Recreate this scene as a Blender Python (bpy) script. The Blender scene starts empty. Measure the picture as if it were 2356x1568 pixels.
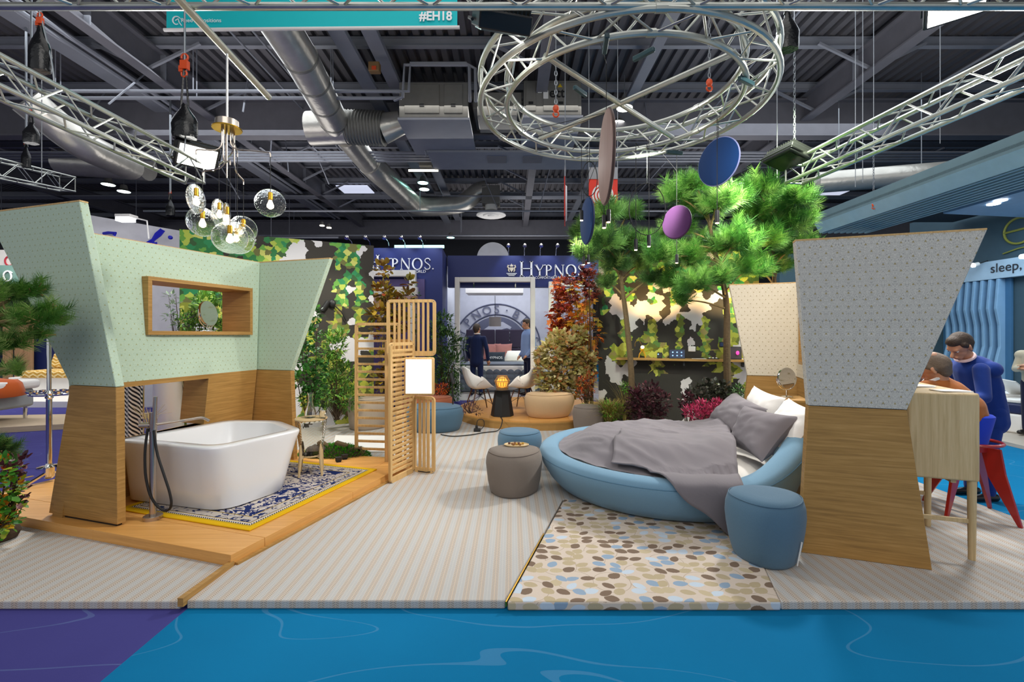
import bpy, math, random
import numpy as np
from mathutils import Vector, Matrix, noise

SC = bpy.context.scene
COL = SC.collection
random.seed(11)

# ---------------------------------------------------------------- camera, world, lights, exposure
CAM_H, F_PX, CX, HZ = 1.55, 1064.0, 1178.0, 770.0
cd = bpy.data.cameras.new('camera')
cam = bpy.data.objects.new('camera', cd)
COL.objects.link(cam)
cam.location = (0, 0, CAM_H)
cam.rotation_euler = (math.pi / 2, 0, 0)
cd.sensor_width = 36.0
cd.lens = 36.0 * F_PX / 2356.0
cd.shift_y = -(784.0 - HZ) / 2356.0
cd.clip_end = 300
SC.camera = cam

wd = bpy.data.worlds.new('hall_air')
SC.world = wd
wd.use_nodes = True
wd.node_tree.nodes['Background'].inputs[0].default_value = (0.86, 0.89, 0.93, 1)
wd.node_tree.nodes['Background'].inputs[1].default_value = 0.52

def area(name, loc, target, size, power, col=(1, 1, 1), size_y=None, spread=180):
    l = bpy.data.lights.new(name, 'AREA')
    l.energy, l.color, l.size = power, col, size
    l.spread = math.radians(spread)
    if size_y:
        l.shape, l.size_y = 'RECTANGLE', size_y
    o = bpy.data.objects.new(name, l)
    COL.objects.link(o)
    o.location = loc
    o.rotation_euler = (Vector(target) - Vector(loc)).to_track_quat('-Z', 'Y').to_euler()
    return o

def spot(name, loc, target, power, angle=50, col=(1, 1, 1), blend=.5, r=.06):
    l = bpy.data.lights.new(name, 'SPOT')
    l.energy, l.color, l.spot_size, l.spot_blend, l.shadow_soft_size = power, col, math.radians(angle), blend, r
    o = bpy.data.objects.new(name, l)
    COL.objects.link(o)
    o.location = loc
    o.rotation_euler = (Vector(target) - Vector(loc)).to_track_quat('-Z', 'Y').to_euler()
    return o

# hall lamps as big soft sources, added fills, floods on the stand's trusses
area('hall_or_fill_light', (0, 4.0, 8.9), (0, 4.0, 0), 9, 250, (1, .98, .95), 7)
area('hall_or_fill_light', (-9, 14, 8.8), (-9, 13, 0), 8, 420, (.9, .95, 1), 8)
area('hall_or_fill_light', (9, 12, 8.8), (9, 12, 0), 8, 380, (.85, .93, 1), 8)
area('hall_or_fill_light', (0, 15.5, 8.0), (0, 13, 0), 7, 260, (1, .98, .95), 4)
area('hall_or_fill_light', (0, -5, 8.0), (0, 3, 0), 8, 300, (1, .96, .91), 5)  # added front fill from behind the camera, brightens the wings
# broad unseen fill lights, added to brighten the roof steel
for x, y in ((-9, 9), (8, 9), (-9, 19), (8, 19), (0, 27)):
    area('roof_fill', (x, y, 5.2), (x, y + .5, 12), 5, 150, (1, .97, .95), 5)
area('flood_light', (-4.15, 6.3, 3.68), (-.6, 3.6, 0), .40, 140, (1, .98, .93))
area('flood_light', (3.6, 6.3, 3.68), (1.0, 4.2, 0), .40, 150, (1, .98, .94))
area('flood_light', (.12, 3.55, 3.75), (-3.0, 5.0, 1.3), .4, 62, (1, .97, .9), None, 115)
area('flood_light', (2.1, 3.4, 3.75), (2.8, 5.6, 1.3), .4, 20, (1, .97, .9), None, 95)
area('hall_or_fill_light', (3.6, 8.0, 7.5), (7.2, 8.2, 3.6), 2.5, 160, (.9, .96, 1))  # fill added for the teal canopy, stands for no lamp
area('flood_light', (4.9, 4.6, 4.1), (3.6, 3.2, 0), .45, 90, (1, .98, .95))

SC.view_settings.view_transform = 'Standard'
SC.view_settings.look = 'None'
SC.view_settings.gamma = 1
SC.view_settings.use_curve_mapping = False
SC.view_settings.exposure = 0.0
try:
    SC.cycles.max_bounces = 8
    SC.cycles.transmission_bounces = 8
    SC.cycles.transparent_max_bounces = 12
    SC.cycles.caustics_reflective = False
    SC.cycles.caustics_refractive = False
    SC.cycles.use_denoising = True
except Exception:
    pass

# ---------------------------------------------------------------- helpers
PI = math.pi
def at(px, py, Y):                      # point at depth Y seen at photo pixel (px, py)
    return Vector(((px - CX) / F_PX * Y, Y, CAM_H - (py - HZ) / F_PX * Y))
def on(px, py, z=0.0):                  # point on the horizontal plane z
    return at(px, py, (CAM_H - z) * F_PX / (py - HZ))
def V(*a): return Vector(a)
def lerp(a, b, t): return a + (b - a) * t
def sstep(a, b, x):
    t = min(1, max(0, (x - a) / (b - a)))
    return t * t * (3 - 2 * t)
def lin(h):
    h = h.lstrip('#')
    o = []
    for i in (0, 2, 4):
        c = int(h[i:i + 2], 16) / 255
        o.append(c / 12.92 if c <= .04045 else ((c + .055) / 1.055) ** 2.4)
    return (*o, 1)

MW = {}
def wm(o): return MW.get(o.name, Matrix.Identity(4))

def props(o, label=None, cat=None, group=None, kind=None):
    if label: o['label'] = label
    if cat: o['category'] = cat
    if group: o['group'] = group
    if kind: o['kind'] = kind
    return o

def thing(name, label, cat, loc=(0, 0, 0), rz=0, group=None, kind=None):
    o = bpy.data.objects.new(name, None)
    o.empty_display_size = .1
    COL.objects.link(o)
    o.location = loc
    o.rotation_euler = (0, 0, rz)
    MW[o.name] = Matrix.Translation(Vector(loc)) @ Matrix.Rotation(rz, 4, 'Z')
    return props(o, label, cat, group, kind)

def auto_uv(me):
    n = len(me.polygons)
    if n == 0 or n > 60000: return
    co = np.empty(len(me.vertices) * 3, 'f'); me.vertices.foreach_get('co', co); co = co.reshape(-1, 3)
    no = np.empty(n * 3, 'f'); me.polygons.foreach_get('normal', no); no = no.reshape(-1, 3)
    lv = np.empty(len(me.loops), 'i'); me.loops.foreach_get('vertex_index', lv)
    tot = np.empty(n, 'i'); me.polygons.foreach_get('loop_total', tot)
    t = np.stack([-no[:, 1], no[:, 0], np.zeros(n)], 1)
    ln = np.linalg.norm(t, axis=1)
    flat = ln < .05
    t[flat] = (1, 0, 0); ln[flat] = 1
    t /= ln[:, None]
    b = np.cross(no, t)
    fi = np.repeat(np.arange(n), tot)
    p = co[lv]
    uv = np.stack([(p * t[fi]).sum(1), (p * b[fi]).sum(1)], 1).astype('f')
    l = me.uv_layers.new(name='metre')
    l.data.foreach_set('uv', uv.ravel())

class MB:
    def __init__(s): s.v, s.f, s.mi, s.k = [], [], [], 0
    def add(s, vs, fs):
        o = len(s.v)
        s.v += [Vector(p) for p in vs]
        for f in fs:
            s.f.append([i + o for i in f]); s.mi.append(s.k)
        return s
    def hexa(s, p):                     # 8 points: bottom 4 ccw, top 4
        return s.add(p, [(3, 2, 1, 0), (4, 5, 6, 7), (0, 1, 5, 4), (1, 2, 6, 5), (2, 3, 7, 6), (3, 0, 4, 7)])
    def box(s, c, d, rz=0, M=None):
        x, y, z = d[0] / 2, d[1] / 2, d[2] / 2
        R = M if M is not None else Matrix.Rotation(rz, 3, 'Z')
        c = Vector(c)
        return s.hexa([c + R @ Vector(q) for q in ((-x, -y, -z), (x, -y, -z), (x, y, -z), (-x, y, -z), (-x, -y, z), (x, -y, z), (x, y, z), (-x, y, z))])
    def beam(s, p0, p1, wd, hg, up=(0, 0, 1)):   # rectangular bar from p0 to p1
        p0, p1 = Vector(p0), Vector(p1)
        d = (p1 - p0).normalized()
        sd = d.cross(Vector(up))
        if sd.length < 1e-4: sd = d.cross(Vector((1, 0, 0)))
        sd.normalize(); u = sd.cross(d)
        a, b = sd * wd / 2, u * hg / 2
        return s.hexa([p0 - a - b, p0 + a - b, p1 + a - b, p1 - a - b, p0 - a + b, p0 + a + b, p1 + a + b, p1 - a + b])
    def loft(s, rings, cap0=True, cap1=True, closed=True):
        n = len(rings[0]); vs = [p for r in rings for p in r]; fs = []
        for i in range(len(rings) - 1):
            for j in range(n if closed else n - 1):
                a, b = i * n + j, i * n + (j + 1) % n
                fs.append((a, b, b + n, a + n))
        if cap0: fs.append(tuple(range(n - 1, -1, -1)))
        if cap1: fs.append(tuple((len(rings) - 1) * n + j for j in range(n)))
        return s.add(vs, fs)
    def tube(s, pts, r, n=8, closed=False, caps=True):
        pts = [Vector(p) for p in pts]; m = len(pts)
        rr = r if isinstance(r, (list, tuple)) else [r] * m
        rings = []; pu = None
        for i in range(m):
            a = pts[(i - 1) % m] if (closed or i > 0) else pts[i]
            b = pts[(i + 1) % m] if (closed or i < m - 1) else pts[i]
            d = (b - a)
            d = d.normalized() if d.length > 1e-9 else Vector((0, 0, 1))
            if pu is None:
                pu = d.cross(Vector((0, 0, 1)))
                if pu.length < .05: pu = d.cross(Vector((1, 0, 0)))
            pu = (pu - d * pu.dot(d)).normalized()
            w_ = d.cross(pu)
            rings.append([pts[i] + (pu * math.cos(2 * PI * k / n) + w_ * math.sin(2 * PI * k / n)) * rr[i] for k in range(n)])
        if closed:
            rings.append(rings[0]); caps = False
        return s.loft(rings, caps, caps)
    def cyl(s, p0, p1, r0, r1=None, n=16): return s.tube([p0, p1], [r0, r0 if r1 is None else r1], n)
    def lathe(s, prof, c=(0, 0, 0), n=32, sx=1, sy=1, M=None, cap0=True, cap1=True):
        c = Vector(c); rings = []
        for r, z in prof:
            ring = [Vector((r * math.cos(2 * PI * k / n) * sx, r * math.sin(2 * PI * k / n) * sy, z)) for k in range(n)]
            rings.append([c + (M @ p if M is not None else p) for p in ring])
        return s.loft(rings, cap0, cap1)
    def ball(s, c, r, n=16, m=10, M=None):
        r = (r, r, r) if not isinstance(r, (tuple, list)) else r
        rings = []
        for i in range(1, m):
            t = PI * i / m
            ring = [Vector((math.sin(t) * math.cos(2 * PI * k / n) * r[0], math.sin(t) * math.sin(2 * PI * k / n) * r[1], -math.cos(t) * r[2])) for k in range(n)]
            rings.append([Vector(c) + (M @ p if M is not None else p) for p in ring])
        return s.loft(rings)
    def prism(s, poly, d):              # polygon of 3-D points extruded by vector d
        n = len(poly); d = Vector(d); poly = [Vector(p) for p in poly]
        nrm = Vector((0, 0, 0))
        for i in range(n): nrm += poly[i].cross(poly[(i + 1) % n])
        if nrm.dot(d) < 0: poly = poly[::-1]
        vs = poly + [p + d for p in poly]
        fs = [tuple(range(n - 1, -1, -1)), tuple(range(n, 2 * n))] + [(i, (i + 1) % n, (i + 1) % n + n, i + n) for i in range(n)]
        return s.add(vs, fs)
    def grid(s, nx, ny, fn, thick=None):
        vs = [Vector(fn(i / nx, j / ny)) for j in range(ny + 1) for i in range(nx + 1)]
        q = lambda i, j: j * (nx + 1) + i
        fs = [(q(i, j), q(i + 1, j), q(i + 1, j + 1), q(i, j + 1)) for j in range(ny) for i in range(nx)]
        return s.add(vs, fs)
    def build(s, name, mat, parent=None, smooth=30, bev=0, label=None, cat=None, group=None, kind=None, local=False, seg=2, sub=0, solid=0):
        me = bpy.data.meshes.new(name)
        vs = s.v
        org = None
        if parent is not None and not local:
            I = wm(parent).inverted()
            vs = [I @ p for p in vs]
        elif parent is None and not local and vs:
            a = np.array([tuple(p) for p in vs])
            org = Vector(((a[:, 0].min() + a[:, 0].max()) / 2, (a[:, 1].min() + a[:, 1].max()) / 2, a[:, 2].min()))
            vs = [p - org for p in vs]
        me.from_pydata([tuple(p) for p in vs], [], s.f)
        mats = mat if isinstance(mat, (list, tuple)) else [mat]
        for m in mats: me.materials.append(m)
        if len(mats) > 1: me.polygons.foreach_set('material_index', s.mi)
        me.update()
        auto_uv(me)
        if smooth:
            me.polygons.foreach_set('use_smooth', [True] * len(me.polygons))
            if smooth < 180: me.set_sharp_from_angle(angle=math.radians(smooth))
        o = bpy.data.objects.new(name, me)
        COL.objects.link(o)
        if parent is not None:
            o.parent = parent
            MW[o.name] = wm(parent)
        elif org is not None:
            o.location = org
            MW[o.name] = Matrix.Translation(org)
        if bev:
            b = o.modifiers.new('bevel', 'BEVEL'); b.width = bev; b.segments = seg; b.limit_method = 'ANGLE'; b.angle_limit = math.radians(40)
        if solid:
            b = o.modifiers.new('solid', 'SOLIDIFY'); b.thickness = solid; b.offset = 0
        if sub:
            b = o.modifiers.new('sub', 'SUBSURF'); b.levels = sub; b.render_levels = sub
        return props(o, label, cat, group, kind)

def again(o, parent, M, name=None):      # copy of a part placed by local matrix M, sharing its mesh
    c = o.copy()
    COL.objects.link(c)
    c.parent = parent
    c.matrix_local = M
    if name: c.name = name
    return c

def bake(o, label=None):                 # apply modifiers into the mesh
    dg = bpy.context.evaluated_depsgraph_get()
    me = bpy.data.meshes.new_from_object(o.evaluated_get(dg))
    o.modifiers.clear()
    old = o.data; o.data = me
    bpy.data.meshes.remove(old)
    return o

def blob(prims, voxel, name, mat, parent=None, smooth=3, **kw):
    """prims: (p0, p1, r0, r1[, flat factor, flat dir]) tapered capsules fused to one skin"""
    mb = MB()
    for pr in prims:
        p0, p1, r0, r1 = Vector(pr[0]), Vector(pr[1]), pr[2], pr[3]
        fl, fd = (pr[4], Vector(pr[5])) if len(pr) > 5 else (1, None)
        d = p1 - p0
        L = d.length
        d = d / L if L > 1e-6 else Vector((0, 0, 1))
        sd = fd - d * fd.dot(d) if fd is not None else d.cross(Vector((0, 0, 1)))
        if sd.length < .05: sd = d.cross(Vector((1, 0, 0)))
        sd.normalize(); w_ = d.cross(sd)
        rings = []
        st = [(-math.cos(a), math.sin(a), 0) for a in (.25, .6, 1.0, 1.35)] + [(0, 1, 0), (0, 1, 1)] + [(math.cos(a), math.sin(a), 1) for a in (1.35, 1.0, .6, .25)]
        for ax, rad, e in st:
            c, r = (p0, r0) if e == 0 else (p1, r1)
            rings.append([c + d * ax * r + (sd * math.cos(2 * PI * k / 14) * fl + w_ * math.sin(2 * PI * k / 14)) * rad * r for k in range(14)])
        mb.loft(rings)
    o = mb.build(name, mat, parent, smooth=180, **kw)
    m = o.modifiers.new('r', 'REMESH'); m.mode = 'VOXEL'; m.voxel_size = voxel
    m = o.modifiers.new('s', 'SMOOTH'); m.factor = .5; m.iterations = smooth
    bake(o)
    o.data.polygons.foreach_set('use_smooth', [True] * len(o.data.polygons))
    return o

def text(s, size, loc, mat, parent, rot=None, extrude=.002, name='lettering', align='LEFT', sx=1, bold=0, label=None):
    cu = bpy.data.curves.new(name, 'FONT')
    cu.body, cu.size, cu.extrude, cu.align_x, cu.offset = s, size, extrude, align, bold
    cu.resolution_u = 4
    t = bpy.data.objects.new(name, cu)
    COL.objects.link(t)
    dg = bpy.context.evaluated_depsgraph_get()
    me = bpy.data.meshes.new_from_object(t.evaluated_get(dg))
    bpy.data.objects.remove(t)
    me.materials.clear(); me.materials.append(mat)
    o = bpy.data.objects.new(name, me)
    COL.objects.link(o)
    R = rot if rot is not None else Matrix.Rotation(PI / 2, 4, 'X')
    M = Matrix.Translation(Vector(loc)) @ R @ Matrix.Diagonal((sx, 1, 1, 1))
    o.parent = parent
    o.matrix_local = wm(parent).inverted() @ M
    if label: o['label'] = label
    return o

def scatter(name, tv, tf, pos, dirs, scale, mat, parent, roll=None, tint=None, up=None, label=None, kind='stuff'):
    """many small leaves / needle tufts as one mesh: template (y = forward, z = normal)"""
    tv = np.asarray(tv, float); tf = np.asarray(tf, int)
    pos = np.asarray(pos, float); d = np.asarray(dirs, float)
    n = len(pos)
    d /= np.linalg.norm(d, axis=1)[:, None] + 1e-9
    rs = np.random.RandomState(len(name) + n)
    ref = np.tile([0., 0., 1.], (n, 1)) if up is None else np.asarray(up, float)
    ref = ref + rs.normal(0, .25, (n, 3))
    x = np.cross(d, ref); x /= np.linalg.norm(x, axis=1)[:, None] + 1e-9
    z = np.cross(x, d)
    if roll is not None:
        c, s_ = np.cos(roll)[:, None], np.sin(roll)[:, None]
        x, z = x * c + z * s_, z * c - x * s_
    sc = np.asarray(scale, float).reshape(-1, 1, 1) * np.ones((n, 1, 1))
    P = pos[:, None, :] + sc * (tv[None, :, 0:1] * x[:, None, :] + tv[None, :, 1:2] * d[:, None, :] + tv[None, :, 2:3] * z[:, None, :])
    K = len(tv)
    F = (tf[None] + (np.arange(n) * K)[:, None, None]).reshape(-1, tf.shape[1])
    I = np.array(wm(parent).inverted()) if parent is not None else np.eye(4)
    Vx = P.reshape(-1, 3) @ I[:3, :3].T + I[:3, 3]
    me = bpy.data.meshes.new(name)
    k = tf.shape[1]
    me.vertices.add(len(Vx)); me.vertices.foreach_set('co', Vx.astype('f').ravel())
    me.loops.add(len(F) * k); me.loops.foreach_set('vertex_index', F.astype('i').ravel())
    me.polygons.add(len(F)); me.polygons.foreach_set('loop_start', np.arange(0, len(F) * k, k, dtype='i'))
    me.polygons.foreach_set('loop_total', np.full(len(F), k, 'i'))
    t = rs.rand(n) if tint is None else np.asarray(tint)
    a = me.attributes.new('tint', 'FLOAT', 'POINT')
    a.data.foreach_set('value', np.repeat(t, K).astype('f'))
    me.update(calc_edges=True); me.validate()
    me.materials.append(mat)
    o = bpy.data.objects.new(name, me)
    COL.objects.link(o)
    if parent is not None: o.parent = parent
    return props(o, label, kind=kind)

# ---------------------------------------------------------------- materials
class NT:
    def __init__(s, name):
        s.m = bpy.data.materials.new(name); s.m.use_nodes = True
        s.t = s.m.node_tree; s.b = s.t.nodes['Principled BSDF']
    def n(s, typ, ins=None, **p):
        nd = s.t.nodes.new('ShaderNode' + typ)
        for k, v in p.items(): setattr(nd, k, v)
        for k, v in (ins or {}).items():
            s.put(nd.inputs[k], v)
        return nd
    def put(s, sock, v):
        if isinstance(v, bpy.types.NodeSocket): s.t.links.new(v, sock)
        elif hasattr(v, 'outputs'): s.t.links.new(v.outputs[0], sock)
        else: sock.default_value = v
    def set(s, **k):
        for a, v in k.items(): s.put(s.b.inputs[a.replace('_', ' ')], v)
        return s
    def math(s, op, a, b=0.0, c=None):
        ins = {0: a, 1: b}
        if c is not None: ins[2] = c
        return s.n('Math', ins, operation=op).outputs[0]
    def ramp(s, fac, stops, const=False):
        r = s.n('ValToRGB', {0: fac})
        e = r.color_ramp.elements
        while len(e) < len(stops): e.new(.5)
        for el, (p, c) in zip(e, stops):
            el.position = p; el.color = lin(c) if isinstance(c, str) else c
        if const: r.color_ramp.interpolation = 'CONSTANT'
        return r.outputs[0]
    def mix(s, f, a, b):
        nd = s.n('Mix', data_type='RGBA')
        s.put(nd.inputs[0], f)
        s.put(nd.inputs[6], lin(a) if isinstance(a, str) else a)
        s.put(nd.inputs[7], lin(b) if isinstance(b, str) else b)
        return nd.outputs[2]
    def noise(s, vec, scale, detail=3, rough=.5, dist=0, out=0):
        nd = s.n('TexNoise', {'Scale': scale, 'Detail': detail, 'Roughness': rough, 'Distortion': dist})
        if vec is not None: s.put(nd.inputs['Vector'], vec)
        return nd.outputs[out]
    def coord(s, k='Object'): return s.n('TexCoord').outputs[k]
    def uv(s): return s.n('UVMap').outputs[0]
    def mapv(s, vec, sc=(1, 1, 1), rot=(0, 0, 0), loc=(0, 0, 0)):
        nd = s.n('Mapping', {'Scale': sc, 'Rotation': rot, 'Location': loc}); s.put(nd.inputs[0], vec)
        return nd.outputs[0]
    def bump(s, h, strength=.3, dist=.01):
        nd = s.n('Bump', {'Strength': strength, 'Distance': dist, 'Height': h})
        s.put(s.b.inputs['Normal'], nd.outputs[0]); return s

def plain(name, col, rough=.55, metal=0, var=.12, vs=6, bump=0, bs=60, coat=0, emit=0, spec=.5, sheen=0):
    t = NT(name)
    c = lin(col)
    v = t.noise(t.coord(), vs, 4)
    d = tuple(x * (1 - var) for x in c[:3]) + (1,)
    e = tuple(min(1, x * (1 + var)) for x in c[:3]) + (1,)
    t.set(Base_Color=t.mix(v, d, e), Roughness=rough, Metallic=metal)
    t.put(t.b.inputs['Specular IOR Level'], spec)
    if coat: t.set(Coat_Weight=coat, Coat_Roughness=.08)
    if sheen: t.set(Sheen_Weight=sheen)
    if bump: t.bump(t.noise(t.coord(), bs, 3), bump)
    if emit:
        t.set(Emission_Color=c, Emission_Strength=emit)
    return t.m

def fabric(name, col, var=.18, scale=260):
    t = NT(name)
    c = lin(col); co = t.coord()
    f = t.noise(co, scale, 2, .7)
    g = t.noise(co, 5, 3)
    d = tuple(x * (1 - var) for x in c[:3]) + (1,); e = tuple(min(1, x * (1 + var)) for x in c[:3]) + (1,)
    a = t.mix(f, d, e)
    t.set(Base_Color=t.mix(t.math('MULTIPLY', g, .3), a, d), Roughness=.92)
    t.put(t.b.inputs['Specular IOR Level'], .2)
    t.set(Sheen_Weight=.15)
    t.bump(t.noise(co, scale * 1.3, 2), .25, .004)
    return t.m

def wood(name, c0, c1, c2, along='u', scale=1.0, rough=.5):
    t = NT(name)
    uv = t.uv()
    sc = (2.2, 60, 1) if along == 'u' else (60, 2.2, 1)
    m = t.mapv(uv, tuple(x * scale for x in sc))
    wv = t.noise(t.mapv(uv, (.8, 1.6, 1) if along == 'u' else (1.6, .8, 1)), 1.3, 2)
    g = t.noise(m, 1.0, 6, .62, .4)
    h = t.noise(t.mapv(uv, (8, 340, 1) if along == 'u' else (340, 8, 1)), 1, 2)
    f = t.math('ADD', t.math('MULTIPLY', g, .75), t.math('MULTIPLY', h, .25))
    f = t.math('ADD', f, t.math('MULTIPLY', t.math('SUBTRACT', wv, .5), .25))
    t.set(Base_Color=t.ramp(f, [(.3, c0), (.5, c1), (.7, c2)]), Roughness=rough)
    t.put(t.b.inputs['Specular IOR Level'], .35)
    t.bump(h, .12, .002)
    return t.m

def glass(name, col=(1, 1, 1, 1), rough=.02, ior=1.45, bumps=0):
    t = NT(name)
    t.set(Base_Color=col, Roughness=rough, IOR=ior, Transmission_Weight=1.0)
    if bumps: t.bump(t.noise(t.coord(), bumps, 3), .35, .01)
    return t.m

def lamp(name, col, strength):
    t = NT(name)
    t.set(Base_Color=lin(col), Emission_Color=lin(col), Emission_Strength=strength)
    return t.m

def leafmat(name, stops, rough=.5, trans=.25):
    t = NT(name)
    a = t.n('Attribute', attribute_name='tint')
    c = t.ramp(a.outputs['Fac'], stops)
    v = t.noise(t.coord(), 90, 2)
    c = t.mix(t.math('MULTIPLY', v, .35), c, (.02, .03, .01, 1))
    t.set(Base_Color=c, Roughness=rough)
    tr = t.n('BsdfTranslucent', {0: c})
    mx = t.n('MixShader', {0: trans, 1: t.b.outputs[0], 2: tr.outputs[0]})
    t.t.links.new(mx.outputs[0], t.t.nodes['Material Output'].inputs[0])
    return t.m

M = {}
M['oak'] = wood('oak_veneer', '#8d6a3a', '#ab8247', '#c0965a')
M['oak_v'] = wood('oak_veneer_upright', '#a5783a', '#c39147', '#d6a65c', 'v')
M['deck_oak'] = wood('oak_platform', '#c08a48', '#d69c55', '#e2ad68', 'u', .5, .35)
M['ply'] = wood('birch_ply', '#b78f58', '#cda76e', '#dcb880', 'v')
M['ash'] = wood('pale_ash', '#b59b6e', '#cdb386', '#dbc49a', 'v', .7)
M['brown_wood'] = wood('brown_board', '#8a6a4e', '#a8835f', '#bb9670', 'v')
M['walnut'] = plain('dark_walnut', '#5b3a26', .4, var=.25, vs=30)
M['alu'] = plain('brushed_aluminium', '#c4c7c0', .30, .8, .12, 14)
M['alu_dark'] = plain('galvanised_tube', '#b9b5a8', .38, .7, .15, 20)
M['steel'] = plain('stainless_steel', '#b9aea3', .25, .9, .06, 30)
M['chrome'] = plain('chrome', '#e6e6e6', .06, 1, .02)
M['brass'] = plain('brass', '#d8a83c', .25, 1, .08)
M['black'] = plain('black_plastic', '#1b1b1d', .5, var=.2)
M['bag'] = plain('black_plastic_sheet', '#141517', .22, var=.3, vs=14, bump=.6, bs=22)
M['orange'] = plain('orange_hoist_paint', '#e0501c', .4)
M['white'] = plain('white_paint', '#eceae6', .5, var=.04)
M['tub'] = plain('white_acrylic', '#e0e0e2', .18, var=.01, coat=.6)
M['ceramic'] = plain('white_ceramic', '#f3f1ee', .2, var=.02, coat=.4)
M['grey_steel'] = plain('grey_painted_steel', '#76757c', .55, .15, .15, 3)
M['roof'] = plain('grey_roof_deck', '#68666a', .6, .1, .18, .6)
M['roof_light'] = plain('light_grey_steel', '#8f929b', .55, .1, .12, 2)
M['foil'] = plain('duct_foil', '#cbc7be', .30, .6, .2, 3, .9, 6)
M['galv'] = plain('galvanised_sheet', '#8d8b85', .45, .5, .15, 5)
M['cable'] = plain('black_cable', '#121214', .6)
M['wire'] = plain('steel_wire', '#8e9399', .4, .6)
M['navy'] = plain('navy_wall', '#18296e', .5, var=.08, vs=1.5)
M['navy_d'] = plain('dark_navy_wall', '#131f52', .5, var=.08, vs=1.5)
M['letter'] = plain('white_letter', '#f4f4f6', .4, var=.01, emit=.25)
M['letter'] = plain('white_letter', '#f6f6f8', .4, var=.01)

def m_floorcarpet(name, col, col2):
    t = NT(name); co = t.coord()
    a = t.noise(co, 1.1, 4)
    b = t.noise(co, 420, 2, .8)
    ln = t.noise(t.mapv(co, (.55, 1.6, 1), (0, 0, .25)), 1.0, 1, .4, .3)
    line = t.math('LESS_THAN', t.math('ABSOLUTE', t.math('SUBTRACT', t.math('FRACT', t.math('MULTIPLY', ln, 5)), .5)), .012)
    c = t.mix(a, col, col2)
    c = t.mix(t.math('MULTIPLY', b, .25), c, (0, 0, 0, 1))
    c = t.mix(t.math('MULTIPLY', line, .12), c, '#8fb8d8')
    t.set(Base_Color=c, Roughness=.95); t.put(t.b.inputs['Specular IOR Level'], .15)
    t.bump(b, .25, .004)
    return t.m
M['blue_carpet'] = m_floorcarpet('blue_aisle_carpet', '#006c9e', '#007db2')
M['purple_carpet'] = m_floorcarpet('purple_aisle_carpet', '#403e80', '#4c4a92')

def m_stripes():
    t = NT('striped_woven_carpet'); uv = t.uv()
    x = t.n('SeparateXYZ', {0: uv}); u, v = x.outputs[0], x.outputs[1]
    s = t.math('FRACT', t.math('DIVIDE', t.math('ADD', u, 20.0), .084))
    brown = t.math('LESS_THAN', s, .5)
    q = t.math('FRACT', t.math('DIVIDE', t.math('ADD', u, 20.0), .042))
    tri = t.math('ABSOLUTE', t.math('SUBTRACT', q, .5))
    ch = t.math('FRACT', t.math('DIVIDE', t.math('SUBTRACT', v, t.math('MULTIPLY', tri, -.030)), .0135))
    stroke = t.math('MULTIPLY', t.math('LESS_THAN', ch, .45), t.math('GREATER_THAN', tri, .05))
    stroke = t.math('MULTIPLY', stroke, t.math('LESS_THAN', tri, .46))
    mid = t.math('MULTIPLY', brown, t.math('LESS_THAN', tri, .05))
    sc = t.mix(brown, '#989da2', '#7d6a59')
    base = t.mix(brown, '#c5c3c0', '#c9c0b6')
    fz = t.noise(t.coord(), 300, 2, .8)
    c = t.mix(t.math('MULTIPLY', stroke, .58), base, sc)
    c = t.mix(t.math('MULTIPLY', mid, .45), c, '#d6b898')
    c = t.mix(t.math('MULTIPLY', fz, .22), c, '#8d857c')
    t.set(Base_Color=c, Roughness=.95); t.put(t.b.inputs['Specular IOR Level'], .1)
    t.bump(t.math('ADD', stroke, fz), .35, .004)
    return t.m
M['stripes'] = m_stripes()

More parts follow.
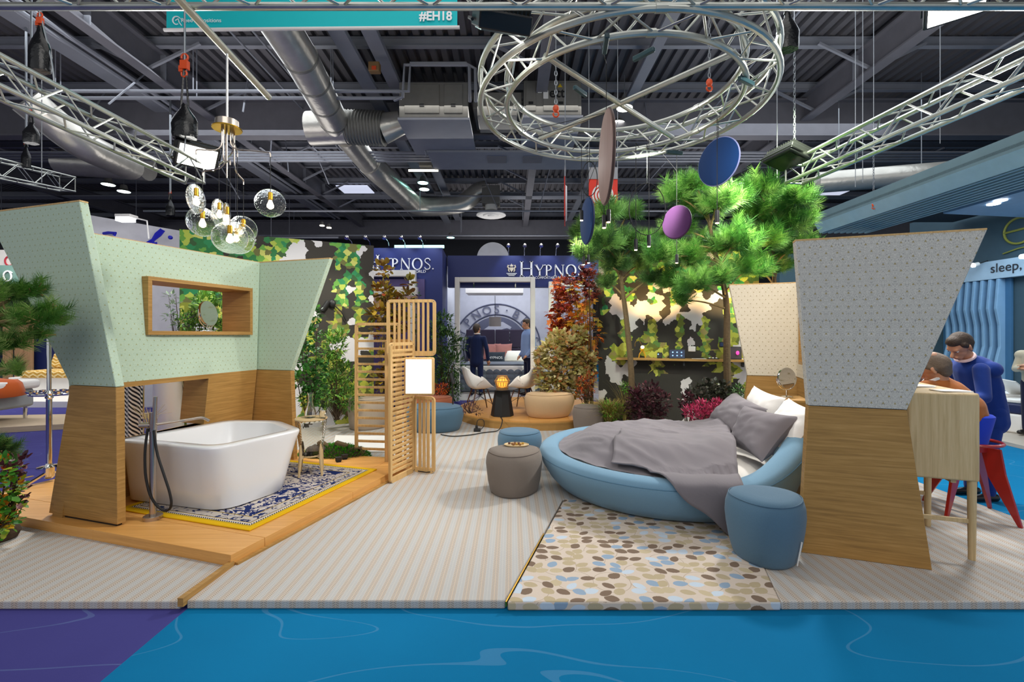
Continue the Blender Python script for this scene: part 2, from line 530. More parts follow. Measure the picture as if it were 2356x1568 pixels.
def m_leafcarpet():
    t = NT('leaf_print_carpet'); uv = t.uv()
    p = t.mapv(uv, (10.6, 11.8, 1))
    vo = t.n('TexVoronoi', {'Vector': p, 'Scale': 1.0, 'Randomness': .5}, voronoi_dimensions='2D')
    d = t.n('VectorMath', {0: p, 1: vo.outputs['Position']}, operation='SUBTRACT').outputs[0]
    rc = t.n('SeparateColor', {0: vo.outputs['Color']})
    ang = t.math('MULTIPLY', t.math('SUBTRACT', rc.outputs[0], .5), 2.2)
    r = t.n('VectorRotate', {'Vector': d, 'Angle': ang}, rotation_type='Z_AXIS')
    x = t.n('SeparateXYZ', {0: r.outputs[0]})
    ex = t.math('DIVIDE', x.outputs[0], .51)
    wd_ = t.math('ADD', .29, t.math('MULTIPLY', rc.outputs[1], .12))
    ey = t.math('DIVIDE', x.outputs[1], wd_)
    tip = t.math('MULTIPLY', t.math('MAXIMUM', ex, 0.0), .45)
    e = t.math('ADD', t.math('ADD', t.math('MULTIPLY', ex, ex), t.math('MULTIPLY', ey, ey)), t.math('MULTIPLY', tip, t.math('ABSOLUTE', ey)))
    e = t.math('ADD', e, t.math('MULTIPLY', t.math('SUBTRACT', t.noise(uv, 260, 1), .5), .5))
    leaf = t.math('LESS_THAN', e, .95)
    cl = t.ramp(rc.outputs[2], [(0, '#7b6757'), (.24, '#b9a98a'), (.55, '#8fa6bd'), (.74, '#c2d0de'), (.86, '#c3b394')], True)
    v2 = t.n('TexVoronoi', {'Vector': uv, 'Scale': 3.6, 'Randomness': .9}, voronoi_dimensions='2D')
    vine = t.math('LESS_THAN', t.math('ABSOLUTE', t.math('SUBTRACT', v2.outputs['Distance'], .42)), .009)
    c = t.mix(t.math('MULTIPLY', vine, .6), '#d3c4b6', '#a08d78')
    c = t.mix(leaf, c, cl)
    fz = t.noise(t.coord(), 320, 2, .8)
    c = t.mix(t.math('MULTIPLY', fz, .16), c, '#8d857c')
    t.set(Base_Color=c, Roughness=.95); t.put(t.b.inputs['Specular IOR Level'], .1)
    t.bump(fz, .3, .004)
    return t.m
M['leaf_carpet'] = m_leafcarpet()

def m_paper(name, base, line, dot, pu=.066, pv=.094):
    t = NT(name); uv = t.uv()
    x = t.n('SeparateXYZ', {0: uv}); u, v = x.outputs[0], x.outputs[1]
    mu = t.math('ABSOLUTE', t.math('SUBTRACT', t.math('FRACT', t.math('DIVIDE', t.math('ADD', u, 30.0), pu * 2)), .5))
    vv = t.math('FRACT', t.math('DIVIDE', t.math('ADD', v, 30.0), pv))
    cb = t.n('CombineXYZ', {0: t.math('MULTIPLY', mu, 7.0), 1: t.math('MULTIPLY', v, 34.0), 2: 0.0})
    nz = t.noise(cb.outputs[0], 1.0, 2, .5, 1.2)
    ln = t.math('LESS_THAN', t.math('FRACT', t.math('MULTIPLY', nz, 9.0)), .26)
    # small triangular marks, offset every other row
    row = t.math('FLOOR', t.math('DIVIDE', t.math('ADD', v, 30.0), pv / 2))
    us = t.math('ADD', t.math('DIVIDE', t.math('ADD', u, 30.0), pu), t.math('MULTIPLY', row, .5))
    du = t.math('MULTIPLY', t.math('ABSOLUTE', t.math('SUBTRACT', t.math('FRACT', us), .5)), pu)
    dv = t.math('MULTIPLY', t.math('SUBTRACT', t.math('FRACT', t.math('DIVIDE', t.math('ADD', v, 30.0), pv / 2)), .5), pv / 2)
    tri = t.math('MULTIPLY', t.math('LESS_THAN', t.math('ADD', t.math('MULTIPLY', du, 1.9), dv), .0075), t.math('GREATER_THAN', dv, -.0075))
    c = t.mix(t.math('MULTIPLY', ln, .75), base, line)
    c = t.mix(t.math('MULTIPLY', tri, .75), c, dot)
    fz = t.noise(t.coord(), 160, 2)
    c = t.mix(t.math('MULTIPLY', fz, .12), c, line)
    t.set(Base_Color=c, Roughness=.85); t.put(t.b.inputs['Specular IOR Level'], .2)
    return t.m
M['paper_green'] = m_paper('green_feather_wallpaper', '#bfd0bb', '#9fb8a4', '#9b9a5c')
M['paper_grey'] = m_paper('grey_feather_wallpaper', '#d2cec5', '#82807e', '#9a8434')
M['paper_cream'] = m_paper('cream_feather_wallpaper', '#e0d6c2', '#c3b59a', '#94804a')

def m_mural(name, seed, zlo, zhi, warm):
    t = NT(name); uv = t.uv()
    p0 = t.mapv(uv, (1, 1, 1), (0, 0, 0), (seed, seed * .37, 0))
    wob = t.noise(p0, 22, 2, .6, 0, 1)
    p = t.n('VectorMath', {0: p0, 1: t.n('VectorMath', {0: wob, 3: .035}, operation='SCALE').outputs[0]}, operation='ADD').outputs[0]
    def cells(sc, stretch=(1, 1, 1)):
        vo = t.n('TexVoronoi', {'Vector': t.mapv(p, stretch), 'Scale': sc, 'Randomness': .9}, voronoi_dimensions='2D', distance='MANHATTAN')
        return vo
    a = cells(12.0); b = cells(9.0)
    hz = t.n('SeparateXYZ', {0: uv}).outputs[1]
    h = t.n('MapRange', {0: hz, 1: zlo, 2: zhi}).outputs[0]
    big = t.noise(t.mapv(b.outputs['Position'], (1 / 1.0, 1, 1)), .34 * 1.0, 2)
    fol = t.ramp(t.n('SeparateColor', {0: a.outputs['Color']}).outputs[0], [(0, '#66702e'), (.18, '#8c9436'), (.36, '#adb442'), (.52, '#c6c95a'), (.66, '#5f8440'), (.8, '#948650')], True)
    top = t.ramp(t.n('SeparateColor', {0: a.outputs['Color']}).outputs[1], [(0, '#2f7a46'), (.2, '#6aa548'), (.4, '#3a5c38'), (.56, '#b4c654'), (.74, '#2f8a58'), (.86, '#6f7040'), (.94, '#cdd070')], True)
    fol = t.mix(t.math('GREATER_THAN', h, .66), fol, top)
    # trunks and dark crowns
    tr = t.noise(t.mapv(b.outputs['Position'], (3.4, .34, 1), (0, 0, 0), (seed, 0, 0)), 1.0, 2, .5)
    tr2 = t.noise(t.mapv(a.outputs['Position'], (1.6, 1.5, 1)), 1.0, 3, .6)
    thr = t.math('ADD', .53 if warm else .50, t.math('MULTIPLY', t.math('ABSOLUTE', t.math('SUBTRACT', h, .6)), -.18))
    low = t.math('MULTIPLY', t.math('SUBTRACT', .42, h), 1.1 if warm else .1)
    dark = t.math('LESS_THAN', tr, t.math('ADD', thr, t.math('MAXIMUM', low, 0.0)))
    dark2 = t.math('LESS_THAN', tr2, .40)
    dark = t.math('MAXIMUM', dark, dark2)
    wn = t.noise(t.mapv(b.outputs['Position'], (2.2, 1.7, 1), (0, 0, 0), (7.3, 2.1, 0)), 1.0, 2, .5)
    white = t.math('GREATER_THAN', wn, .582)
    c = t.mix(dark, fol, '#37342f')
    c = t.mix(white, c, '#d9d8dc' if not warm else '#cfcaca')
    soil = t.math('LESS_THAN', t.math('ADD', h, t.math('MULTIPLY', big, .08)), .05)
    c = t.mix(soil, c, '#c8ad7c')
    t.set(Base_Color=c, Roughness=.6); t.put(t.b.inputs['Specular IOR Level'], .3)
    return t.m

# ---------------------------------------------------------------- the hall
FZ = -.05
mb = MB(); mb.prism([(-1.90, -6, FZ), (45, -6, FZ), (45, 36, FZ), (-1.1, 36, FZ), (-1.9, 2.6, FZ)], (0, 0, -.1))
mb.build('floor', M['blue_carpet'], kind='structure', label='bright blue aisle carpet of the hall', smooth=0)
mb = MB(); mb.prism([(-45, -6, FZ), (-1.90, -6, FZ), (-1.9, 2.6, FZ), (-1.1, 36, FZ), (-45, 36, FZ)], (0, 0, -.1))
mb.build('floor', M['purple_carpet'], kind='structure', label='purple aisle carpet of the hall', smooth=0)
mb = MB(); mb.prism([(-3.5, 9.75, FZ + .004), (4.0, 9.75, FZ + .004), (4.0, 11.3, FZ + .004), (-3.5, 11.3, FZ + .004)], (0, 0, -.003))
mb.build('floor', M['purple_carpet'], kind='structure', label='purple aisle carpet behind the round oak podium', smooth=0)
mb = MB(); mb.box((0, 36.2, 5), (92, .3, 10.2)); mb.build('wall_back', plain('dark_hall_wall', '#3a3b40', .8), kind='structure', smooth=0)

# corrugated roof deck
roof = thing('ceiling', 'dark grey corrugated roof of the exhibition hall', None, (0, 0, 10), kind='structure')
mb = MB(); x0, n_, pitch = -45, 270, .335
prof = []
for i in range(n_):
    x = x0 + i * pitch
    prof += [(x, 10.0), (x + .17, 10.0), (x + .20, 10.12), (x + .305, 10.12)]
mb.loft([[V(x, Y, z) for x, z in prof] for Y in (-2, 36.2)], False, False, False)
mb.build('roof_deck', M['roof'], roof, smooth=0)
mb = MB()
for q in ((0, 0, 0, .16, .02), (0, 0, .24, .16, .02), (0, 0, .12, .02, .24)):
    mb.box((0, 0, 9.7 + q[2]), (90, q[3], q[4]))
pu = mb.build('purlin', M['roof_light'], roof, local=False, smooth=0)
pu.matrix_local = Matrix.Translation((0, 8.4, 0))
for k in range(1, 12):
    again(pu, roof, Matrix.Translation((0, 8.4 + k * 2.35, 0)), 'purlin')
# main beams along the hall
mb = MB()
mb.box((0, 16, 9.66), (.34, 40, .05)); mb.box((0, 16, 8.9), (.34, 40, .05)); mb.box((0, 16, 9.28), (.05, 40, .72))
rb = mb.build('roof_beam', M['grey_steel'], roof, smooth=0)
rb.matrix_local = Matrix.Translation((-10.2, 0, 0))
for x in (10.05, -24, 24, .9):
    again(rb, roof, Matrix.Translation((x, 0, 0)), 'roof_beam')
# deep girders across
mb = MB()
mb.box((0, 0, 9.55), (90, .4, .06)); mb.box((0, 0, 8.35), (90, .4, .06)); mb.box((0, 0, 8.95), (90, .06, 1.15))
gd = mb.build('girder', M['grey_steel'], roof, smooth=0)
gd.matrix_local = Matrix.Translation((0, 15.9, 0))
again(gd, roof, Matrix.Translation((0, 31.5, -.25)), 'girder')
# stiffener plates on the beams and slender braces
mb = MB(); mb.box((0, 0, 9.28), (.34, .04, .72)); st = mb.build('stiffener', M['roof_light'], roof, smooth=0)
st.matrix_local = Matrix.Translation((-10.2, 11, 0))
for x in (-10.2, 10.05):
    for y in (13.4, 17.8, 20.1, 22.5, 24.8):
        again(st, roof, Matrix.Translation((x, y, 0)), 'stiffener')
for x, sg in ((-10.2, 1), (10.05, -1), (.9, -1), (-10.2, -1), (10.05, 1)):
    for y in (12.9, 15.3, 19.9, 22.3, 24.6, 27):
        mb = MB(); mb.beam((x, y, 8.95), (x + sg * 1.5, y, 9.68), .07, .07)
        mb.build('brace', M['roof_light'], roof, smooth=0)
# grey mesh strips under the roof
for Y, z, d in ((17.0, 8.25, 1.1), (24.5, 8.9, .6)):
    for k in range(4):
        mb = MB(); mb.box((0, Y + k * d / 4, z), (80, .12, .05)); mb.build('slat', M['roof_light'], roof, smooth=0)
mb = MB()
for x in np.arange(-30, 31, 1.9): mb.box((x, 17.4, 8.3), (.06, 1.4, .04))
mb.build('slat_bearer', M['grey_steel'], roof, smooth=0, kind='stuff')
# light trays, cable trays and conduits along the hall
def tray(x, z, y0, y1, w_, mat, name):
    mb = MB(); mb.box((x, (y0 + y1) / 2, z), (w_, y1 - y0, .03))
    mb.box((x - w_ / 2, (y0 + y1) / 2, z + .05), (.03, y1 - y0, .1)); mb.box((x + w_ / 2, (y0 + y1) / 2, z + .05), (.03, y1 - y0, .1))
    o = mb.build(name, mat, roof, smooth=0)
    return o
tray(-12.0, 9.2, 8, 30, .5, M['roof_light'], 'cable_tray')
tray(-4.4, 9.15, 8, 34, .42, M['roof_light'], 'cable_tray')
tray(-3.65, 9.3, 8, 34, .38, M['roof_light'], 'cable_tray')
tray(3.9, 9.3, 8, 34, .3, M['roof_light'], 'cable_tray')
for x, z, y0, y1, r in ((-11.5, 9.1, 10, 30, .07), (-11.2, 9.1, 10, 30, .07), (-7.2, 9.3, 8, 34, .03), (-6.7, 9.4, 8, 34, .03), (-14.5, 9.2, 8, 30, .04), (6.8, 9.2, 8, 34, .03), (13, 9.2, 8, 34, .04)):
    mb = MB(); mb.cyl((x, y0, z), (x, y1, z), r, n=8); mb.build('conduit', M['roof_light'], roof)
for x0, x1, Y, z in ((-15, -3.2, 13.2, 8.5), (-15, -3.2, 13.35, 8.38), (-18, 9, 22.6, 7.6), (-18, 12, 27.0, 7.35), (-30, -9, 24.0, 6.6)):
    mb = MB(); mb.cyl((x0, Y, z), (x1, Y, z), .05, n=8)
    for k in range(3):
        xx = x0 + (x1 - x0) * (k + .5) / 3
        mb.cyl((xx, Y, z), (xx, Y, 10), .015, n=6)
    mb.build('pipe', M['roof_light'], roof)
for k in range(26):                     # hanging rods and bracing wires
    x = random.uniform(-16, 16); y = random.uniform(14, 32)
    mb = MB(); mb.beam((x, y, 9.9), (x + random.uniform(-.9, .9), y + random.uniform(-2, 2), random.uniform(7.6, 8.6)), .035, .035)
    mb.build('hanger_rod', M['roof_light'], roof, smooth=0)
# bent service pipes up to the air handler
mb = MB()
for o in (0, .17):
    mb.tube([(-3.4, 13.2 + o, 8.5 - o), (-2.95 - o, 13.2, 8.5 - o), (-2.9 - o, 13.2, 9.3 - o * .3), (-1.3 + o * .4, 13.2, 9.3 - o * .3), (-1.22 + o, 13.2, 9.2 - o * .3), (-1.2 + o, 13.2, 8.2)], .045, 8)
mb.build('pipe', M['roof_light'], roof)
# skylights
for p, sx in (((818, 440, 25.6), 1.7), ((1920, 437, 26), 1.4)):
    c = at(*p); mb = MB(); mb.box((c.x, c.y, 9.6), (sx, 1.3, .05)); mb.build('skylight', lamp('daylight_pane', '#d6dcf2', .85), roof, smooth=0)

# ---------------------------------------------------------------- air handling
ah = thing('air_handler', 'large grey air handling unit with two door panels hanging beside the big foil duct', 'air handler', at(998, 270, 14))
def ahu(root, x0, x1, y0, y1, z0, z1, doors):
    mb = MB(); mb.box(((x0 + x1) / 2, (y0 + y1) / 2, (z0 + z1) / 2), (x1 - x0, y1 - y0, z1 - z0)); mb.build('casing', M['galv'], root, bev=.02)
    mb = MB(); mb.box(((x0 + x1) / 2, (y0 + y1) / 2 + .2, z0 - .04), (x1 - x0 + .1, y1 - y0 + .4, .08)); mb.build('base_tray', M['roof_light'], root, bev=.01)
    for a, b in doors:
        mb = MB(); mb.box(((a + b) / 2, y0 - .015, (z0 + z1) / 2 + .02), (b - a, .03, z1 - z0 - .2)); d = mb.build('door', M['galv'], root, bev=.008)
        mb = MB(); mb.box(((a + b) / 2, y0 - .04, z0 + .35), (.14, .03, .07)); mb.build('handle', M['black'], d)
ahu(ah, -3.42, -1.33, 14, 16.3, 8.13, 9.2, ((-3.25, -2.2), (-2.05, -1.5)))
ah2 = thing('air_handler', 'grey air handling unit lettered ett seen through the round truss', 'air handler', at(1265, 262, 14))
ahu(ah2, .35, 2.1, 14, 16.0, 8.2, 9.25, ((.42, .72), (.95, 2.0)))
text('ett', .42, (1.12, 13.96, 8.72), M['black'], ah2, extrude=.004, bold=.006)
mb = MB(); mb.box((.84, 13.97, 8.95), (.12, .02, .18)); mb.box((1.02, 13.97, 8.8), (.15, .02, .24)); mb.build('notice', M['white'], ah2)
mb = MB(); mb.prism([(1.38, 13.96, 9.02), (1.52, 13.96, 9.02), (1.45, 13.96, 9.13)], (0, -.01, 0)); mb.build('warning_sign', plain('yellow_sign', '#e0c020'), ah2)
mb = MB(); mb.box((-.45, 15, 8.75), (1.5, 1.6, .5)); mb.box((-.45, 14.6, 8.35), (1.2, 1.2, .35)); mb.build('connecting_box', M['galv'], ah2, bev=.02)
lp = thing('soffit_panel', 'long pale grey sheet panel with square openings below the air handlers', 'panel', (0, 16.6, 8.0))
mb = MB(); mb.box((.2, 17.1, 8.0), (6.4, 1.7, .08)); mb.build('sheet', M['roof_light'], lp, smooth=0)
for x in (-.55, .75): 
    mb = MB(); mb.box((x, 16.9, 7.95), (.7, .6, .04)); mb.build('opening', M['grey_steel'], lp, smooth=0)

du = thing('foil_duct', 'fat silver foil duct winding under the roof to a round diffuser', 'duct', at(835, 400, 18))
def path(pts, k=6):                      # rounded path through points
    out = [Vector(pts[0])]
    for a, b, c in zip(pts, pts[1:], pts[2:]):
        a, b, c = Vector(a), Vector(b), Vector(c)
        r = min((a - b).length, (c - b).length) * .45
        p, q = b + (a - b).normalized() * r, b + (c - b).normalized() * r
        for i in range(k + 1):
            t = i / k
            out.append(p * (1 - t) ** 2 + b * 2 * t * (1 - t) + q * t * t)
    out.append(Vector(pts[-1]))
    return out
mb = MB(); mb.tube([at(600, -10, 10.0), at(690, 130, 11.6), at(775, 290, 14.9)], .44, 20); mb.build('duct_run', M['foil'], du, smooth=60)
da, db_ = at(690, 130, 11.6), at(775, 290, 14.9)
for k in (.0, .3, .6, .88):
    q = da.lerp(db_, k); dq = (db_ - da).normalized() * .04; mb = MB(); mb.tube([q - dq, q + dq], .452, 20); mb.build('joint_band', M['galv'], du, smooth=60)
mb = MB(); mb.tube([at(712, 296, 15.0), at(800, 292, 15.0)], .52, 22); mb.build('manifold', M['foil'], du, smooth=60)
mb = MB(); pts = [at(800 + 84 * i / 24, 292 + i / 6, 15.0) for i in range(25)]
mb.tube(pts, [.50 if i % 2 else .545 for i in range(25)], 22); mb.build('ribbed_sleeve', M['galv'], du, smooth=50)
mb = MB(); mb.tube([at(880, 296, 15.0), at(925, 282, 15.0)], [.48, .36], 20); mb.build('reducer', M['foil'], du, smooth=60)
mb = MB(); mb.tube([at(795, 310, 15.6), at(850, 378, 18.3)], .42, 20); mb.build('duct_run', M['foil'], du, smooth=60)
mb = MB(); mb.tube(path([at(850, 374, 18.2), at(868, 392, 18.8), at(960, 478, 24.4), at(1065, 470, 25.0), at(1100, 440, 25.0), at(1120, 436, 25.0)], 8), .48, 20); mb.build('duct_run', M['foil'], du, smooth=60)
mb = MB(); c = at(1130, 452, 25); mb.box(c, (.95, .95, .95)); mb.build('plenum_box', M['galv'], du, bev=.02)
mb = MB(); mb.lathe([(.32, .35), (.32, 0), (.78, -.2), (.80, -.26), (.7, -.3), (.45, -.24), (.40, -.3), (.2, -.26), (.15, -.32)], at(1130, 484, 25), 36); mb.build('diffuser', M['white'], du)
d2 = thing('foil_duct', 'silver foil duct partly hidden behind the left truss', 'duct', at(250, 360, 15))
mb = MB(); mb.tube(path([at(60, 230, 12.5), at(180, 330, 13.5), at(300, 385, 16)], 6), .42, 18); mb.build('duct_run', M['foil'], d2, smooth=60)
mb = MB(); mb.tube([at(140, 372, 18), at(340, 385, 18)], .5, 18); mb.build('manifold', M['foil'], d2, smooth=60)
d3 = thing('foil_duct', 'broad silver duct behind the right truss end', 'duct', at(2010, 410, 14))
mb = MB(); mb.tube([at(1880, 420, 15), at(2200, 395, 14)], .33, 18); mb.build('duct_run', M['foil'], d3, smooth=60)
for px, Y in ((1930, 14.8), (2120, 14.25)):
    q = at(px, 408, Y); mb = MB(); mb.cyl(q, V(q.x, q.y, 9.62), .012, n=6); mb.build('hanger_rod', M['wire'], d3)
for i, (px, py, Y, tx) in enumerate(((862, 156, 12.8, 'tan alarm box hanging beside the ceiling cable tray'), (2015, 145, 13.5, 'alarm box with red eye on the right roof beam'))):
    b = thing('alarm_box', tx, 'box', at(px, py + 10, Y)); mb = MB(); mb.box(at(px, py, Y), (.3, .2, .26)); mb.build('housing', plain('tan_box%d' % i, '#8a6a42'), b, bev=.02)
    mb = MB(); p = at(px + 1, py + 5, Y); mb.box((p.x, p.y - .11, p.z), (.12, .02, .1)); mb.build('red_lens', plain('red_lens%d' % i, '#d84a1e'), b)

# hall pendant lamps
def bay_lamp(px, py, Y, col, label, tilt=0):
    c = at(px, py, Y); o = thing('bay_lamp', label, 'lamp', c, group='hall lamps')
    mb = MB(); mb.lathe([(.08, .3), (.12, .28), (.16, .1), (.27, 0), (.26, -.01)], c, 20); mb.build('reflector', M['galv'], o)
    mb = MB(); mb.lathe([(.02, 0), (.245, 0), (.24, -.02), (.02, -.02)], c, 20); mb.build('lens', lamp('lamp_' + col[1:], col, 9), o)
    mb = MB(); mb.cyl((c.x, c.y, c.z + .3), (c.x, c.y, 9.7), .012, n=6); mb.build('suspension', M['wire'], o)
for a in ((1437, 248, 14.5, '#fffdf2', 'upper bright round hall lamp seen through the ring truss'), (1421, 283, 16, '#fffdf2', 'lower round hall lamp seen through the ring truss'),
          (973, 420, 22, '#a8fff0', 'greenish hall lamp, upper of the pair beside the bent foil duct'), (976, 435, 23, '#e0fff6', 'whiter hall lamp, lower of the pair beside the bent foil duct'),
          (249, 424, 20, '#e8fff8', 'left hall lamp of the pair above the green partition'), (285, 440, 21, '#e8fff8', 'right hall lamp of the pair above the green partition'),
          (1707, 423, 20, '#f2f6ff', 'hall lamp above the big pine behind the blue disc'), (1037, 546, 30, '#8ffff0', 'small turquoise hall lamp far back over the navy stand')):
    bay_lamp(*a)
for i, (px, py, lb) in enumerate(((741, 522, 'left small warm spot far back right of the glass pendants'), (757, 527, 'right small warm spot far back right of the glass pendants'))):
    c = at(px, py, 26); o = thing('small_spotlight', lb, 'lamp', c)
    mb = MB(); mb.cyl(c + V(0, 0, .1), c + V(0, 0, .3), .12, .08); mb.build('housing', M['galv'], o)
    mb = MB(); mb.lathe([(.02, .1), (.13, .1), (.13, .06), (.02, .06)], c, 14); mb.build('lens', lamp('warm_lens%d' % i, '#fff0d8', 6), o)
c = at(975, 385, 18); o = thing('tube_light', 'tube light fixture across the cable tray near the big duct', 'lamp', c)
mb = MB(); mb.cyl(at(940, 392, 18), at(1008, 392, 18), .045, n=10); mb.build('tube', lamp('tube_glow', '#fff4d8', 2.2), o)
mb = MB(); mb.box(at(980, 375, 18.2), (.5, .3, .35)); mb.build('housing', M['galv'], o, bev=.02)
# ---------------------------------------------------------------- stand floor
def slab(name, poly, z0, z1, mat, **kw):
    mb = MB(); mb.prism([(x, y, z0) for x, y in poly], (0, 0, z1 - z0)); return mb.build(name, mat, **kw)
UL, WL = V(.298, .9546, 0), V(.9546, -.298, 0)
UR, WR = V(.337, .9415, 0), V(.9415, -.337, 0)
YF = 2.70
slab('carpet', [(-5.0, YF - .005), (-1.935, YF - .005), (-1.895, 3.2), (-1.5, 4.6), (-4.4, 6.1), (-5, 4.4)], FZ, 0, M['stripes'], bev=.008, label='striped carpet on the left beside the oak platform', cat='carpet')
# the centre piece runs to the back, the leaf-print piece is let into it, the right piece lies along the blue aisle
le0, le1 = V(-.035, YF, 0), V(-.035, YF, 0) + UL * 1.75
re0, re1 = V(1.56, YF, 0), V(1.56, YF, 0) + UL * 1.75
slab('carpet', [(-1.90, YF), (le0.x - .006, YF), (le1.x - .006, le1.y), (1.55, 4.4), (4.29, 4.4), (4.29, 9.7), (-2.7, 9.7), (-3.3, 8.4), (-5.2, 7.1), (-4.3, 6.2), (-1.45, 4.6), (-1.87, 3.2)], FZ, 0, M['stripes'], bev=.008, label='large striped carpet in the centre running back to the podium', cat='carpet')
slab('carpet', [(le0.x + .006, YF - .02), (re0.x, YF - .02), (re1.x, re1.y), (le1.x + .006, le1.y)], FZ, .004, M['leaf_carpet'], bev=.012, label='cream carpet printed with blue, tan and brown leaves before the round bed', cat='carpet')
slab('carpet', [(re0.x + .003, YF - .01), (4.29, YF - .01), (4.29, 4.4), (re1.x + .003, 4.4), (re1.x + .003, re1.y)], FZ, .001, M['stripes'], bev=.008, label='striped carpet on the right under the bar table', cat='carpet')
mb = MB(); mb.beam((-1.915, YF - .03, .006), (-1.885, 3.11, .006), .035, .05); mb.beam((-1.86, 3.12, .0), (-1.28, 4.95, .0), .03, .03)
mb.build('trim_1', M['oak'], kind='structure', label='thin oak strip in the carpet joint', smooth=0)
mb = MB(); mb.beam(le0 + V(0, -.02, -.01), le0 + UL * .95 + V(0, 0, -.01), .008, .03); mb.build('trim_2', M['brass'], kind='structure', label='brass edging at the leaf carpet', smooth=0)

# ---------------------------------------------------------------- oak platform of the bathroom
PZ = .078
P0 = V(-1.881, 3.094, 0)
pf = thing('platform', 'low oak platform under the white bathtub', 'platform', P0)
def pp(t, s, z=0): return P0 - WL * t + UL * s + V(0, 0, z)
for k, (t0, t1, s0, s1) in enumerate(((0, 1.35, 0, .28), (1.35, 3.16, 0, .28), (0, .28, .283, 1.30), (0, .28, 1.303, 2.45), (.283, 3.16, .283, 1.35), (.283, 3.16, 1.353, 2.45))):
    mb = MB(); mb.hexa([pp(t0, s0), pp(t0, s1), pp(t1, s1), pp(t1, s0), pp(t0, s0, PZ), pp(t0, s1, PZ), pp(t1, s1, PZ), pp(t1, s0, PZ)])
    mb.f = [f[::-1] for f in mb.f]
    mb.build('board', M['deck_oak'], pf, smooth=0, bev=.0015, seg=1)

# rug
rc = pp(.09, .44) ; RW, RL = 1.42, 1.66
rug_rz = math.atan2(WL.y, WL.x)
rcen = P0 + (on(574, 1220, .085) - P0 - V(0, 0, .085)) - WL * RW / 2 + UL * RL / 2
rg = thing('rug', 'navy and cream patterned rug with a golden yellow border under the bathtub', 'rug', (rcen.x, rcen.y, PZ), rug_rz)
def m_rug():
    t = NT('patterned_rug'); x = t.n('SeparateXYZ', {0: t.coord()}); X, Y_ = x.outputs[0], x.outputs[1]
    dx = t.math('SUBTRACT', RW / 2, t.math('ABSOLUTE', X)); dy = t.math('SUBTRACT', RL / 2, t.math('ABSOLUTE', Y_))
    d = t.math('MINIMUM', dx, dy)
    al = t.math('ADD', X, Y_)
    dash = t.math('LESS_THAN', t.math('FRACT', t.math('MULTIPLY', al, 45)), .55)
    def band(a, b): return t.math('MULTIPLY', t.math('GREATER_THAN', d, a), t.math('LESS_THAN', d, b))
    mx = t.math('ABSOLUTE', X)
    cv = t.n('CombineXYZ', {0: mx, 1: Y_, 2: 0.0}).outputs[0]
    nz = t.noise(cv, 6.5, 2, .5, 2.6)
    scroll = t.math('LESS_THAN', t.math('ABSOLUTE', t.math('SUBTRACT', nz, .5)), .045)
    blob_ = t.math('GREATER_THAN', t.noise(cv, 5, 2, .5, 1.2), .60)
    pat = t.math('MAXIMUM', scroll, blob_)
    st = t.math('LESS_THAN', t.math('FRACT', t.math('MULTIPLY', Y_, 40)), .5)
    cream = t.mix(t.math('MULTIPLY', st, .3), '#c9bfb4', '#a8a2a6')
    c = t.mix(pat, cream, '#1d2b5e')
    nb = t.noise(t.coord(), 17, 2, .5, 1.5)
    c = t.mix(band(.115, .20), c, t.mix(t.math('GREATER_THAN', nb, .56), '#b9b0a8', '#27345f'))
    for a, b, cc in ((.20, .207, '#b89a2a'), (.207, .213, '#27345f'), (.103, .109, '#b89a2a'), (.109, .115, '#27345f'), (.085, .103, '#c5bcb0')):
        c = t.mix(band(a, b), c, cc)
    c = t.mix(t.math('MULTIPLY', band(.068, .085), dash), t.mix(band(.068, .085), c, '#d0c8bc'), '#232f55')
    c = t.mix(band(.05, .068), c, '#b89a2a')
    fz = t.noise(t.coord(), 400, 2)
    gold = t.mix(fz, '#c9980a', '#e8be20')
    c = t.mix(t.math('LESS_THAN', d, .05), c, gold)
    t.set(Base_Color=c, Roughness=.95); t.put(t.b.inputs['Specular IOR Level'], .1)
    t.bump(fz, .4, .004)
    return t.m
mb = MB(); mb.box((0, 0, .006), (RW, RL, .012)); mb.build('woven_field', m_rug(), rg, local=True, bev=.004)

# ---------------------------------------------------------------- bathroom partition (left)
bp = thing('bathroom_partition', 'pale green wallpapered partition with oak base and slanted wings behind the bathtub', 'partition', (-3.4, 4.6, PZ))
B0 = V(-3.024, 3.543, 0)
def lw(t, z, s=0): return B0 + WL * t + UL * s + V(0, 0, z)
def wing(root, fn, lower, upper, th, m_up, dirv, edge=None):
    mb = MB(); mb.prism([fn(*p) for p in lower], dirv * th); mb.build('wing_base', M['oak'], root, smooth=0, bev=.003, seg=1)
    mb = MB(); mb.prism([fn(*p) for p in upper], dirv * th); o = mb.build('wing_panel', m_up, root, smooth=0, bev=.004, seg=1)
    mb = MB(); a, b = fn(*upper[2]), fn(*upper[3])
    mb.beam(a + dirv * th / 2 + V(0, 0, .006), b + dirv * th / 2 + V(0, 0, .006), th * .96, .012); mb.build('top_edge', M['ply'], root, smooth=0)
wing(bp, lw, [(-.80, PZ + .018), (0, PZ + .018), (-.016, 1.146), (-.538, 1.146)], [(-.538, 1.15), (-.016, 1.15), (-.43, 2.61), (-1.638, 2.61)], .062, M['paper_green'], UL)
mb = MB(); mb.prism([lw(-.77, PZ, .012), lw(-.03, PZ, .012), lw(-.03, PZ + .018, .012), lw(-.77, PZ + .018, .012)], UL * .04); mb.build('plinth', M['black'], bp, smooth=0)
F0 = V(-2.574, 5.456, 0)
def lf(t, z, s=0): return F0 + WL * t + UL * s + V(0, 0, z)
wing(bp, lf, [(-.80, PZ), (0, PZ), (-.045, 1.126), (-.60, 1.126)], [(-.60, 1.13), (-.045, 1.13), (.502, 2.425), (-.56, 2.425)], .062, M['paper_green'], UL)
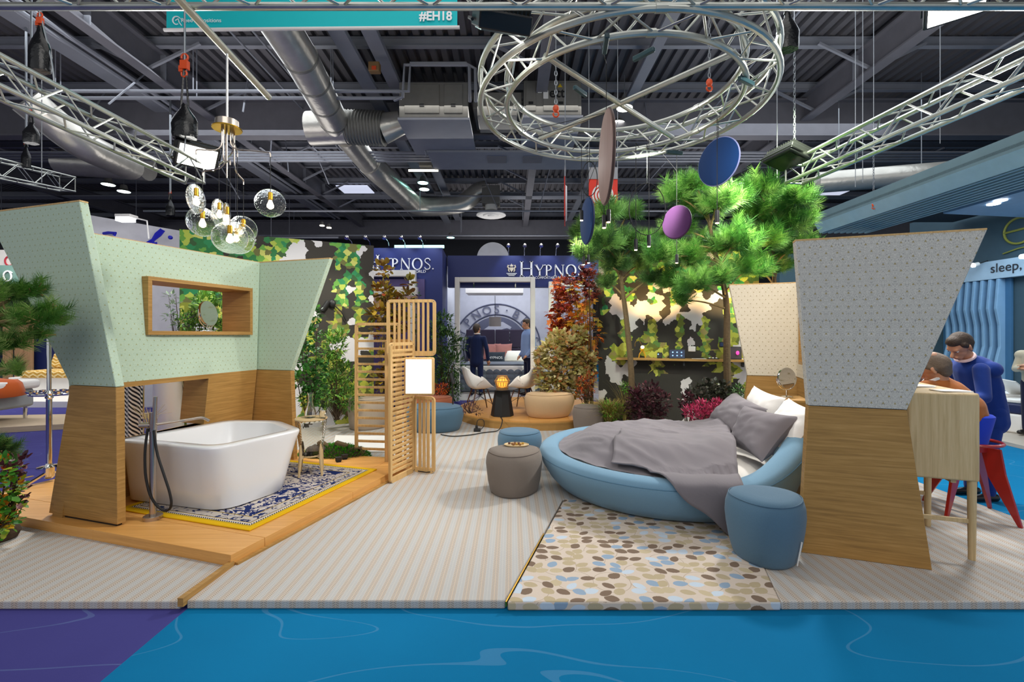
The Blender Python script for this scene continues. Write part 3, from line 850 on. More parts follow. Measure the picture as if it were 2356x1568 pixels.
# spine: upper and lower skins with a niche and a slot cut through
WN, WF = V(-3.52, 3.76, 1.13), V(-3.09, 5.60, 1.13)
TN, TF = V(-3.70, 3.80, 2.425), V(-3.055, 5.60, 2.425)
BN, BF = V(-3.62, 3.72, PZ), V(-3.19, 5.60, PZ)
def spine(a, z):
    if z >= 1.13:
        t = (z - 1.13) / 1.295; p, q = WN.lerp(TN, t), WF.lerp(TF, t)
    else:
        t = (z - PZ) / (1.13 - PZ); p, q = BN.lerp(WN, t), BF.lerp(WF, t)
    return p.lerp(q, a)
def holed(fn, dirv, a0, a1, z0, z1, hole, name, mat, root):
    A = sorted({a0, a1, *hole[:2]}); Z = sorted({z0, z1, *hole[2:]})
    mb = MB()
    for i in range(len(A) - 1):
        for j in range(len(Z) - 1):
            if A[i] >= hole[0] - 1e-6 and A[i + 1] <= hole[1] + 1e-6 and Z[j] >= hole[2] - 1e-6 and Z[j + 1] <= hole[3] + 1e-6: continue
            q = [fn(A[i], Z[j]), fn(A[i + 1], Z[j]), fn(A[i + 1], Z[j + 1]), fn(A[i], Z[j + 1])]
            mb.hexa([q[0] + dirv, q[1] + dirv, q[1], q[0], q[3] + dirv, q[2] + dirv, q[2], q[3]])
    return mb.build(name, mat, root, smooth=0)
BACK = -WL * .12
def ya(Y, z):                            # parameter along the spine at depth Y
    p, q = spine(0, z), spine(1, z); return (Y - p.y) / (q.y - p.y)
a_n0, a_n1 = ya(4.34, 1.8), ya(5.45, 1.8)
holed(spine, BACK, 0, 1, 1.13, 2.425, (a_n0, a_n1, 1.58, 2.07), 'spine_panel', M['paper_green'], bp)
holed(spine, BACK, 0, 1, PZ, 1.13, (0.0, ya(4.95, 1.0), .60, 1.085), 'spine_base', M['oak'], bp)
mb = MB(); a, b = spine(0, 2.428) + BACK / 2, spine(1, 2.428) + BACK / 2; mb.beam(a, b, .115, .008); mb.build('top_edge', M['ply'], bp, smooth=0)
# niche frame: four oak boards pierced right through the wall
nd = V(.2787, .9604, 0)                  # along the wall
NF = V(-3.395, 4.316, 0); nn = V(.9604, -.2787, 0); NL = 1.196
def nq(s, z, d): return NF + nd * s + nn * d + V(0, 0, z)
fr = .038
for s0, s1, z0, z1 in ((0, NL, 1.55, 1.55 + fr), (0, NL, 2.10 - fr, 2.10), (0, fr, 1.55 + fr, 2.10 - fr), (NL - fr, NL, 1.55 + fr, 2.10 - fr)):
    mb = MB(); dk = -.42
    mb.hexa([nq(s0, z0, 0), nq(s0, z0, dk), nq(s1, z0, dk), nq(s1, z0, 0), nq(s0, z1, 0), nq(s0, z1, dk), nq(s1, z1, dk), nq(s1, z1, 0)])
    mb.build('niche_board', M['oak'], bp, smooth=0, bev=.002, seg=1)
# slot lining
SL = [spine(0, 1.0), spine(ya(4.95, 1.0), 1.0)]
sd = (SL[1] - SL[0]).normalized()
def sq(a, z, d): 
    p = spine(a, z); return p + WL * d
ae = ya(4.98, 1.0)
for a0_, a1_, z0, z1, dd in ((0.06, ae, 1.085, 1.126, .13), (ae - .022, ae, .60, 1.085, .34), (0.06, ae, .565, .60, .13)):
    mb = MB(); mb.hexa([sq(a0_, z0, .008), sq(a0_, z0, -dd), sq(a1_, z0, -dd), sq(a1_, z0, .008), sq(a0_, z1, .008), sq(a0_, z1, -dd), sq(a1_, z1, -dd), sq(a1_, z1, .008)])
    mb.build('slot_board', M['oak'], bp, smooth=0)

# round vanity mirror standing in the niche
def vanity(name, label, c, r, yaw, stem, foot, tilt=0):
    o = thing(name, label, 'mirror', (c.x, c.y, c.z - stem), 0)
    R = Matrix.Rotation(yaw, 3, 'Z') @ Matrix.Rotation(PI / 2 + tilt, 3, 'X')
    mb = MB(); mb.lathe([(r * .9, -.010), (r, -.012), (r * 1.02, 0), (r, .012), (r * .9, .010)], c, 40, M=R); mb.build('rim', M['chrome'], o)
    mb = MB(); mb.lathe([(.001, -.004), (r * .91, -.004), (r * .91, .004), (.001, .004)], c, 40, M=R); mb.build('mirror_glass', plain(name + '_silver', '#e4e8e6', .02, 1, 0), o)
    mb = MB(); hx = R @ V(1, 0, 0)
    yo = [c + hx * (r + .018) * math.cos(t) + V(0, 0, -1) * (r + .018) * math.sin(t) for t in [PI * i / 14 for i in range(15)]]
    mb.tube(yo, .006, 8)
    mb.cyl(c - V(0, 0, r + .018), c - V(0, 0, stem), .009, n=10); mb.build('yoke', M['chrome'], o)
    mb = MB(); mb.lathe([(foot, 0), (foot, .008), (foot * .8, .014), (.012, .02)], c - V(0, 0, stem), 28); mb.build('foot', M['chrome'], o)
    return o
vm = NF + nd * .70 + nn * -.10
vanity('vanity_mirror', 'round chrome tilting mirror standing in the oak niche of the green partition', V(vm.x, vm.y, 1.588 + .195), .135, math.atan2(nn.y, nn.x) + PI / 2 + .25, .195, .07, -.15)

# ---------------------------------------------------------------- bathtub
def rpoly(pts, rads, k=7):               # rounded polygon, fixed number of points
    n = len(pts); out = []
    for i in range(n):
        a, b, c = V(*pts[i - 1]), V(*pts[i]), V(*pts[(i + 1) % n])
        r = rads[i]
        p, q = b + (a - b).normalized() * r, b + (c - b).normalized() * r
        for j in range(k):
            t = j / (k - 1)
            out.append(p * (1 - t) ** 2 + b * 2 * t * (1 - t) + q * t * t)
    return out
bt = thing('bathtub', 'large white freestanding bathtub with chamfered corners on the patterned rug', 'bathtub', (-2.8, 4.35, PZ + .012))
rim = [(-3.46, 4.04), (-2.40, 3.72), (-2.04, 4.50), (-2.50, 4.96), (-3.06, 5.00)]
base = [(-3.43, 4.09), (-2.37, 3.79), (-2.13, 4.36), (-2.47, 4.78), (-3.02, 4.84)]
cr = V(-2.70, 4.42)
def ring(poly, rads, z, off=0):
    r = rpoly(poly, rads)
    return [V(p.x + (cr.x - p.x) * off, p.y + (cr.y - p.y) * off, z) for p in r]
RR, BR = [.12, .17, .10, .14, .12], [.12, .20, .15, .18, .14]
def mixr(t, z, off=0):
    A, B = rpoly(base, BR), rpoly(rim, RR)
    return [V(*(a.lerp(b, t)), 0) + V((cr.x - a.lerp(b, t).x) * off, (cr.y - a.lerp(b, t).y) * off, z) for a, b in zip(A, B)]
zb, zt = PZ + .014, .635
mb = MB()
rings = [mixr(0, zb, .03), mixr(0, zb + .012), mixr(.25, zb + .15), mixr(.55, zb + .32), mixr(.85, zb + .47), mixr(1, zt - .022), mixr(1.0, zt - .006, .004), mixr(1, zt, .018), mixr(1, zt, .16), mixr(1, zt - .006, .185), mixr(1, zt - .05, .20), mixr(.8, zt - .2, .235), mixr(.45, zt - .36, .28), mixr(.3, zt - .43, .42), mixr(.3, zt - .44, .8)]
mb.loft(rings); mb.build('tub_shell', M['tub'], bt, smooth=50)
mb = MB(); mb.lathe([(.03, 0), (.03, .006), (.02, .01)], (cr.x, cr.y, zt - .445), 20); mb.build('drain', M['chrome'], bt)

# floor standing tap
fx = on(352, 1193, PZ)
tp = thing('bath_tap', 'brushed steel floor standing tap with black hose and hand shower beside the bathtub', 'tap', (fx.x, fx.y, PZ))
mb = MB(); mb.lathe([(.066, 0), (.066, .028), (.06, .032), (.02, .032)], (fx.x, fx.y, PZ), 32); mb.build('floor_flange', M['steel'], tp)
mb = MB(); mb.cyl((fx.x, fx.y, PZ + .03), (fx.x, fx.y, .93), .024, n=20); mb.build('column', M['steel'], tp)
zs = at(352, 977, fx.y).z
mb = MB(); a, b = V(fx.x - .09, fx.y - .02, zs), V(fx.x + .02, fx.y, zs); mb.cyl(a, b, .022, n=16); mb.cyl(V(fx.x, fx.y, zs - .05), V(fx.x, fx.y, zs + .05), .028, n=18); mb.build('mixer_body', M['steel'], tp)
mb = MB(); mb.tube(path([(fx.x, fx.y, zs), (fx.x + .16, fx.y + .14, zs + .012), (fx.x + .25, fx.y + .22, zs + .022), (fx.x + .285, fx.y + .25, zs - .012)], 5), .011, 12); mb.build('spout', M['steel'], tp)
mb = MB(); mb.cyl(V(fx.x + .03, fx.y - .03, zs - .03), V(fx.x + .042, fx.y - .03, zs + .23), .014, n=12); mb.build('hand_shower', M['steel'], tp)
mb = MB(); mb.cyl(V(fx.x - .085, fx.y - .02, zs), V(fx.x - .095, fx.y - .025, zs + .05), .006, n=8); mb.build('lever', M['steel'], tp)
hp = [(340, 985), (333, 1035), (334, 1095), (345, 1140), (362, 1165), (380, 1176), (392, 1170), (395, 1155), (390, 1130), (375, 1085), (360, 1040), (354, 990)]
mb = MB(); mb.tube(path([at(x, y, fx.y - .03 - .01 * math.sin(i)) for i, (x, y) in enumerate(hp)], 3), .0095, 10); mb.build('hose', M['cable'], tp)

wbp = [on(762, 1043), on(888, 1041), on(892, 1006), on(772, 1004)]
mb = MB(); mb.prism([V(p.x, p.y, .003) for p in wbp], (0, 0, .022)); mb.build('white_board', M['white'], None, label='flat white board lying on the carpet behind the slatted screen', cat='board', smooth=0, bev=.003)
# glass tank side table
sx = at(716, 1075, 4.86)
sg = thing('side_table', 'textured glass bowl in a pale wooden four legged stand beside the bathtub', 'side table', (sx.x, sx.y, PZ + .012))
gx, gy = sx.x, sx.y
mb = MB()
rows = []
for i in range(27):
    z = .30 + i * .0138; r = lerp(.095, .152, (i / 26) ** .8)
    rows.append([V(gx + (r + .006 * math.cos(8 * (2 * PI * k / 80) * 2.5 + i * PI)) * math.cos(2 * PI * k / 80), gy + (r + .006 * math.cos(8 * (2 * PI * k / 80) * 2.5 + i * PI)) * math.sin(2 * PI * k / 80), z) for k in range(80)])
inner = [[p + (V(gx, gy, p.z) - p) * .08 + V(0, 0, .006) for p in r] for r in rows]
mb.loft(rows + inner[::-1])
mb.build('glass_bowl', glass('smoked_cut_glass', (.95, .95, .92, 1), .04, 1.22), sg, smooth=50)
mb = MB(); mb.lathe([(.001, .664), (.155, .664), (.16, .668), (.16, .678), (.155, .682), (.001, .682)], (gx, gy, 0), 40); mb.build('lid', M['ash'], sg)
mb = MB(); mb.lathe([(.09, .285), (.105, .285), (.105, .30), (.09, .30)], (gx, gy, 0), 32); mb.build('support_ring', M['ash'], sg)
for k in range(4):
    a = PI / 4 + k * PI / 2 + .35; d = V(math.cos(a), math.sin(a), 0)
    mb = MB(); mb.tube(path([V(gx, gy, PZ + .015) + d * .155, V(gx, gy, .30) + d * .135, V(gx, gy, .42) + d * .135]), [.011] + [.017] * 7 + [.008], 10)
    mb.beam(V(gx, gy, .292) + d * .10, V(gx, gy, .285) + d * .135, .02, .03); mb.build('leg', M['ash'], sg)
clear = glass('clear_glass')
cz = .682
c0 = at(714, 960, 4.86); cv = thing('carafe', 'clear glass carafe on the glass side table', 'carafe', (c0.x, gy, cz))
mb = MB(); o_ = [(.05, .002), (.058, .02), (.055, .07), (.032, .13), (.026, .17), (.026, .235), (.034, .262)]; mb.lathe([(.001, 0)] + o_ + [(r - .003, z) for r, z in o_[::-1]] + [(.001, .006)], (c0.x, gy, cz), 32); mb.build('glass_body', clear, cv, smooth=60)
c1 = at(740, 960, 4.80); cu_ = thing('drinking_glass', 'short cut glass tumbler beside the carafe', 'glass', (c1.x, gy - .03, cz))
mb = MB(); o_ = [(.030, 0), (.036, .03), (.038, .075)]; mb.lathe([(.001, 0)] + o_ + [(r - .003, z + .002) for r, z in o_[::-1]] + [(.001, .008)], (c1.x, gy - .03, cz), 24); mb.build('glass_body', clear, cu_, smooth=60)

# ---------------------------------------------------------------- slatted screen with light box
sc_ = thing('slatted_screen', 'birch plywood folding screen of slatted panels with a glowing light box', 'screen', on(905, 1090))
def spanel(p0, p1, z0, z1, kind, n, bw=.04, th=.028, rim=.035, skip=0, feet=True):
    p0, p1 = V(p0.x, p0.y, 0), V(p1.x, p1.y, 0)
    d = (p1 - p0); L = d.length; d /= L; nn_ = V(-d.y, d.x, 0)
    def q(s, z): return p0 + d * s + V(0, 0, z)
    # rounded outer frame as one ring
    r = .05; out = []; inn = []
    def rr(x0, y0, x1, y1, rad):
        o = []
        for cx_, cy_, a0 in ((x1 - rad, y1 - rad, 0), (x0 + rad, y1 - rad, 90), (x0 + rad, y0 + rad, 180), (x1 - rad, y0 + rad, 270)):
            for k in range(5):
                a = math.radians(a0 + k * 22.5); o.append((cx_ + rad * math.cos(a), cy_ + rad * math.sin(a)))
        return o
    A, B = rr(0, z0, L, z1, r), rr(rim, z0 + rim * 1.6, L - rim, z1 - rim, .012)
    mb = MB(); m = len(A)
    for off in (0, 1):
        pass
    vs = [q(*a) - nn_ * th / 2 for a in A] + [q(*b) - nn_ * th / 2 for b in B] + [q(*b) + nn_ * th / 2 for b in B] + [q(*a) + nn_ * th / 2 for a in A]
    fs = []
    for i in range(m):
        j = (i + 1) % m
        for k in range(4):
            a, b = k * m, ((k + 1) % 4) * m
            fs.append((a + i, a + j, b + j, b + i))
    mb.add(vs, fs); fo = mb.build('panel_frame', M['ply'], sc_, smooth=35)
    for k in range(n):
        mb = MB()
        if kind == 'h':
            z = lerp(z0 + rim * 1.6, z1 - rim, (k + 1) / (n + 1))
            mb.box(q(L / 2, z), (L - 2 * rim + .004, th * .9, bw * .55), M=Matrix((d, nn_, V(0, 0, 1))).transposed())
        else:
            s_ = lerp(rim, L - rim, (k + 1) / (n + 1))
            mb.box(q(s_, (z0 + z1) / 2), (bw * .6, th * .9, z1 - z0 - 2 * rim), M=Matrix((d, nn_, V(0, 0, 1))).transposed())
        mb.build('slat', M['ply'], fo, smooth=0, bev=.002, seg=1)
    for s_, z in ((.022, z0 + .025), (L - .022, z0 + .025), (.022, z1 - .025), (L - .022, z1 - .025)):
        mb = MB(); mb.cyl(q(s_, z) - nn_ * (th / 2 + .002), q(s_, z) + nn_ * (th / 2 + .002), .006, n=8); mb.build('bolt', M['steel'], fo)
    return fo
A0, A1 = on(817, 1059), V(-1.36, 5.63, 0)
spanel(A0, A1, .0, 1.70, 'h', 16, .05)
b0, b1 = on(896, 1113), on(951, 1085)
spanel(b0, b1, .0, 1.47, 'h', 26, .05)
spanel(at(886, 800, 5.38), at(949, 800, 5.36), .0, 1.50, 'v', 4)
spanel(at(890, 800, 5.30), at(1003, 800, 5.26), 1.31, 1.955, 'v', 8)
d0, d1 = at(951, 1000, 5.26), on(1001, 1089)
spanel(d0, d1, .0, .86, 'v', 3, .05)
e0, e1 = at(931, 850, 4.98), at(1000, 850, 4.98)
lb = (e0 + e1) / 2
mb = MB(); mb.box((lb.x, lb.y, 1.105), ((e1 - e0).length, .05, .41)); bx = mb.build('light_box', M['ply'], sc_, bev=.02, label='square ply light box')
mb = MB(); mb.box((lb.x - .005, lb.y - .028, 1.105), ((e1 - e0).length - .045, .006, .365)); mb.build('glowing_panel', lamp('light_panel', '#fffaf2', 1.15), bx, bev=.002, label='glowing white panel')
mb = MB(); mb.tube([V(e0.x + .1, 5.2, .02), V(e0.x + .2, 5.15, .02), V(e0.x + .28, 5.2, .015), V(e0.x + .2, 5.24, .02)], .006, 6); mb.build('cable', M['cable'], sc_)
# ---------------------------------------------------------------- bedroom partition (right)
M['oak_back'] = M['oak']
rp = thing('bedroom_partition', 'grey and cream wallpapered partition with oak base and slanted wings behind the round bed', 'partition', (2.9, 4.3, 0))
R0 = V(2.052, 3.298, 0)
def rw(t, z, s=0): return R0 + WR * t + UR * s + V(0, 0, z)
wing(rp, rw, [(0, .002), (.7575, .002), (.6225, 1.046), (.0536, 1.046)], [(.0536, 1.05), (.6225, 1.05), (1.039, 2.22), (-.027, 2.22)], .085, M['paper_grey'], UR)
G0 = V(2.914, 5.72, 0)
def rf(t, z, s=0): return G0 + WR * t + UR * s + V(0, 0, z)
wing(rp, rf, [(-.11, .002), (.60, .002), (.57, 1.046), (0, 1.046)], [(0, 1.05), (.57, 1.05), (.62, 2.172), (-.205, 2.172)], .085, M['paper_cream'], UR)
S0 = rw(.53, 0, .09); S1 = rf(.53, 0)
def spr(a, z):
    p = S0.lerp(S1, a); ln = .16 * max(0, z - 1.05)
    return p + WR * (ln * (1 - a)) + V(0, 0, z)
b_n0, b_n1 = .22, .86
holed(spr, WR * .10, 0, 1, 1.05, 2.172, (b_n0, b_n1, 1.25, 1.72), 'spine_panel', M['paper_cream'], rp)
holed(spr, WR * .10, 0, 1, .002, 1.046, (.4, .4, .5, .5), 'spine_base', M['oak'], rp)
nL = (S1 - S0).length
for s0, s1, z0, z1 in ((b_n0, b_n1, 1.22, 1.25), (b_n0, b_n1, 1.72, 1.75), (b_n0, b_n0 + .012, 1.25, 1.72), (b_n1 - .012, b_n1, 1.25, 1.72)):
    q = lambda s, z, d: S0.lerp(S1, s) + WR * d + V(0, 0, z)
    mb = MB(); mb.hexa([q(s0, z0, -.06), q(s0, z0, .3), q(s1, z0, .3), q(s1, z0, -.06), q(s0, z1, -.06), q(s0, z1, .3), q(s1, z1, .3), q(s1, z1, -.06)])
    mb.f = [f[::-1] for f in mb.f]
    mb.build('niche_board', M['oak'], rp, smooth=0)
p = at(1846, 930, 4.55); mb = MB(); p = spr(.55, .93) - WR * .004; mb.box(p, (.008, .08, .08), M=Matrix((WR, UR, V(0, 0, 1))).transposed()); sw = mb.build('socket_plate', M['oak'], rp, bev=.002)
mb = MB(); mb.box(p - WR * .006, (.008, .04, .04), M=Matrix((WR, UR, V(0, 0, 1))).transposed()); mb.build('switch', M['white'], sw)
# bedside ledge (part of the partition) carrying the mirror
lg = at(1811, 925, 5.1)
mb = MB(); q = V(2.99, 5.0, .86); mb.box(q, (.30, .44, .028), M=Matrix((WR, UR, V(0, 0, 1))).transposed()); mb.build('bedside_ledge', M['oak'], rp, bev=.003)
mc = V(2.885, 5.02, .874)
zc = at(1810, 869, mc.y).z
vanity('vanity_mirror', 'round magnifying mirror on a chrome stem beside the white pillows', V(at(1810, 869, mc.y).x, mc.y, zc), .112, PI + .25, zc - .874, .06, .1)

# ---------------------------------------------------------------- round bed
BC = V(1.60, 4.90, 0)
bed = thing('round_bed', 'large round bed with a light blue upholstered rim rising to a headboard', 'bed', BC)
th0 = math.atan2(WR.y, WR.x)
blue = fabric('sky_blue_wool', '#7499b2'); 
def rise(t):
    d = abs((t - th0 + PI) % (2 * PI) - PI)
    return .36 * (1 - sstep(.12, 1.05, d)) 
prof = [(1.06, .02), (1.13, .025), (1.20, .10), (1.275, .22), (1.305, .30), (1.295, .345), (1.26, .368), (1.19, .376), (1.13, .37), (1.10, .35), (1.085, .30), (1.085, .20)]
NB = 120
rings = []
for r, z in prof:
    ring_ = []
    for k in range(NB):
        t = 2 * PI * k / NB; h = rise(t); f = max(0, (z - .10) / .276)
        rr = r + h * .10 * f
        ring_.append(BC + V(rr * math.cos(t), rr * math.sin(t), z + h * f))
    rings.append(ring_)
mb = MB(); mb.loft(rings, True, False); mb.build('upholstered_rim', blue, bed, smooth=180)
mb = MB()
for r, z in ((1.302, .318),):
    mb.tube([BC + V((r + rise(2 * PI * k / 90) * .1) * math.cos(2 * PI * k / 90), (r + rise(2 * PI * k / 90) * .1) * math.sin(2 * PI * k / 90), z + rise(2 * PI * k / 90) * .86) for k in range(90)], .004, 6, True)
mb.build('seam', fabric('blue_piping', '#58809a'), bed)
mb = MB(); mb.lathe([(1.0, .2), (1.06, .22), (1.075, .31), (1.05, .345), (.95, .385), (.8, .40), (.001, .41)], BC, 64, cap0=False); mb.build('mattress', fabric('white_sheet', '#eee8e0', .05), bed, smooth=60)
# duvet: a soft dome with creases, ending in a fold near the pillows
lin_ = fabric('grey_linen', '#7c767b', .12, 340)
def wr(x, y):
    p = V(x * 2.2, y * 2.2, 3.1)
    q = V(x * 5 + y * 3, y * 2.0 - x, 1.7)
    return .026 * noise.noise(p) + .030 * (1 - abs(noise.noise(q * 1.3))) ** 2 + .014 * (1 - abs(noise.noise(V(x * 9, y * 4 + x * 5, 6)))) 
WEDGE = .60
def duvet(s, t):
    a = 2 * PI * t; r = s * 1.10
    x, y = r * math.cos(a), r * math.sin(a)
    wv = x * WR.x + y * WR.y; uu = x * UR.x + y * UR.y
    over = wv - WEDGE - .05 * math.sin(uu * 5) - .04 * math.sin(uu * 11 + 1)
    if over > 0:
        x -= WR.x * over; y -= WR.y * over
    e = sstep(.55, 1.0, s)
    z = .505 - .160 * e ** 1.5 + wr(x, y) * (1 - .35 * e)
    k = sstep(.25, .6, wv) * sstep(-.3, .55, uu)
    z += .10 * k * (1 + .5 * noise.noise(V(x * 5, y * 5, 9)))
    if over > 0: z -= min(.10 + .1 * k, over * 1.2)
    return BC + V(x, y, z)
mb = MB(); mb.grid(46, 150, duvet); dv = mb.build('duvet', lin_, bed, smooth=180)
# top layer folded back and hanging over the front of the rim
def flap(s, t):
    # s along the front edge (from foot side to pillow side), t from the middle of the bed outwards
    wv = lerp(-.42, .63, s) + .015 * math.sin(t * 9)
    reach = lerp(.98, 1.62, sstep(.05, .95, s)) + .03 * math.sin(s * 14)
    d = lerp(.15, reach, t)
    lim = math.sqrt(max(.01, 1.085 ** 2 - wv * wv)); lim2 = math.sqrt(max(.01, 1.30 ** 2 - wv * wv))
    if d <= lim:
        e = sstep(.55, 1.0, math.hypot(wv, d) / 1.085)
        p = BC + WR * wv - UR * d; z = .505 - .135 * e ** 1.5 + .028 + wr(p.x - BC.x, p.y - BC.y) * .8
        z += .05 * sstep(.2, .6, wv) * sstep(.3, -.5, -d)
    elif d <= lim2 + .02:
        p = BC + WR * wv - UR * d; k = (d - lim) / (lim2 + .02 - lim); z = .40 + .022 * math.sin(PI * min(1, k)) - .02 * k
    else:
        o = d - lim2 - .02
        p = BC + WR * wv - UR * (lim2 + .02 + min(o, .02)); z = .38 - o * .95
    p = p + V(0, 0, z + .006 * math.sin(s * 23 + t * 4) * t)
    return p
mb = MB(); mb.grid(40, 40, flap); fo = mb.build('folded_layer', lin_, bed, smooth=180, solid=.012)

def pillow(name, label, cs, th, mat, group=None, n=22, ear=.10, seed=0):
    c = [Vector(q) for q in cs]                # four corners in order
    nrm = ((c[1] - c[0]).cross(c[3] - c[0])).normalized()
    ctr = sum(c, V(0, 0, 0)) / 4
    def fn(sg):
        def g(i, j):
            x, y = i * 2 - 1, j * 2 - 1
            xx = x * (1 - .09 * (1 - y * y) * x * x); yy = y * (1 - .09 * (1 - x * x) * y * y)
            a = c[0].lerp(c[1], (xx + 1) / 2); b = c[3].lerp(c[2], (xx + 1) / 2)
            p = a.lerp(b, (yy + 1) / 2)
            h = th * (max(0, (1 - x ** 4) * (1 - y ** 4))) ** .55 * (.75 + .25 * (1 - max(abs(x), abs(y))))
            cr_ = .014 * (1 - abs(noise.noise(V(x * 2.4 + seed, y * 2.4, sg * 3 + seed)))) * (1 - max(abs(x), abs(y)) ** 6) + .01 * noise.noise(V(x * 4, y * 4 + seed, sg))
            return p + nrm * sg * (h + cr_ * 1.0 * (h > .002))
        return g
    mb = MB(); mb.grid(n, n, fn(1)); mb.grid(n, n, lambda i, j: fn(-1)(1 - i, j))
    o = mb.build(name, mat, None, smooth=180, label=label, cat='pillow', group=group)
    return o
wl = fabric('white_cotton', '#f0ece8', .05, 200)
pillow('pillow', 'grey linen pillow in front, leaning with its tip to the right', [(2.146, 4.54, .47), (2.15, 3.98, .455), (2.58, 4.14, .82), (2.27, 4.52, .86)], .115, lin_, seed=1)
pillow('pillow', 'grey linen pillow behind, leaning against the white pillows', [(2.30, 5.40, .58), (2.28, 4.72, .50), (2.52, 4.55, .82), (2.60, 5.36, .88)], .11, lin_, seed=2)
pillow('pillow', 'white pillow at the back of the bed below the mirror', [(2.54, 5.26, .50), (2.54, 4.72, .50), (2.74, 4.62, .92), (2.70, 5.16, .985)], .075, wl, seed=3)
pillow('pillow', 'white quilted pillow beside the grey partition wing', [(2.48, 4.62, .50), (2.42, 4.02, .50), (2.70, 4.02, .88), (2.72, 4.55, .93)], .09, wl, seed=4)

# ---------------------------------------------------------------- poufs
def pouf(name, label, c, rx, ry, h, mat, rz=0, tri=.0, taper=.80, group=None, lean=0):
    o = thing(name, label, 'pouf', c, rz, group)
    n = 56
    def rr(t): return 1 + tri * math.cos(3 * t) 
    prof = [(taper * .90, 0), (taper * .97, .006), (taper + .02, .05), (lerp(taper, 1, .55), .25), (.97, .48), (1.0, .66), (.985, .80), (.93, .91), (.84, .97), (.70, .995), (.45, 1.0), (.1, 1.005)]
    mb = MB()
    mb.loft([[V(rx * r * rr(2 * PI * k / n) * math.cos(2 * PI * k / n) + lean * z, ry * r * rr(2 * PI * k / n) * math.sin(2 * PI * k / n), z * h) for k in range(n)] for r, z in prof])
    mb.build('cushion_body', mat, o, smooth=180, local=True)
    mb = MB(); r, z = .90, .945
    mb.tube([V(rx * r * rr(2 * PI * k / n) * math.cos(2 * PI * k / n) + lean * z, ry * r * rr(2 * PI * k / n) * math.sin(2 * PI * k / n), z * h) for k in range(n)], .004, 5, True)
    mb.build('seam', mat, o, local=True)
    return o
bluep = fabric('blue_felt', '#547288'); taupe = fabric('taupe_felt', '#80756c'); sand = fabric('sand_felt', '#c9ab85'); tan_ = fabric('grey_beige_felt', '#b3a493'); terra = fabric('terracotta_felt', '#b0694c')
fb = pouf('pouf', 'blue felt pouf in the foreground before the grey partition wing', (1.775, 3.235, .004), .262, .245, .445, bluep, .3, .05, .79)
mb = MB(); a = 0.0
pts = [Vector((.285 * r * math.cos(-1.35) * 1.0, .25 * r * math.sin(-1.35) * 1.0, z * .445)) * 1.0 for r, z in ((.86, .05), (.925, .25), (.98, .42))]
pts = [Vector((q.x * (1 + .05 * math.cos(-4.05)), q.y * (1 + .05 * math.cos(-4.05)), q.z)) for q in pts]
mb.tube(pts, .005, 6); mb.build('zip', M['white'], fb, local=True, label='pale zip at the pouf seam')
pouf('pouf', 'dark taupe felt pouf in front of the round bed with a wooden tray behind it', (.02, 4.60, 0), .285, .26, .425, taupe, .5, .05, .84)
pouf('pouf', 'small blue felt pouf behind the taupe pouf near the podium', (.085, 5.62, 0), .27, .25, .40, bluep, .2, .04)
pouf('pouf', 'large sand coloured oval pouf on the round oak podium', (.62, 8.0, .15), .44, .34, .41, sand, .15, .03, .80, lean=.02)
pouf('pouf', 'small grey pouf between the podium and the plants', (1.225, 7.45, 0), .255, .25, .42, taupe, .1, .03, .86)
pouf('pouf', 'wide blue felt pouf behind the slatted screen', (-1.28, 7.62, 0), .48, .42, .40, bluep, -.2, .03, .84)
pouf('pouf', 'terracotta felt pouf behind the wide blue pouf', (-1.62, 8.75, 0), .50, .40, .40, terra, .1, .03, .85)
pouf('pouf', 'greyish beige pouf seen through the slatted screen', (-2.42, 7.75, 0), .33, .30, .52, tan_, .4, .03, .88)
# wooden tray with nuts resting on the taupe pouf
ty = V(.045, 4.705, .4275)
tr_ = thing('tray', 'round wooden tray lying on the back of the taupe pouf', 'tray', ty)
mb = MB(); mb.lathe([(.001, 0), (.118, 0), (.128, .012), (.122, .015), (.11, .006), (.001, .006)], ty, 36, sx=1.0, sy=.7); mb.build('dish', M['ash'], tr_)
for k in range(11):
    a = k * 2.4; r = .015 + .007 * k
    mb = MB(); q = ty + V(r * math.cos(a), r * .6 * math.sin(a), .018); mb.ball(q, (.014, .011, .011), 8, 6)
    mb.build('nut', plain('nut_%d' % (k % 3), ('#5a2f22', '#8a5a2c', '#c79a3a')[k % 3], .5) if k < 3 else bpy.data.materials['nut_%d' % (k % 3)], None, label=('dark red brown dried fruit', 'tan brown nut', 'yellow dried fruit')[k % 3] + ' in the wooden tray on the taupe pouf', cat='nut', group=('dark dried fruit in the wooden tray', 'tan nuts in the wooden tray', 'yellow dried fruit in the wooden tray')[k % 3])

# ---------------------------------------------------------------- round podium, chairs, black table, lantern
pod = thing('podium', 'round oak podium under the two white shell chairs', 'podium', (.45, 8.98, 0))
mb = MB(); mb.lathe([(1.5, 0), (1.5, .126), (.001, .126)], (.45, 8.98, 0), 72); mb.build('podium_edge', M['oak'], pod, smooth=40)
for k in range(9):                       # floor boards
    xa, xb = -1.5 + k * 3.0 / 9 + .001, -1.5 + (k + 1) * 3.0 / 9 - .001
    poly = []
    ys = [math.sqrt(max(0.0, 2.25 - x * x)) for x in np.linspace(xa, xb, 9)]
    poly = [V(.45 + x, 8.98 - y, .126) for x, y in zip(np.linspace(xa, xb, 9), ys)] + [V(.45 + x, 8.98 + y, .126) for x, y in zip(np.linspace(xa, xb, 9)[::-1], ys[::-1])]
    mb = MB(); mb.prism(poly, (0, 0, .024)); mb.build('board', M['deck_oak'], pod, smooth=0)
ht = V(-.17, 8.05, .15)
bt_ = thing('black_table', 'small black table with a faceted conical foot and thin top', 'table', ht)
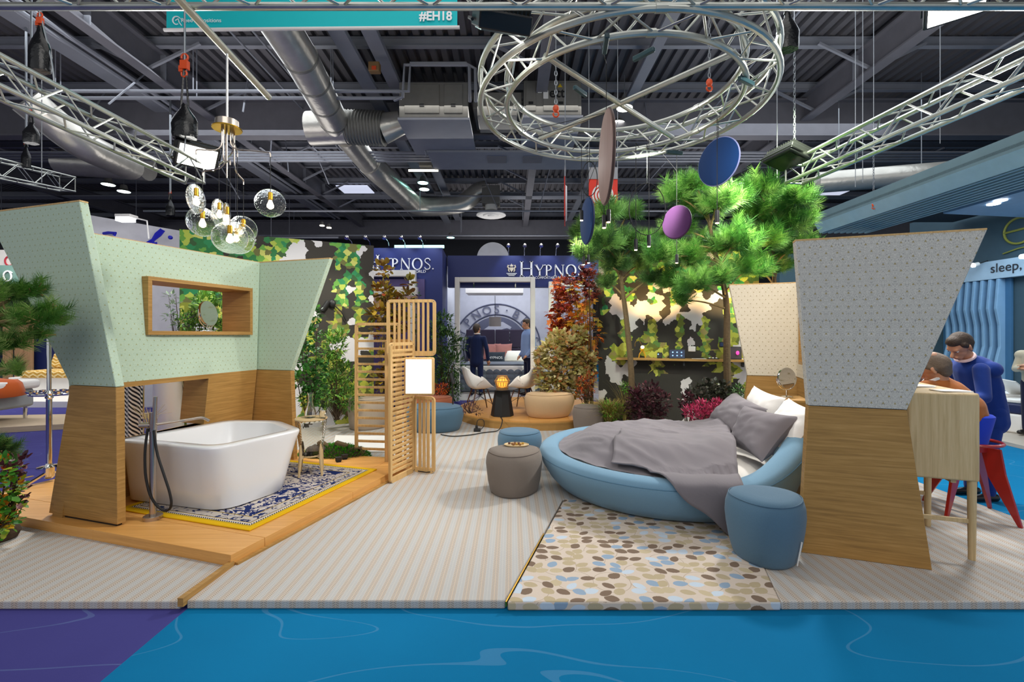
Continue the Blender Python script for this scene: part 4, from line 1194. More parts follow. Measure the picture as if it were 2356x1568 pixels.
mb = MB(); mb.lathe([(.20, 0), (.20, .012), (.13, .45), (.001, .45)], ht, 8); mb.build('faceted_foot', M['black'], bt_, smooth=0)
mb = MB(); mb.lathe([(.10, .45), (.285, .458), (.285, .47), (.001, .47)], ht, 8); mb.build('tabletop', plain('charcoal_top', '#2c2a2b', .45), bt_, smooth=20)
def lantern(c, label, m, h=.215, r=.135, glow='#ffb040'):
    o = thing('lantern', label, 'lantern', c)
    prof = [(.085, 0), (.098, .02), (r, .60), (.098, .86), (.085, 1.0)]
    for k in range(16):
        for sg in (1, -1):
            pts = []
            for j, (rr_, z) in enumerate(prof):
                a = 2 * PI * k / 16 + sg * z * .5
                pts.append(c + V(rr_ * math.cos(a), rr_ * math.sin(a), z * h))
            mb = MB(); mb.tube(pts, .0035, 5); mb.build('rib', m, o)
    for rr_, z in prof: 
        mb = MB(); mb.tube([c + V(rr_ * math.cos(2 * PI * k / 24), rr_ * math.sin(2 * PI * k / 24), z * h) for k in range(24)], .006, 6, True); mb.build('hoop', m, o)
    mb = MB(); mb.lathe([(.02, .01), (.075, .03), (.10, .12), (.07, .18), (.02, .2)], c, 16); mb.build('glowing_core', lamp('core' + glow[1:], glow, 1.3), o)
    return o
lantern(ht + V(0, 0, .472), 'woven bamboo lantern glowing on the small black table', plain('bamboo', '#b08a4e', .5))
lantern(V(1.28, 8.02, .10), 'lime green woven lantern among the plants behind the grey pouf', plain('lime_cane', '#a8c020', .5), .25, .14, '#d8e840')
mb = MB(); mb.lathe([(.13, 0), (.13, .10), (.001, .10)], (1.28, 8.02, 0), 20); mb.build('plinth_block', M['oak'], None, label='small round oak block under the lime green lantern', cat='block')

def shell_chair(label, c, yaw, pad):
    o = thing('shell_chair', label, 'chair', c, yaw)
    pth = path([(0, .25, .425), (0, .02, .405), (0, -.20, .40), (0, -.285, .60), (0, -.33, .82)], 6)
    ln = [0]
    for p_, q_ in zip(pth, pth[1:]): ln.append(ln[-1] + (q_ - p_).length)
    def sh(s, t):
        d = t * ln[-1]; j = max(0, min(len(pth) - 2, sum(1 for l in ln if l <= d) - 1))
        k = (d - ln[j]) / max(1e-6, ln[j + 1] - ln[j]); p = pth[j].lerp(pth[j + 1], k)
        ja, jb = max(0, j - 2), min(len(pth) - 1, j + 3); tg = (pth[jb] - pth[ja]).normalized(); nm = V(0, -tg.z, tg.y); nm = nm if nm.y - nm.z * 0 + nm.z > 0 else -nm
        a = s * 2 - 1; sd_ = abs(a); w_ = lerp(.235, .26, sstep(0, .35, t)) - .075 * sstep(.6, 1, t)
        H = .012 + .215 * sstep(.02, .38, t) * (1 - .78 * sstep(.52, 1, t))
        if sd_ < .58: x, e = sd_ / .58 * w_ * .82, .02 * (sd_ / .58) ** 2 * H / .2
        else:
            q = (sd_ - .58) / .42 * PI / 2; x, e = w_ * (.82 + .30 * math.sin(q)), .02 * H / .2 + H * (1 - math.cos(q))
        drop = .06 * sd_ ** 3 * sstep(.7, 1, t)
        return V(math.copysign(x, a), p.y, p.z - drop) + nm * e
    mb = MB(); mb.grid(22, 26, sh); mb.build('seat_shell', M['white'], o, smooth=180, local=True, solid=.010)
    for sx_ in (-1, 1):
        for sy in (-1, 1):
            mb = MB(); mb.tube([V(sx_ * .235, sy * .22 - .02, 0), V(sx_ * .12, sy * .11 - .02, .40)], [.010, .013], 8); mb.build('leg', M['walnut'], o, local=True)
    mb = MB()
    for a, b in (((-.2, -.2, .12), (.13, .12, .36)), ((.2, -.2, .12), (-.13, .12, .36)), ((-.2, .18, .12), (.13, -.14, .36)), ((.2, .18, .12), (-.13, -.14, .36))):
        mb.cyl(a, b, .004, n=6)
    mb.tube([(-.12, -.13, .40), (.12, -.13, .40), (.12, .09, .40), (-.12, .09, .40)], .006, 6, True)
    mb.build('wire_brace', M['black'], o, local=True)
    if pad:
        mb = MB(); mb.grid(12, 12, lambda s, t: sh(.2 + .6 * s, .08 + .8 * t) + V(0, .012, .012)); mb.build('seat_pad', fabric('grey_felt_pad', '#a9a39a'), o, smooth=180, local=True)
    return o
shell_chair('white shell chair with grey pad left of the small black table', at(1106, 948, 8.62) * 1 + V(0, 0, .15 - at(1106, 948, 8.62).z), -1.2, True)
shell_chair('white shell chair right of the small black table', V((1200 - CX) / F_PX * 8.75, 8.75, .15), 1.15, True)
# power lead with adaptor on the carpet
mb = MB(); mb.tube(path([(-.2, 7.9, .16), (-.15, 7.52, .16), (-.2, 7.4, .012), (-.45, 7.3, .012), (-.62, 7.12, .012), (-.9, 7.0, .012), (-1.1, 7.15, .012)], 5), .008, 6)
mb.build('power_cable', M['cable'], None, label='black power cable running off the podium edge to an adaptor', cat='cable')
pa = on(1098, 992); o = thing('power_adaptor', 'black plug adaptor block lying on the carpet before the podium', 'adaptor', (pa.x, pa.y, 0))
mb = MB(); mb.box((pa.x, pa.y, .025), (.11, .07, .05)); mb.build('block', M['black'], o, bev=.006)
mb = MB(); mb.box((pa.x - .01, pa.y, .07), (.04, .035, .06)); mb.build('plug', M['black'], o, bev=.006)
mb = MB(); mb.tube(path([(pa.x - .01, pa.y, .09), (pa.x, pa.y, .19), (pa.x + .1, pa.y, .2), (pa.x + .12, pa.y, .1), (pa.x + .06, pa.y, .03)]), .006, 6); mb.build('lead', M['cable'], o)

# ---------------------------------------------------------------- bar table, stools
tb = thing('bar_table', 'pale ash bar table with rounded panel side on thin legs beside the grey wing', 'table', (3.0, 3.5, 0))
T0 = V(3.185, 3.165, 0)
def tq(a, s, z): return T0 - WR * a + UR * s + V(0, 0, z)
AX = Matrix((WR, UR, V(0, 0, 1))).transposed()
mb = MB(); mb.box(tq(.19, .0, .845), (.40, .028, .60), M=AX); mb.build('side_panel', M['ash'], tb, bev=.014, seg=3)
mb = MB(); mb.box(tq(.19, .46, .845), (.40, .028, .60), M=AX); mb.build('side_panel', M['ash'], tb, bev=.014, seg=3)
mb = MB(); mb.box(tq(.19, .46, 1.135), (.40, .92, .026), M=AX); mb.build('tabletop', M['ash'], tb, bev=.006)
for a in (.02, .36):
    for s in (.02, .62):
        mb = MB(); mb.tube([tq(a, s, 0), tq(a, s, .56)], [.021, .027], 12); mb.build('leg', M['ash'], tb)
for p, q in ((tq(.02, .02, .265), tq(.36, .02, .265)), (tq(.02, .62, .265), tq(.36, .62, .265)), (tq(.36, .02, .30), tq(.36, .62, .30))):
    mb = MB(); mb.beam(p, q, .018, .03); mb.build('stretcher', M['ash'], tb, smooth=0, bev=.003)
mb = MB(); mb.beam(tq(.12, .02, .53), tq(.12, .62, .53), .03, .02); mb.build('apron', M['ash'], tb, smooth=0)
def papers(name, label, c, w_, l, rz, n=3):
    o = thing(name, label, 'papers', c)
    for k in range(n):
        mb = MB(); mb.box(V(c.x, c.y, c.z + .002 + k * .003), (w_, l, .002), rz + k * .12); mb.build('sheet', M['white'], o, smooth=0)
papers('leaflets', 'loose leaflets lying on the near edge of the ash bar table', tq(.10, .10, 1.148), .20, .12, -.3)
papers('documents', 'stack of white documents on the bar table before the man in orange', tq(.22, .45, 1.148), .21, .28, -.2, 4)
red = plain('red_lacquer', '#a3201c', .3, coat=.4); cob = fabric('cobalt_felt', '#1f3ec0')
def stool(c, yaw, label):
    o = thing('bar_stool', label, 'stool', c, yaw)
    mb = MB(); mb.lathe([(.001, .60), (.10, .60), (.12, .62), (.165, .84), (.165, .855), (.15, .868), (.001, .868)], (0, 0, 0), 36); mb.build('seat_cushion', cob, o, local=True)
    mb = MB(); mb.tube([V(.21 * math.cos(2 * PI * k / 32), .21 * math.sin(2 * PI * k / 32), .63) for k in range(32)], .014, 8, True); mb.build('ring', red, o, local=True)
    mb = MB(); mb.lathe([(.001, .56), (.13, .56), (.13, .60), (.001, .60)], (0, 0, 0), 24); mb.build('seat_plate', red, o, local=True)
    for k in range(4):
        a = PI / 4 + k * PI / 2; d = V(math.cos(a), math.sin(a), 0); w_ = V(-d.y, d.x, 0) * .012
        mb = MB(); mb.prism([d * .08 + V(0, 0, .60) - w_, d * .21 + V(0, 0, .60) - w_, d * .24 + V(0, 0, .40) - w_, d * .34 - w_, d * .315 - w_, d * .13 + V(0, 0, .36) - w_], w_ * 2); mb.build('leg', red, o, local=True, smooth=0, bev=.003)
    return o
stool((3.97, 4.02, 0), -.42, 'red bar stool with blue seat under the man in the orange jumper')
stool((3.72, 4.80, 0), .3, 'red bar stool half hidden behind the bar table legs')

# ---------------------------------------------------------------- overhead rig
rig = M['alu']
def ladder(mb_add, A, B, n, r=.009):
    out = []
    for k in range(n):
        a, b = A.lerp(A + (B - A), 0), None
    return out
def box_truss(name, label, A, B, w_=.27, step=.30, side=None):
    """A, B: centre of the lower face"""
    o = thing(name, label, 'truss', (A + B) / 2)
    d = (B - A).normalized(); sx_ = d.cross(V(0, 0, 1)).normalized(); up = V(0, 0, 1)
    cn = [(-.5, 0), (.5, 0), (.5, 1), (-.5, 1)]
    L = (B - A).length
    off = [sx_ * a * w_ + up * b * w_ for a, b in cn]
    for f in off:
        mb = MB(); mb.cyl(A + f, B + f, .025, n=12); mb.build('chord', rig, o)
    n = max(2, round(L / step))
    for i, (p, q) in enumerate(((0, 1), (1, 2), (2, 3), (3, 0))):
        for k in range(n):
            a, b = A + d * (L * k / n), A + d * (L * (k + 1) / n)
            if k % 2: p_, q_ = a + off[p], b + off[q]
            else: p_, q_ = a + off[q], b + off[p]
            mb = MB(); mb.cyl(p_, q_, .0095, n=6); mb.build('web_bar', rig, o)
    for P in (A, B):
        for i in range(4):
            mb = MB(); mb.cyl(P + off[i], P + off[(i + 1) % 4], .012, n=6); mb.build('end_bar', rig, o)
    return o
ZT = 3.75
box_truss('box_truss', 'horizontal aluminium box truss across the top of the picture', V(-3.8, 2.965, ZT), V(3.9, 2.965, ZT))
lt_A, lt_B = V(-4.68, 2.9, ZT), V(-4.60, 6.70, ZT)
box_truss('box_truss', 'aluminium box truss running back on the left above the green partition', lt_A, lt_B)
rt_A, rt_B = V(4.62, 2.9, ZT), V(4.10, 6.72, ZT)
box_truss('box_truss', 'aluminium box truss running back on the right above the pines', rt_A, rt_B)
box_truss('box_truss', 'far truss of the neighbouring stand at the left edge', at(-60, 395, 10.5), at(155, 440, 13), .4, .42)
# ring truss
RC = V(1.03, 4.42, ZT - .02)
rt = thing('ring_truss', 'circular aluminium truss with two crossing tubes above the bed', 'truss', RC)
ro, ri, hh = 1.33, 1.08, .25
def rp_(r, a, z): return RC + V(r * math.cos(a), r * math.sin(a), z)
for r in (ro, ri):
    for z in (0, hh):
        mb = MB(); mb.tube([rp_(r, 2 * PI * k / 72, z) for k in range(72)], .025, 10, True); mb.build('ring_chord', rig, rt)
n = 32
for k in range(n):
    a, b = 2 * PI * k / n, 2 * PI * (k + 1) / n
    for (r0, z0), (r1, z1) in (((ro, 0), (ri, 0)), ((ri, 0), (ri, hh)), ((ri, hh), (ro, hh)), ((ro, hh), (ro, 0))):
        p, q = ((r0, z0), (r1, z1)) if k % 2 else ((r1, z1), (r0, z0))
        mb = MB(); mb.cyl(rp_(p[0], a, p[1]), rp_(q[0], b, q[1]), .009, n=6); mb.build('web_bar', rig, rt)
for a in (.78, 2.30):
    mb = MB(); mb.cyl(rp_(ri, a, .03), rp_(ri, a + PI, .03), .024, n=12); mb.build('cross_tube', rig, rt)
for k in range(3):
    a = .5 + k * 2 * PI / 3
    mb = MB()
    for z in (0, hh):
        for r in (ro, ri): mb.tube([rp_(r, a - .03, z), rp_(r, a + .03, z)], .031, 10)
    mb.build('coupler', rig, rt, kind='stuff')
def ring_pt(c):                          # nearest point on the ring's lower chords
    d = V(c.x - RC.x, c.y - RC.y, 0); r = ro if d.length > (ro + ri) / 2 else ri
    return RC + d.normalized() * r
# projecting tube and glass chandelier
pt0, pt1 = V(-2.13, 2.85, 3.70), V(-2.20, 4.18, 3.70)
tb_ = thing('projecting_tube', 'straight metal tube projecting from the front truss above the bathtub', 'tube', (pt0 + pt1) / 2)
mb = MB(); mb.tube([pt0, pt1], .027, 16); mb.build('tube', M['alu_dark'], tb_)
mb = MB(); mb.cyl(pt1 - V(0, .03, 0), pt1 + V(0, .004, 0), .029, n=16); mb.build('end_cap', M['alu'], tb_)
ch = V(-2.15, 3.49, 3.11)
cz_ = thing('chandelier', 'pendant cluster of eight clear glass discs with brass sockets on bent nickel arms', 'chandelier', ch)
mb = MB(); mb.cyl(ch + V(0, 0, .02), V(ch.x, ch.y, 3.67), .008, n=8); mb.build('stem', M['white'], cz_)
mb = MB(); mb.lathe([(.08, .0), (.078, .055), (.001, .058)], ch, 36); mb.build('canopy', M['steel'], cz_)
mb = MB(); mb.lathe([(.001, -.012), (.10, -.012), (.102, -.006), (.10, 0), (.001, .0)], ch, 36); mb.build('canopy_plate', M['brass'], cz_)
discs = [((622, 467), 29, 1.0, [(545, 345), (622, 352)], .05), ((451, 457), 29, .55, [(500, 360), (452, 345)], -.1), ((466, 510), 30, .95, [(505, 395), (468, 395)], .05),
         ((504, 488), 26, .46, [(515, 370), (505, 380)], .3), ((522, 500), 29, .2, [(523, 360), (523, 400)], .0), ((529, 546), 33, 1.0, [(525, 330), (526, 370)], -.15),
         ((546, 547), 33, .98, [(546, 340), (546, 352)], .12), ((560, 527), 27, .95, [(536, 405), (557, 416)], .25)]
dgl = glass('bubble_glass', (.93, .97, .95, 1), .0, 1.3, 60)
dgl.node_tree.nodes['Principled BSDF'].inputs['Roughness'].default_value = .03
for (dx, dy), r_, asp, arm, dd in discs:
    Y = ch.y + dd; c = at(dx, dy, Y); R_ = r_ / F_PX * Y * 1.12
    top = c + V(0, 0, R_ * .62)
    k0 = ch + V((arm[0][0] - 525) / 300 * .25, dd * .3, -.01); k0.x = max(ch.x - .08, min(ch.x + .08, k0.x)); k1 = at(arm[0][0], arm[0][1], Y); k1.x = k0.x
    a1 = at(arm[1][0], arm[1][1], Y); a1.x = c.x
    mb = MB(); mb.tube(path([k0, V(k0.x, k0.y, a1.z + .02) if abs(k0.x - c.x) > .02 else k0 + V(0, 0, -.05), a1 + V(0, 0, .005), a1 - V(0, 0, .03)], 4), .0055, 8); ar = mb.build('arm', M['steel'], cz_)
    mb = MB(); mb.cyl(a1 - V(0, 0, .02), top + V(0, 0, .02), .0025, n=6); mb.build('cord', M['cable'], ar)
    so = MB(); so.lathe([(.013, .035), (.017, .03), (.018, -.02), (.014, -.025)], top - V(0, 0, .02), 16); so = so.build('socket', M['brass'], cz_)
    mb = MB(); mb.lathe([(.010, 0), (.014, -.015), (.026, -.045), (.024, -.062), (.008, -.074)], top - V(0, 0, .04), 16); mb.build('bulb', lamp('filament_bulb', '#ffe9c8', 2.6) if 'filament_bulb' not in bpy.data.materials else bpy.data.materials['filament_bulb'], so)
    yaw = math.acos(min(1, asp)); tt = math.atan2(c.x, c.y)
    RM = Matrix.Rotation(-tt + yaw, 3, 'Z') @ Matrix.Rotation(PI / 2, 3, 'X')
    mb = MB(); mb.lathe([(.001, -.004), (R_ * .93, -.004), (R_, -.006), (R_ * 1.01, 0), (R_, .006), (R_ * .93, .004), (.001, .004)], c, 44, M=RM); mb.build('glass_disc', dgl, cz_)

# hoists with black bags
def hoist(px, y0, y1, y2, wpx, Y, label, top=6.6, chain_to=None, hs=9):
    """orange hook at y0, bag from y1 to y2"""
    a = at(px, y0, Y); b1, b2 = at(px, y1, Y), at(px, y2, Y)
    o = thing('chain_hoist', label, 'hoist', b2)
    s = hs / F_PX * Y; top = min(top, 9.62)
    mb = MB(); mb.box(a, (s * 1.1, s * .7, s * 1.3)); mb.box(a - V(s * .5, 0, s * .6), (s * .6, s * .5, s * .9)); mb.tube([a + V(-s * .1 + s * .4 * math.cos(t), 0, -s * 1.3 + s * .5 * math.sin(t)) for t in np.linspace(-3.6, .9, 8)], s * .16, 6); mb.tube([a + V(s * .5 * math.cos(t), 0, s * 1.2 + s * .5 * math.sin(t)) for t in np.linspace(-1.2, 3.6, 9)], s * .16, 6); mb.build('hook_block', M['orange'], o)
    mb = MB(); mb.cyl(a, V(a.x, a.y, top), .012 * Y / 6, n=6); mb.build('chain', M['wire'], o)
    w_ = wpx / F_PX * Y / 2
    rings = []
    for k in range(9):
        t = k / 8; rr_ = w_ * (.22 + .78 * sstep(0, .55, t)) * (1 - .08 * sstep(.9, 1, t))
        z = lerp(b1.z, b2.z, t)
        rings.append([V(a.x + rr_ * math.cos(2 * PI * j / 18) * (1 + .12 * noise.noise(V(j * .9, k, px))), a.y + rr_ * .7 * math.sin(2 * PI * j / 18) * (1 + .15 * noise.noise(V(j, k * .7, px + 5))), z + .04 * w_ * math.sin(j * 2)) for j in range(18)])
    mb = MB(); mb.loft(rings[::-1]); mb.build('chain_bag', M['bag'], o, smooth=60)
    mb = MB()
    for sg in (-1, 1): mb.tube([a + V(sg * .01, 0, 0), b1 + V(sg * w_ * .3, 0, -.02)], .012 * Y / 6, 6)
    mb.build('strap', M['bag'], o)
    if chain_to is not None:
        mb = MB(); mb.tube(path([a + V(.02, 0, 0), (a + chain_to) / 2 + V(.05, 0, -.1), chain_to]), .008, 6); mb.build('lead', M['wire'], o)
    return o
hoist(92, 48, 60, 165, 46, 4.6, 'chain hoist with black bag at the upper left above the left truss', 9.62, V(-4.55, 4.6, 4.02), 11)
hoist(425, 150, 240, 318, 56, 6.3, 'large orange chain hoist with black bag over the left truss end', 9.62, V(-4.47, 6.3, 4.02), 15)
hoist(72, 255, 282, 330, 34, 9.5, 'small black hoist bag behind the left truss, upper one', 9.62, None, 5)
hoist(60, 328, 336, 385, 20, 11.5, 'narrow black hoist bag at the far left, below the other', 9.62, None, 5)
hoist(392, 445, 458, 496, 20, 15, 'far small hoist bag hanging over the white stand', 9.62, None, 4)
hoist(1812, 8, 30, 115, 50, 5.4, 'black hoist bag with long chain at the upper right', 9.62, None, 3)
# loose chains on the right and hooks over the ring
for i, (px, ya_, yb_, Y, lb) in enumerate(((1828, 110, 350, 6.4, 'long hoist chain down to the right truss end'), (1632, 20, 190, 4.9, 'hoist chain with orange hook inside the ring truss on the right'), (1279, 120, 250, 5.0, 'hoist chain with orange hook inside the ring truss on the left'), (2010, 330, 470, 9, 'orange hoist hook hanging far right over the neighbouring stand'))):
    p, q = at(px, ya_, Y), at(px, yb_, Y); o = thing('hoist_chain', lb, 'chain', q)
    mb = MB(); mb.cyl(p, V(p.x, p.y, 9.62), .006, n=6); mb.build('lift_wire', M['wire'], o)
    nl = max(8, int((p.z - q.z) / .05)); mb = MB()
    for k in range(nl):
        c = q.lerp(p, (k + .5) / nl); dx = V(1, 0, 0) if k % 2 else V(0, 1, 0)
        mb.tube([c + V(0, 0, .03) * math.sin(t) + dx * .013 * math.cos(t) for t in np.linspace(0, 2 * PI, 9)[:-1]], .005, 5, True)
    mb.build('chain_links', M['wire'], o, kind='stuff')
    mb = MB(); mb.ball(q, (.035, .025, .045), 10, 7); mb.tube([q + V(.03 * math.cos(t), 0, -.06 + .03 * math.sin(t)) for t in np.linspace(-3.6, 1.2, 8)], .009, 6); mb.build('hook', M['orange'], o)
for px, y0, y1, Y, lb in ((96, 160, 420, 7, 'thin steel wire at the far left'), (1788, 125, 425, 7.2, 'white hanging rod behind the right flood'), (2163, 0, 330, 8, 'thin suspension wire at the right'), (1985, 135, 420, 8.5, 'pair wire hanging right of the pines'), (1968, 150, 430, 8.5, 'steel wire hanging just right of the pine crown')):
    mb = MB(); q = at(px, y1, Y); mb.cyl(V(q.x, q.y, 9.62), q, .006, n=6); mb.build('suspension_wire', M['wire'], None, label=lb, cat='wire')

# flood lights
def flood(label, c, tgt, w_, h_, on_, glow=7):
    o = thing('flood_lamp', label, 'lamp', c)
    d = (Vector(tgt) - c).normalized(); x = d.cross(V(0, 0, 1)).normalized(); y = x.cross(d)
    RM = Matrix((x, y, -d)).transposed()
    mb = MB(); mb.box(c - d * .07, (w_, h_, .12), M=RM); mb.build('housing', M['black'], o, bev=.012)
    for k in range(12):
        mb = MB(); mb.box(c - d * .15 + x * w_ * (-.44 + k * .08), (.008, h_ * .92, .06), M=RM); mb.build('cooling_fin', M['black'], o, smooth=0)
    mb = MB(); mb.box(c - d * .005, (w_ * .86, h_ * .80, .012), M=RM); mb.build('lamp_glass', lamp('flood_glow', '#fffef8', glow) if on_ else glass('dull_flood_glass', (.7, .75, .75, 1), .2), o)
    mb = MB(); mb.tube([c - x * (w_ / 2 + .02) - d * .05, c - x * (w_ / 2 + .02) - d * .05 + y * .2, c + x * (w_ / 2 + .02) - d * .05 + y * .2, c + x * (w_ / 2 + .02) - d * .05], .012, 6); mb.build('bracket', M['black'], o)
    return o
flood('bright LED flood lamp at the end of the left truss', at(455, 362, 6.55), (-1.0, 3.4, 0), .52, .36, True)
flood('dark LED flood lamp at the end of the right truss', at(1808, 372, 6.5), (1.6, 6.0, -3), .52, .36, False)
flood('black LED flood lamp with cooling fins above the ring truss', at(1150, 74, 3.40), (-.9, 6.4, -.4), .38, .36, False)
flood('bright LED flood lamp behind the front truss at the upper right', at(2200, 22, 5.2), (3.2, 3.0, 0), .55, .3, True)

# discs and pendant spots hanging from the ring
def hung_disc(label, px, py, rp, asp, Y, mat, rim_mat, yaw_sign=1):
    c = at(px, py, Y); R_ = rp / F_PX * Y
    o = thing('hanging_disc', label, 'disc', c)
    tt = math.atan2(c.x, c.y)
    RM = Matrix.Rotation(-tt + yaw_sign * math.acos(asp), 3, 'Z') @ Matrix.Rotation(PI / 2, 3, 'X')
    mb = MB(); mb.lathe([(.001, -.016), (R_ * .97, -.016), (R_, -.012), (R_, .012), (R_ * .97, .016), (.001, .016)], c, 56, M=RM); mb.build('felt_panel', mat, o)
    mb = MB(); mb.tube([c + RM @ V((R_ + .002) * math.cos(2 * PI * k / 56), (R_ + .002) * math.sin(2 * PI * k / 56), 0) for k in range(56)], .008, 6, True); mb.build('edge_band', rim_mat, o)
    mb = MB(); mb.tube([c + V(0, 0, R_), V(c.x, c.y, 3.72), ring_pt(c)], .003, 6); mb.build('cord', M['cable'], o)
    return c, R_
cobf = fabric('royal_blue_felt', '#093468'); pur = fabric('plum_felt', '#603668')
hung_disc('large royal blue felt disc hanging over the big pine', 1653, 372, 53, .80, 4.7, cobf, plain('lilac_edge', '#8a90c0'), -1)
hung_disc('narrow taupe wooden disc hanging edge-on before the red spiral banner', 1395, 363, 103, .155, 3.7, wood('pinkish_veneer', '#7d6057', '#90726a', '#9d8076', 'v'), plain('dark_edge', '#4a332c'), -1)
hung_disc('royal blue felt disc turned sideways left of the pines', 1351, 508, 52, .27, 5.4, cobf, plain('navy_edge', '#10204c'), -1)
hung_disc('plum purple felt disc hanging before the pine crown', 1557, 511, 37, .82, 5.6, pur, plain('plum_edge', '#3c2040'), -1)
def pend(px, py, h, Y, label):
    c = at(px, py, Y); o = thing('pendant_spot', label, 'lamp', c, group='black pendant spots under the ring truss')
    hz_ = h / F_PX * Y
    mb = MB(); mb.lathe([(.001, hz_), (.019, hz_), (.021, hz_ - .01), (.021, 0), (.017, .002), (.016, .01), (.001, .011)], c, 18); mb.build('cylinder_body', M['black'], o)
    mb = MB(); mb.lathe([(.001, -.001), (.0165, -.001), (.0165, -.008), (.001, -.010)], c, 14); mb.build('lens', lamp('warm_led', '#ffd2a0', 14) if 'warm_led' not in bpy.data.materials else bpy.data.materials['warm_led'], o)
    mb = MB(); mb.tube([c + V(0, 0, hz_), V(c.x, c.y, 3.71), ring_pt(c)], .0035, 6); mb.build('cord', M['cable'], o)
for a in ((1650, 512, 28, 4.6, 'pendant spot under the large blue disc'), (1390, 523, 28, 4.5, 'left lower pendant spot below the taupe disc'), (1400, 510, 28, 4.5, 'right upper pendant spot below the taupe disc'), (1338, 506, 22, 5.2, 'pendant spot at the left edge of the sideways blue disc'),
          (1463, 574, 24, 5.2, 'pendant spot hanging before the left pine, lower left of two'), (1493, 566, 25, 5.1, 'pendant spot hanging before the left pine, upper right of two'), (1557, 604, 19, 6.1, 'pendant spot under the plum disc'), (1343, 608, 18, 6.6, 'left of two small pendant spots over the red maple'), (1354, 604, 18, 6.6, 'right of two small pendant spots over the red maple')):
    pend(*a)
for i, (px, py, rx, ry, Y) in enumerate(((1490, 480, 42, 60, 5.3), (1357, 410, 18, 40, 5.2))):
    c = at(px, py - 40, Y); mb = MB(); s_ = Y / F_PX
    mb.tube([c + V(rx * s_ * math.cos(t), .02, -40 * s_ + ry * s_ * math.sin(t)) for t in np.linspace(0, 2 * PI, 24)[:-1]], .005, 6, True)
    mb.cyl(c + V(0, .02, -40 * s_ + ry * s_), V(c.x, c.y + .02, 3.74), .004, n=6)
    mb.build('cable_loop', M['cable'], None, label=('large' if i == 0 else 'small') + ' loop of spare black cable hanging under the ring truss', cat='cable')
drv = plain('led_driver', '#2c4a50', .4)
for i, (px, py, Y, ax, lb) in enumerate(((1245 + 90, 210, 4.45, (.55, .62), 'dark driver box on the crossing tube, lower left'), (1481, 125, 3.9, (.55, -.62), 'dark driver box on the crossing tube, upper right'), (1560, 308, 5.5, (1, .2), 'dark driver box clamped on the far ring chord'), (1655, 93, 4.0, (.8, .5), 'dark driver box on the right of the ring'), (1396, 75, 3.45, (.1, 1), 'black driver box under the near ring chord'))):
    c = at(px, py, Y)
    if i > 1: c = ring_pt(c) - V(0, 0, .044)
    mb = MB(); mb.box(c, (.2, .035, .04), math.atan2(ax[1], ax[0])); o = mb.build('driver_box', drv, None, bev=.006, label=lb, cat='box')
# banners
bn = thing('hall_banner', 'turquoise hall banner with hash tag lettering behind the front truss', 'banner', at(717, 60, 8))
ba, bb = at(383, 69, 8), at(1052, 63, 8)
mb = MB(); mb.hexa([ba, bb, bb + V(0, .02, 0), ba + V(0, .02, 0), ba + V(0, 0, 1.1), bb + V(0, 0, 1.1), bb + V(0, .02, 1.1), ba + V(0, .02, 1.1)]); mb.build('cloth', plain('turquoise_cloth', '#00c2c8', .7, var=.03), bn, smooth=0)
for e in (ba, bb): mb = MB(); mb.cyl(e + V(0, 0, 1.05), V(e.x, e.y, 9.62), .01, n=6); mb.build('hanging_wire', M['wire'], bn)
mb = MB(); mb.cyl(ba + V(-.04, 0, 0), bb + V(.04, 0, 0), .03, n=10); mb.build('bottom_rod', M['white'], bn)
text('#EH18', .215, at(1040, 46, 7.97), M['letter'], bn, bold=.006, align='RIGHT', sx=.93)
text('Reed Expositions', .10, at(416, 51, 7.97), M['letter'], bn)
mb = MB(); c = at(406, 47, 7.97); s_ = .075
mb.tube([c + V(s_ * (1 - t * .06) * math.cos(t + .4), 0, s_ * .9 * math.sin(t + .4)) for t in np.linspace(0, 4.9, 20)], [.006 + .006 * math.sin(i / 19 * PI) for i in range(20)], 6)
mb.tube([c + V(-.02, 0, -.0), c + V(.03, 0, .03), c + V(.045, 0, -.03), c + V(.09, 0, -.09)], .008, 6); mb.build('swirl_logo', M['letter'], bn)
for i, (pl, pr, y0, y1, Y, lb) in enumerate(((1355, 1421, 412, 484, 9.5, 'red hanging banner with white spiral behind the taupe disc'), (1300, 1306, 405, 496, 10.2, 'red spiral banner seen edge-on left of the other'))):
    a, b = at(pl, y1, Y), at(pr, y1, Y); zt_ = at(pl, y0, Y).z
    if i: b = a + V(.12, 1.0, 0)
    o = thing('spiral_banner', lb, 'banner', (a + b) / 2)
    nv = V((b - a).y, -(b - a).x, 0).normalized()
    mb = MB(); mb.hexa([a, b, b - nv * .02, a - nv * .02, V(a.x, a.y, zt_), V(b.x, b.y, zt_), V(b.x, b.y, zt_) - nv * .02, V(a.x, a.y, zt_) - nv * .02]); mb.build('cloth', plain('red_cloth', '#d8382a', .7), o, smooth=0)
    mb = MB(); mb.beam(V(a.x, a.y, zt_ + .12), V(b.x, b.y, zt_ + .12), .03, .24); mb.build('top_bar', M['roof_light'], o, smooth=0)
    for e in (a, b): mb = MB(); mb.cyl(V(e.x, e.y, zt_ + .2), V(e.x, e.y, 9.62), .008, n=6); mb.build('hanging_wire', M['wire'], o)
    c = (a + b) / 2; c.z = (a.z + zt_) / 2; dx = (b - a).normalized(); mb = MB()
    R_ = (b - a).length * .42
    mb.tube([c + nv * .012 + dx * (R_ * t / 25 * math.cos(t)) + V(0, 0, R_ * t / 25 * math.sin(t)) for t in np.linspace(.5, 25.1, 110)], R_ * .075, 4); mb.build('white_spiral', M['letter'], o)
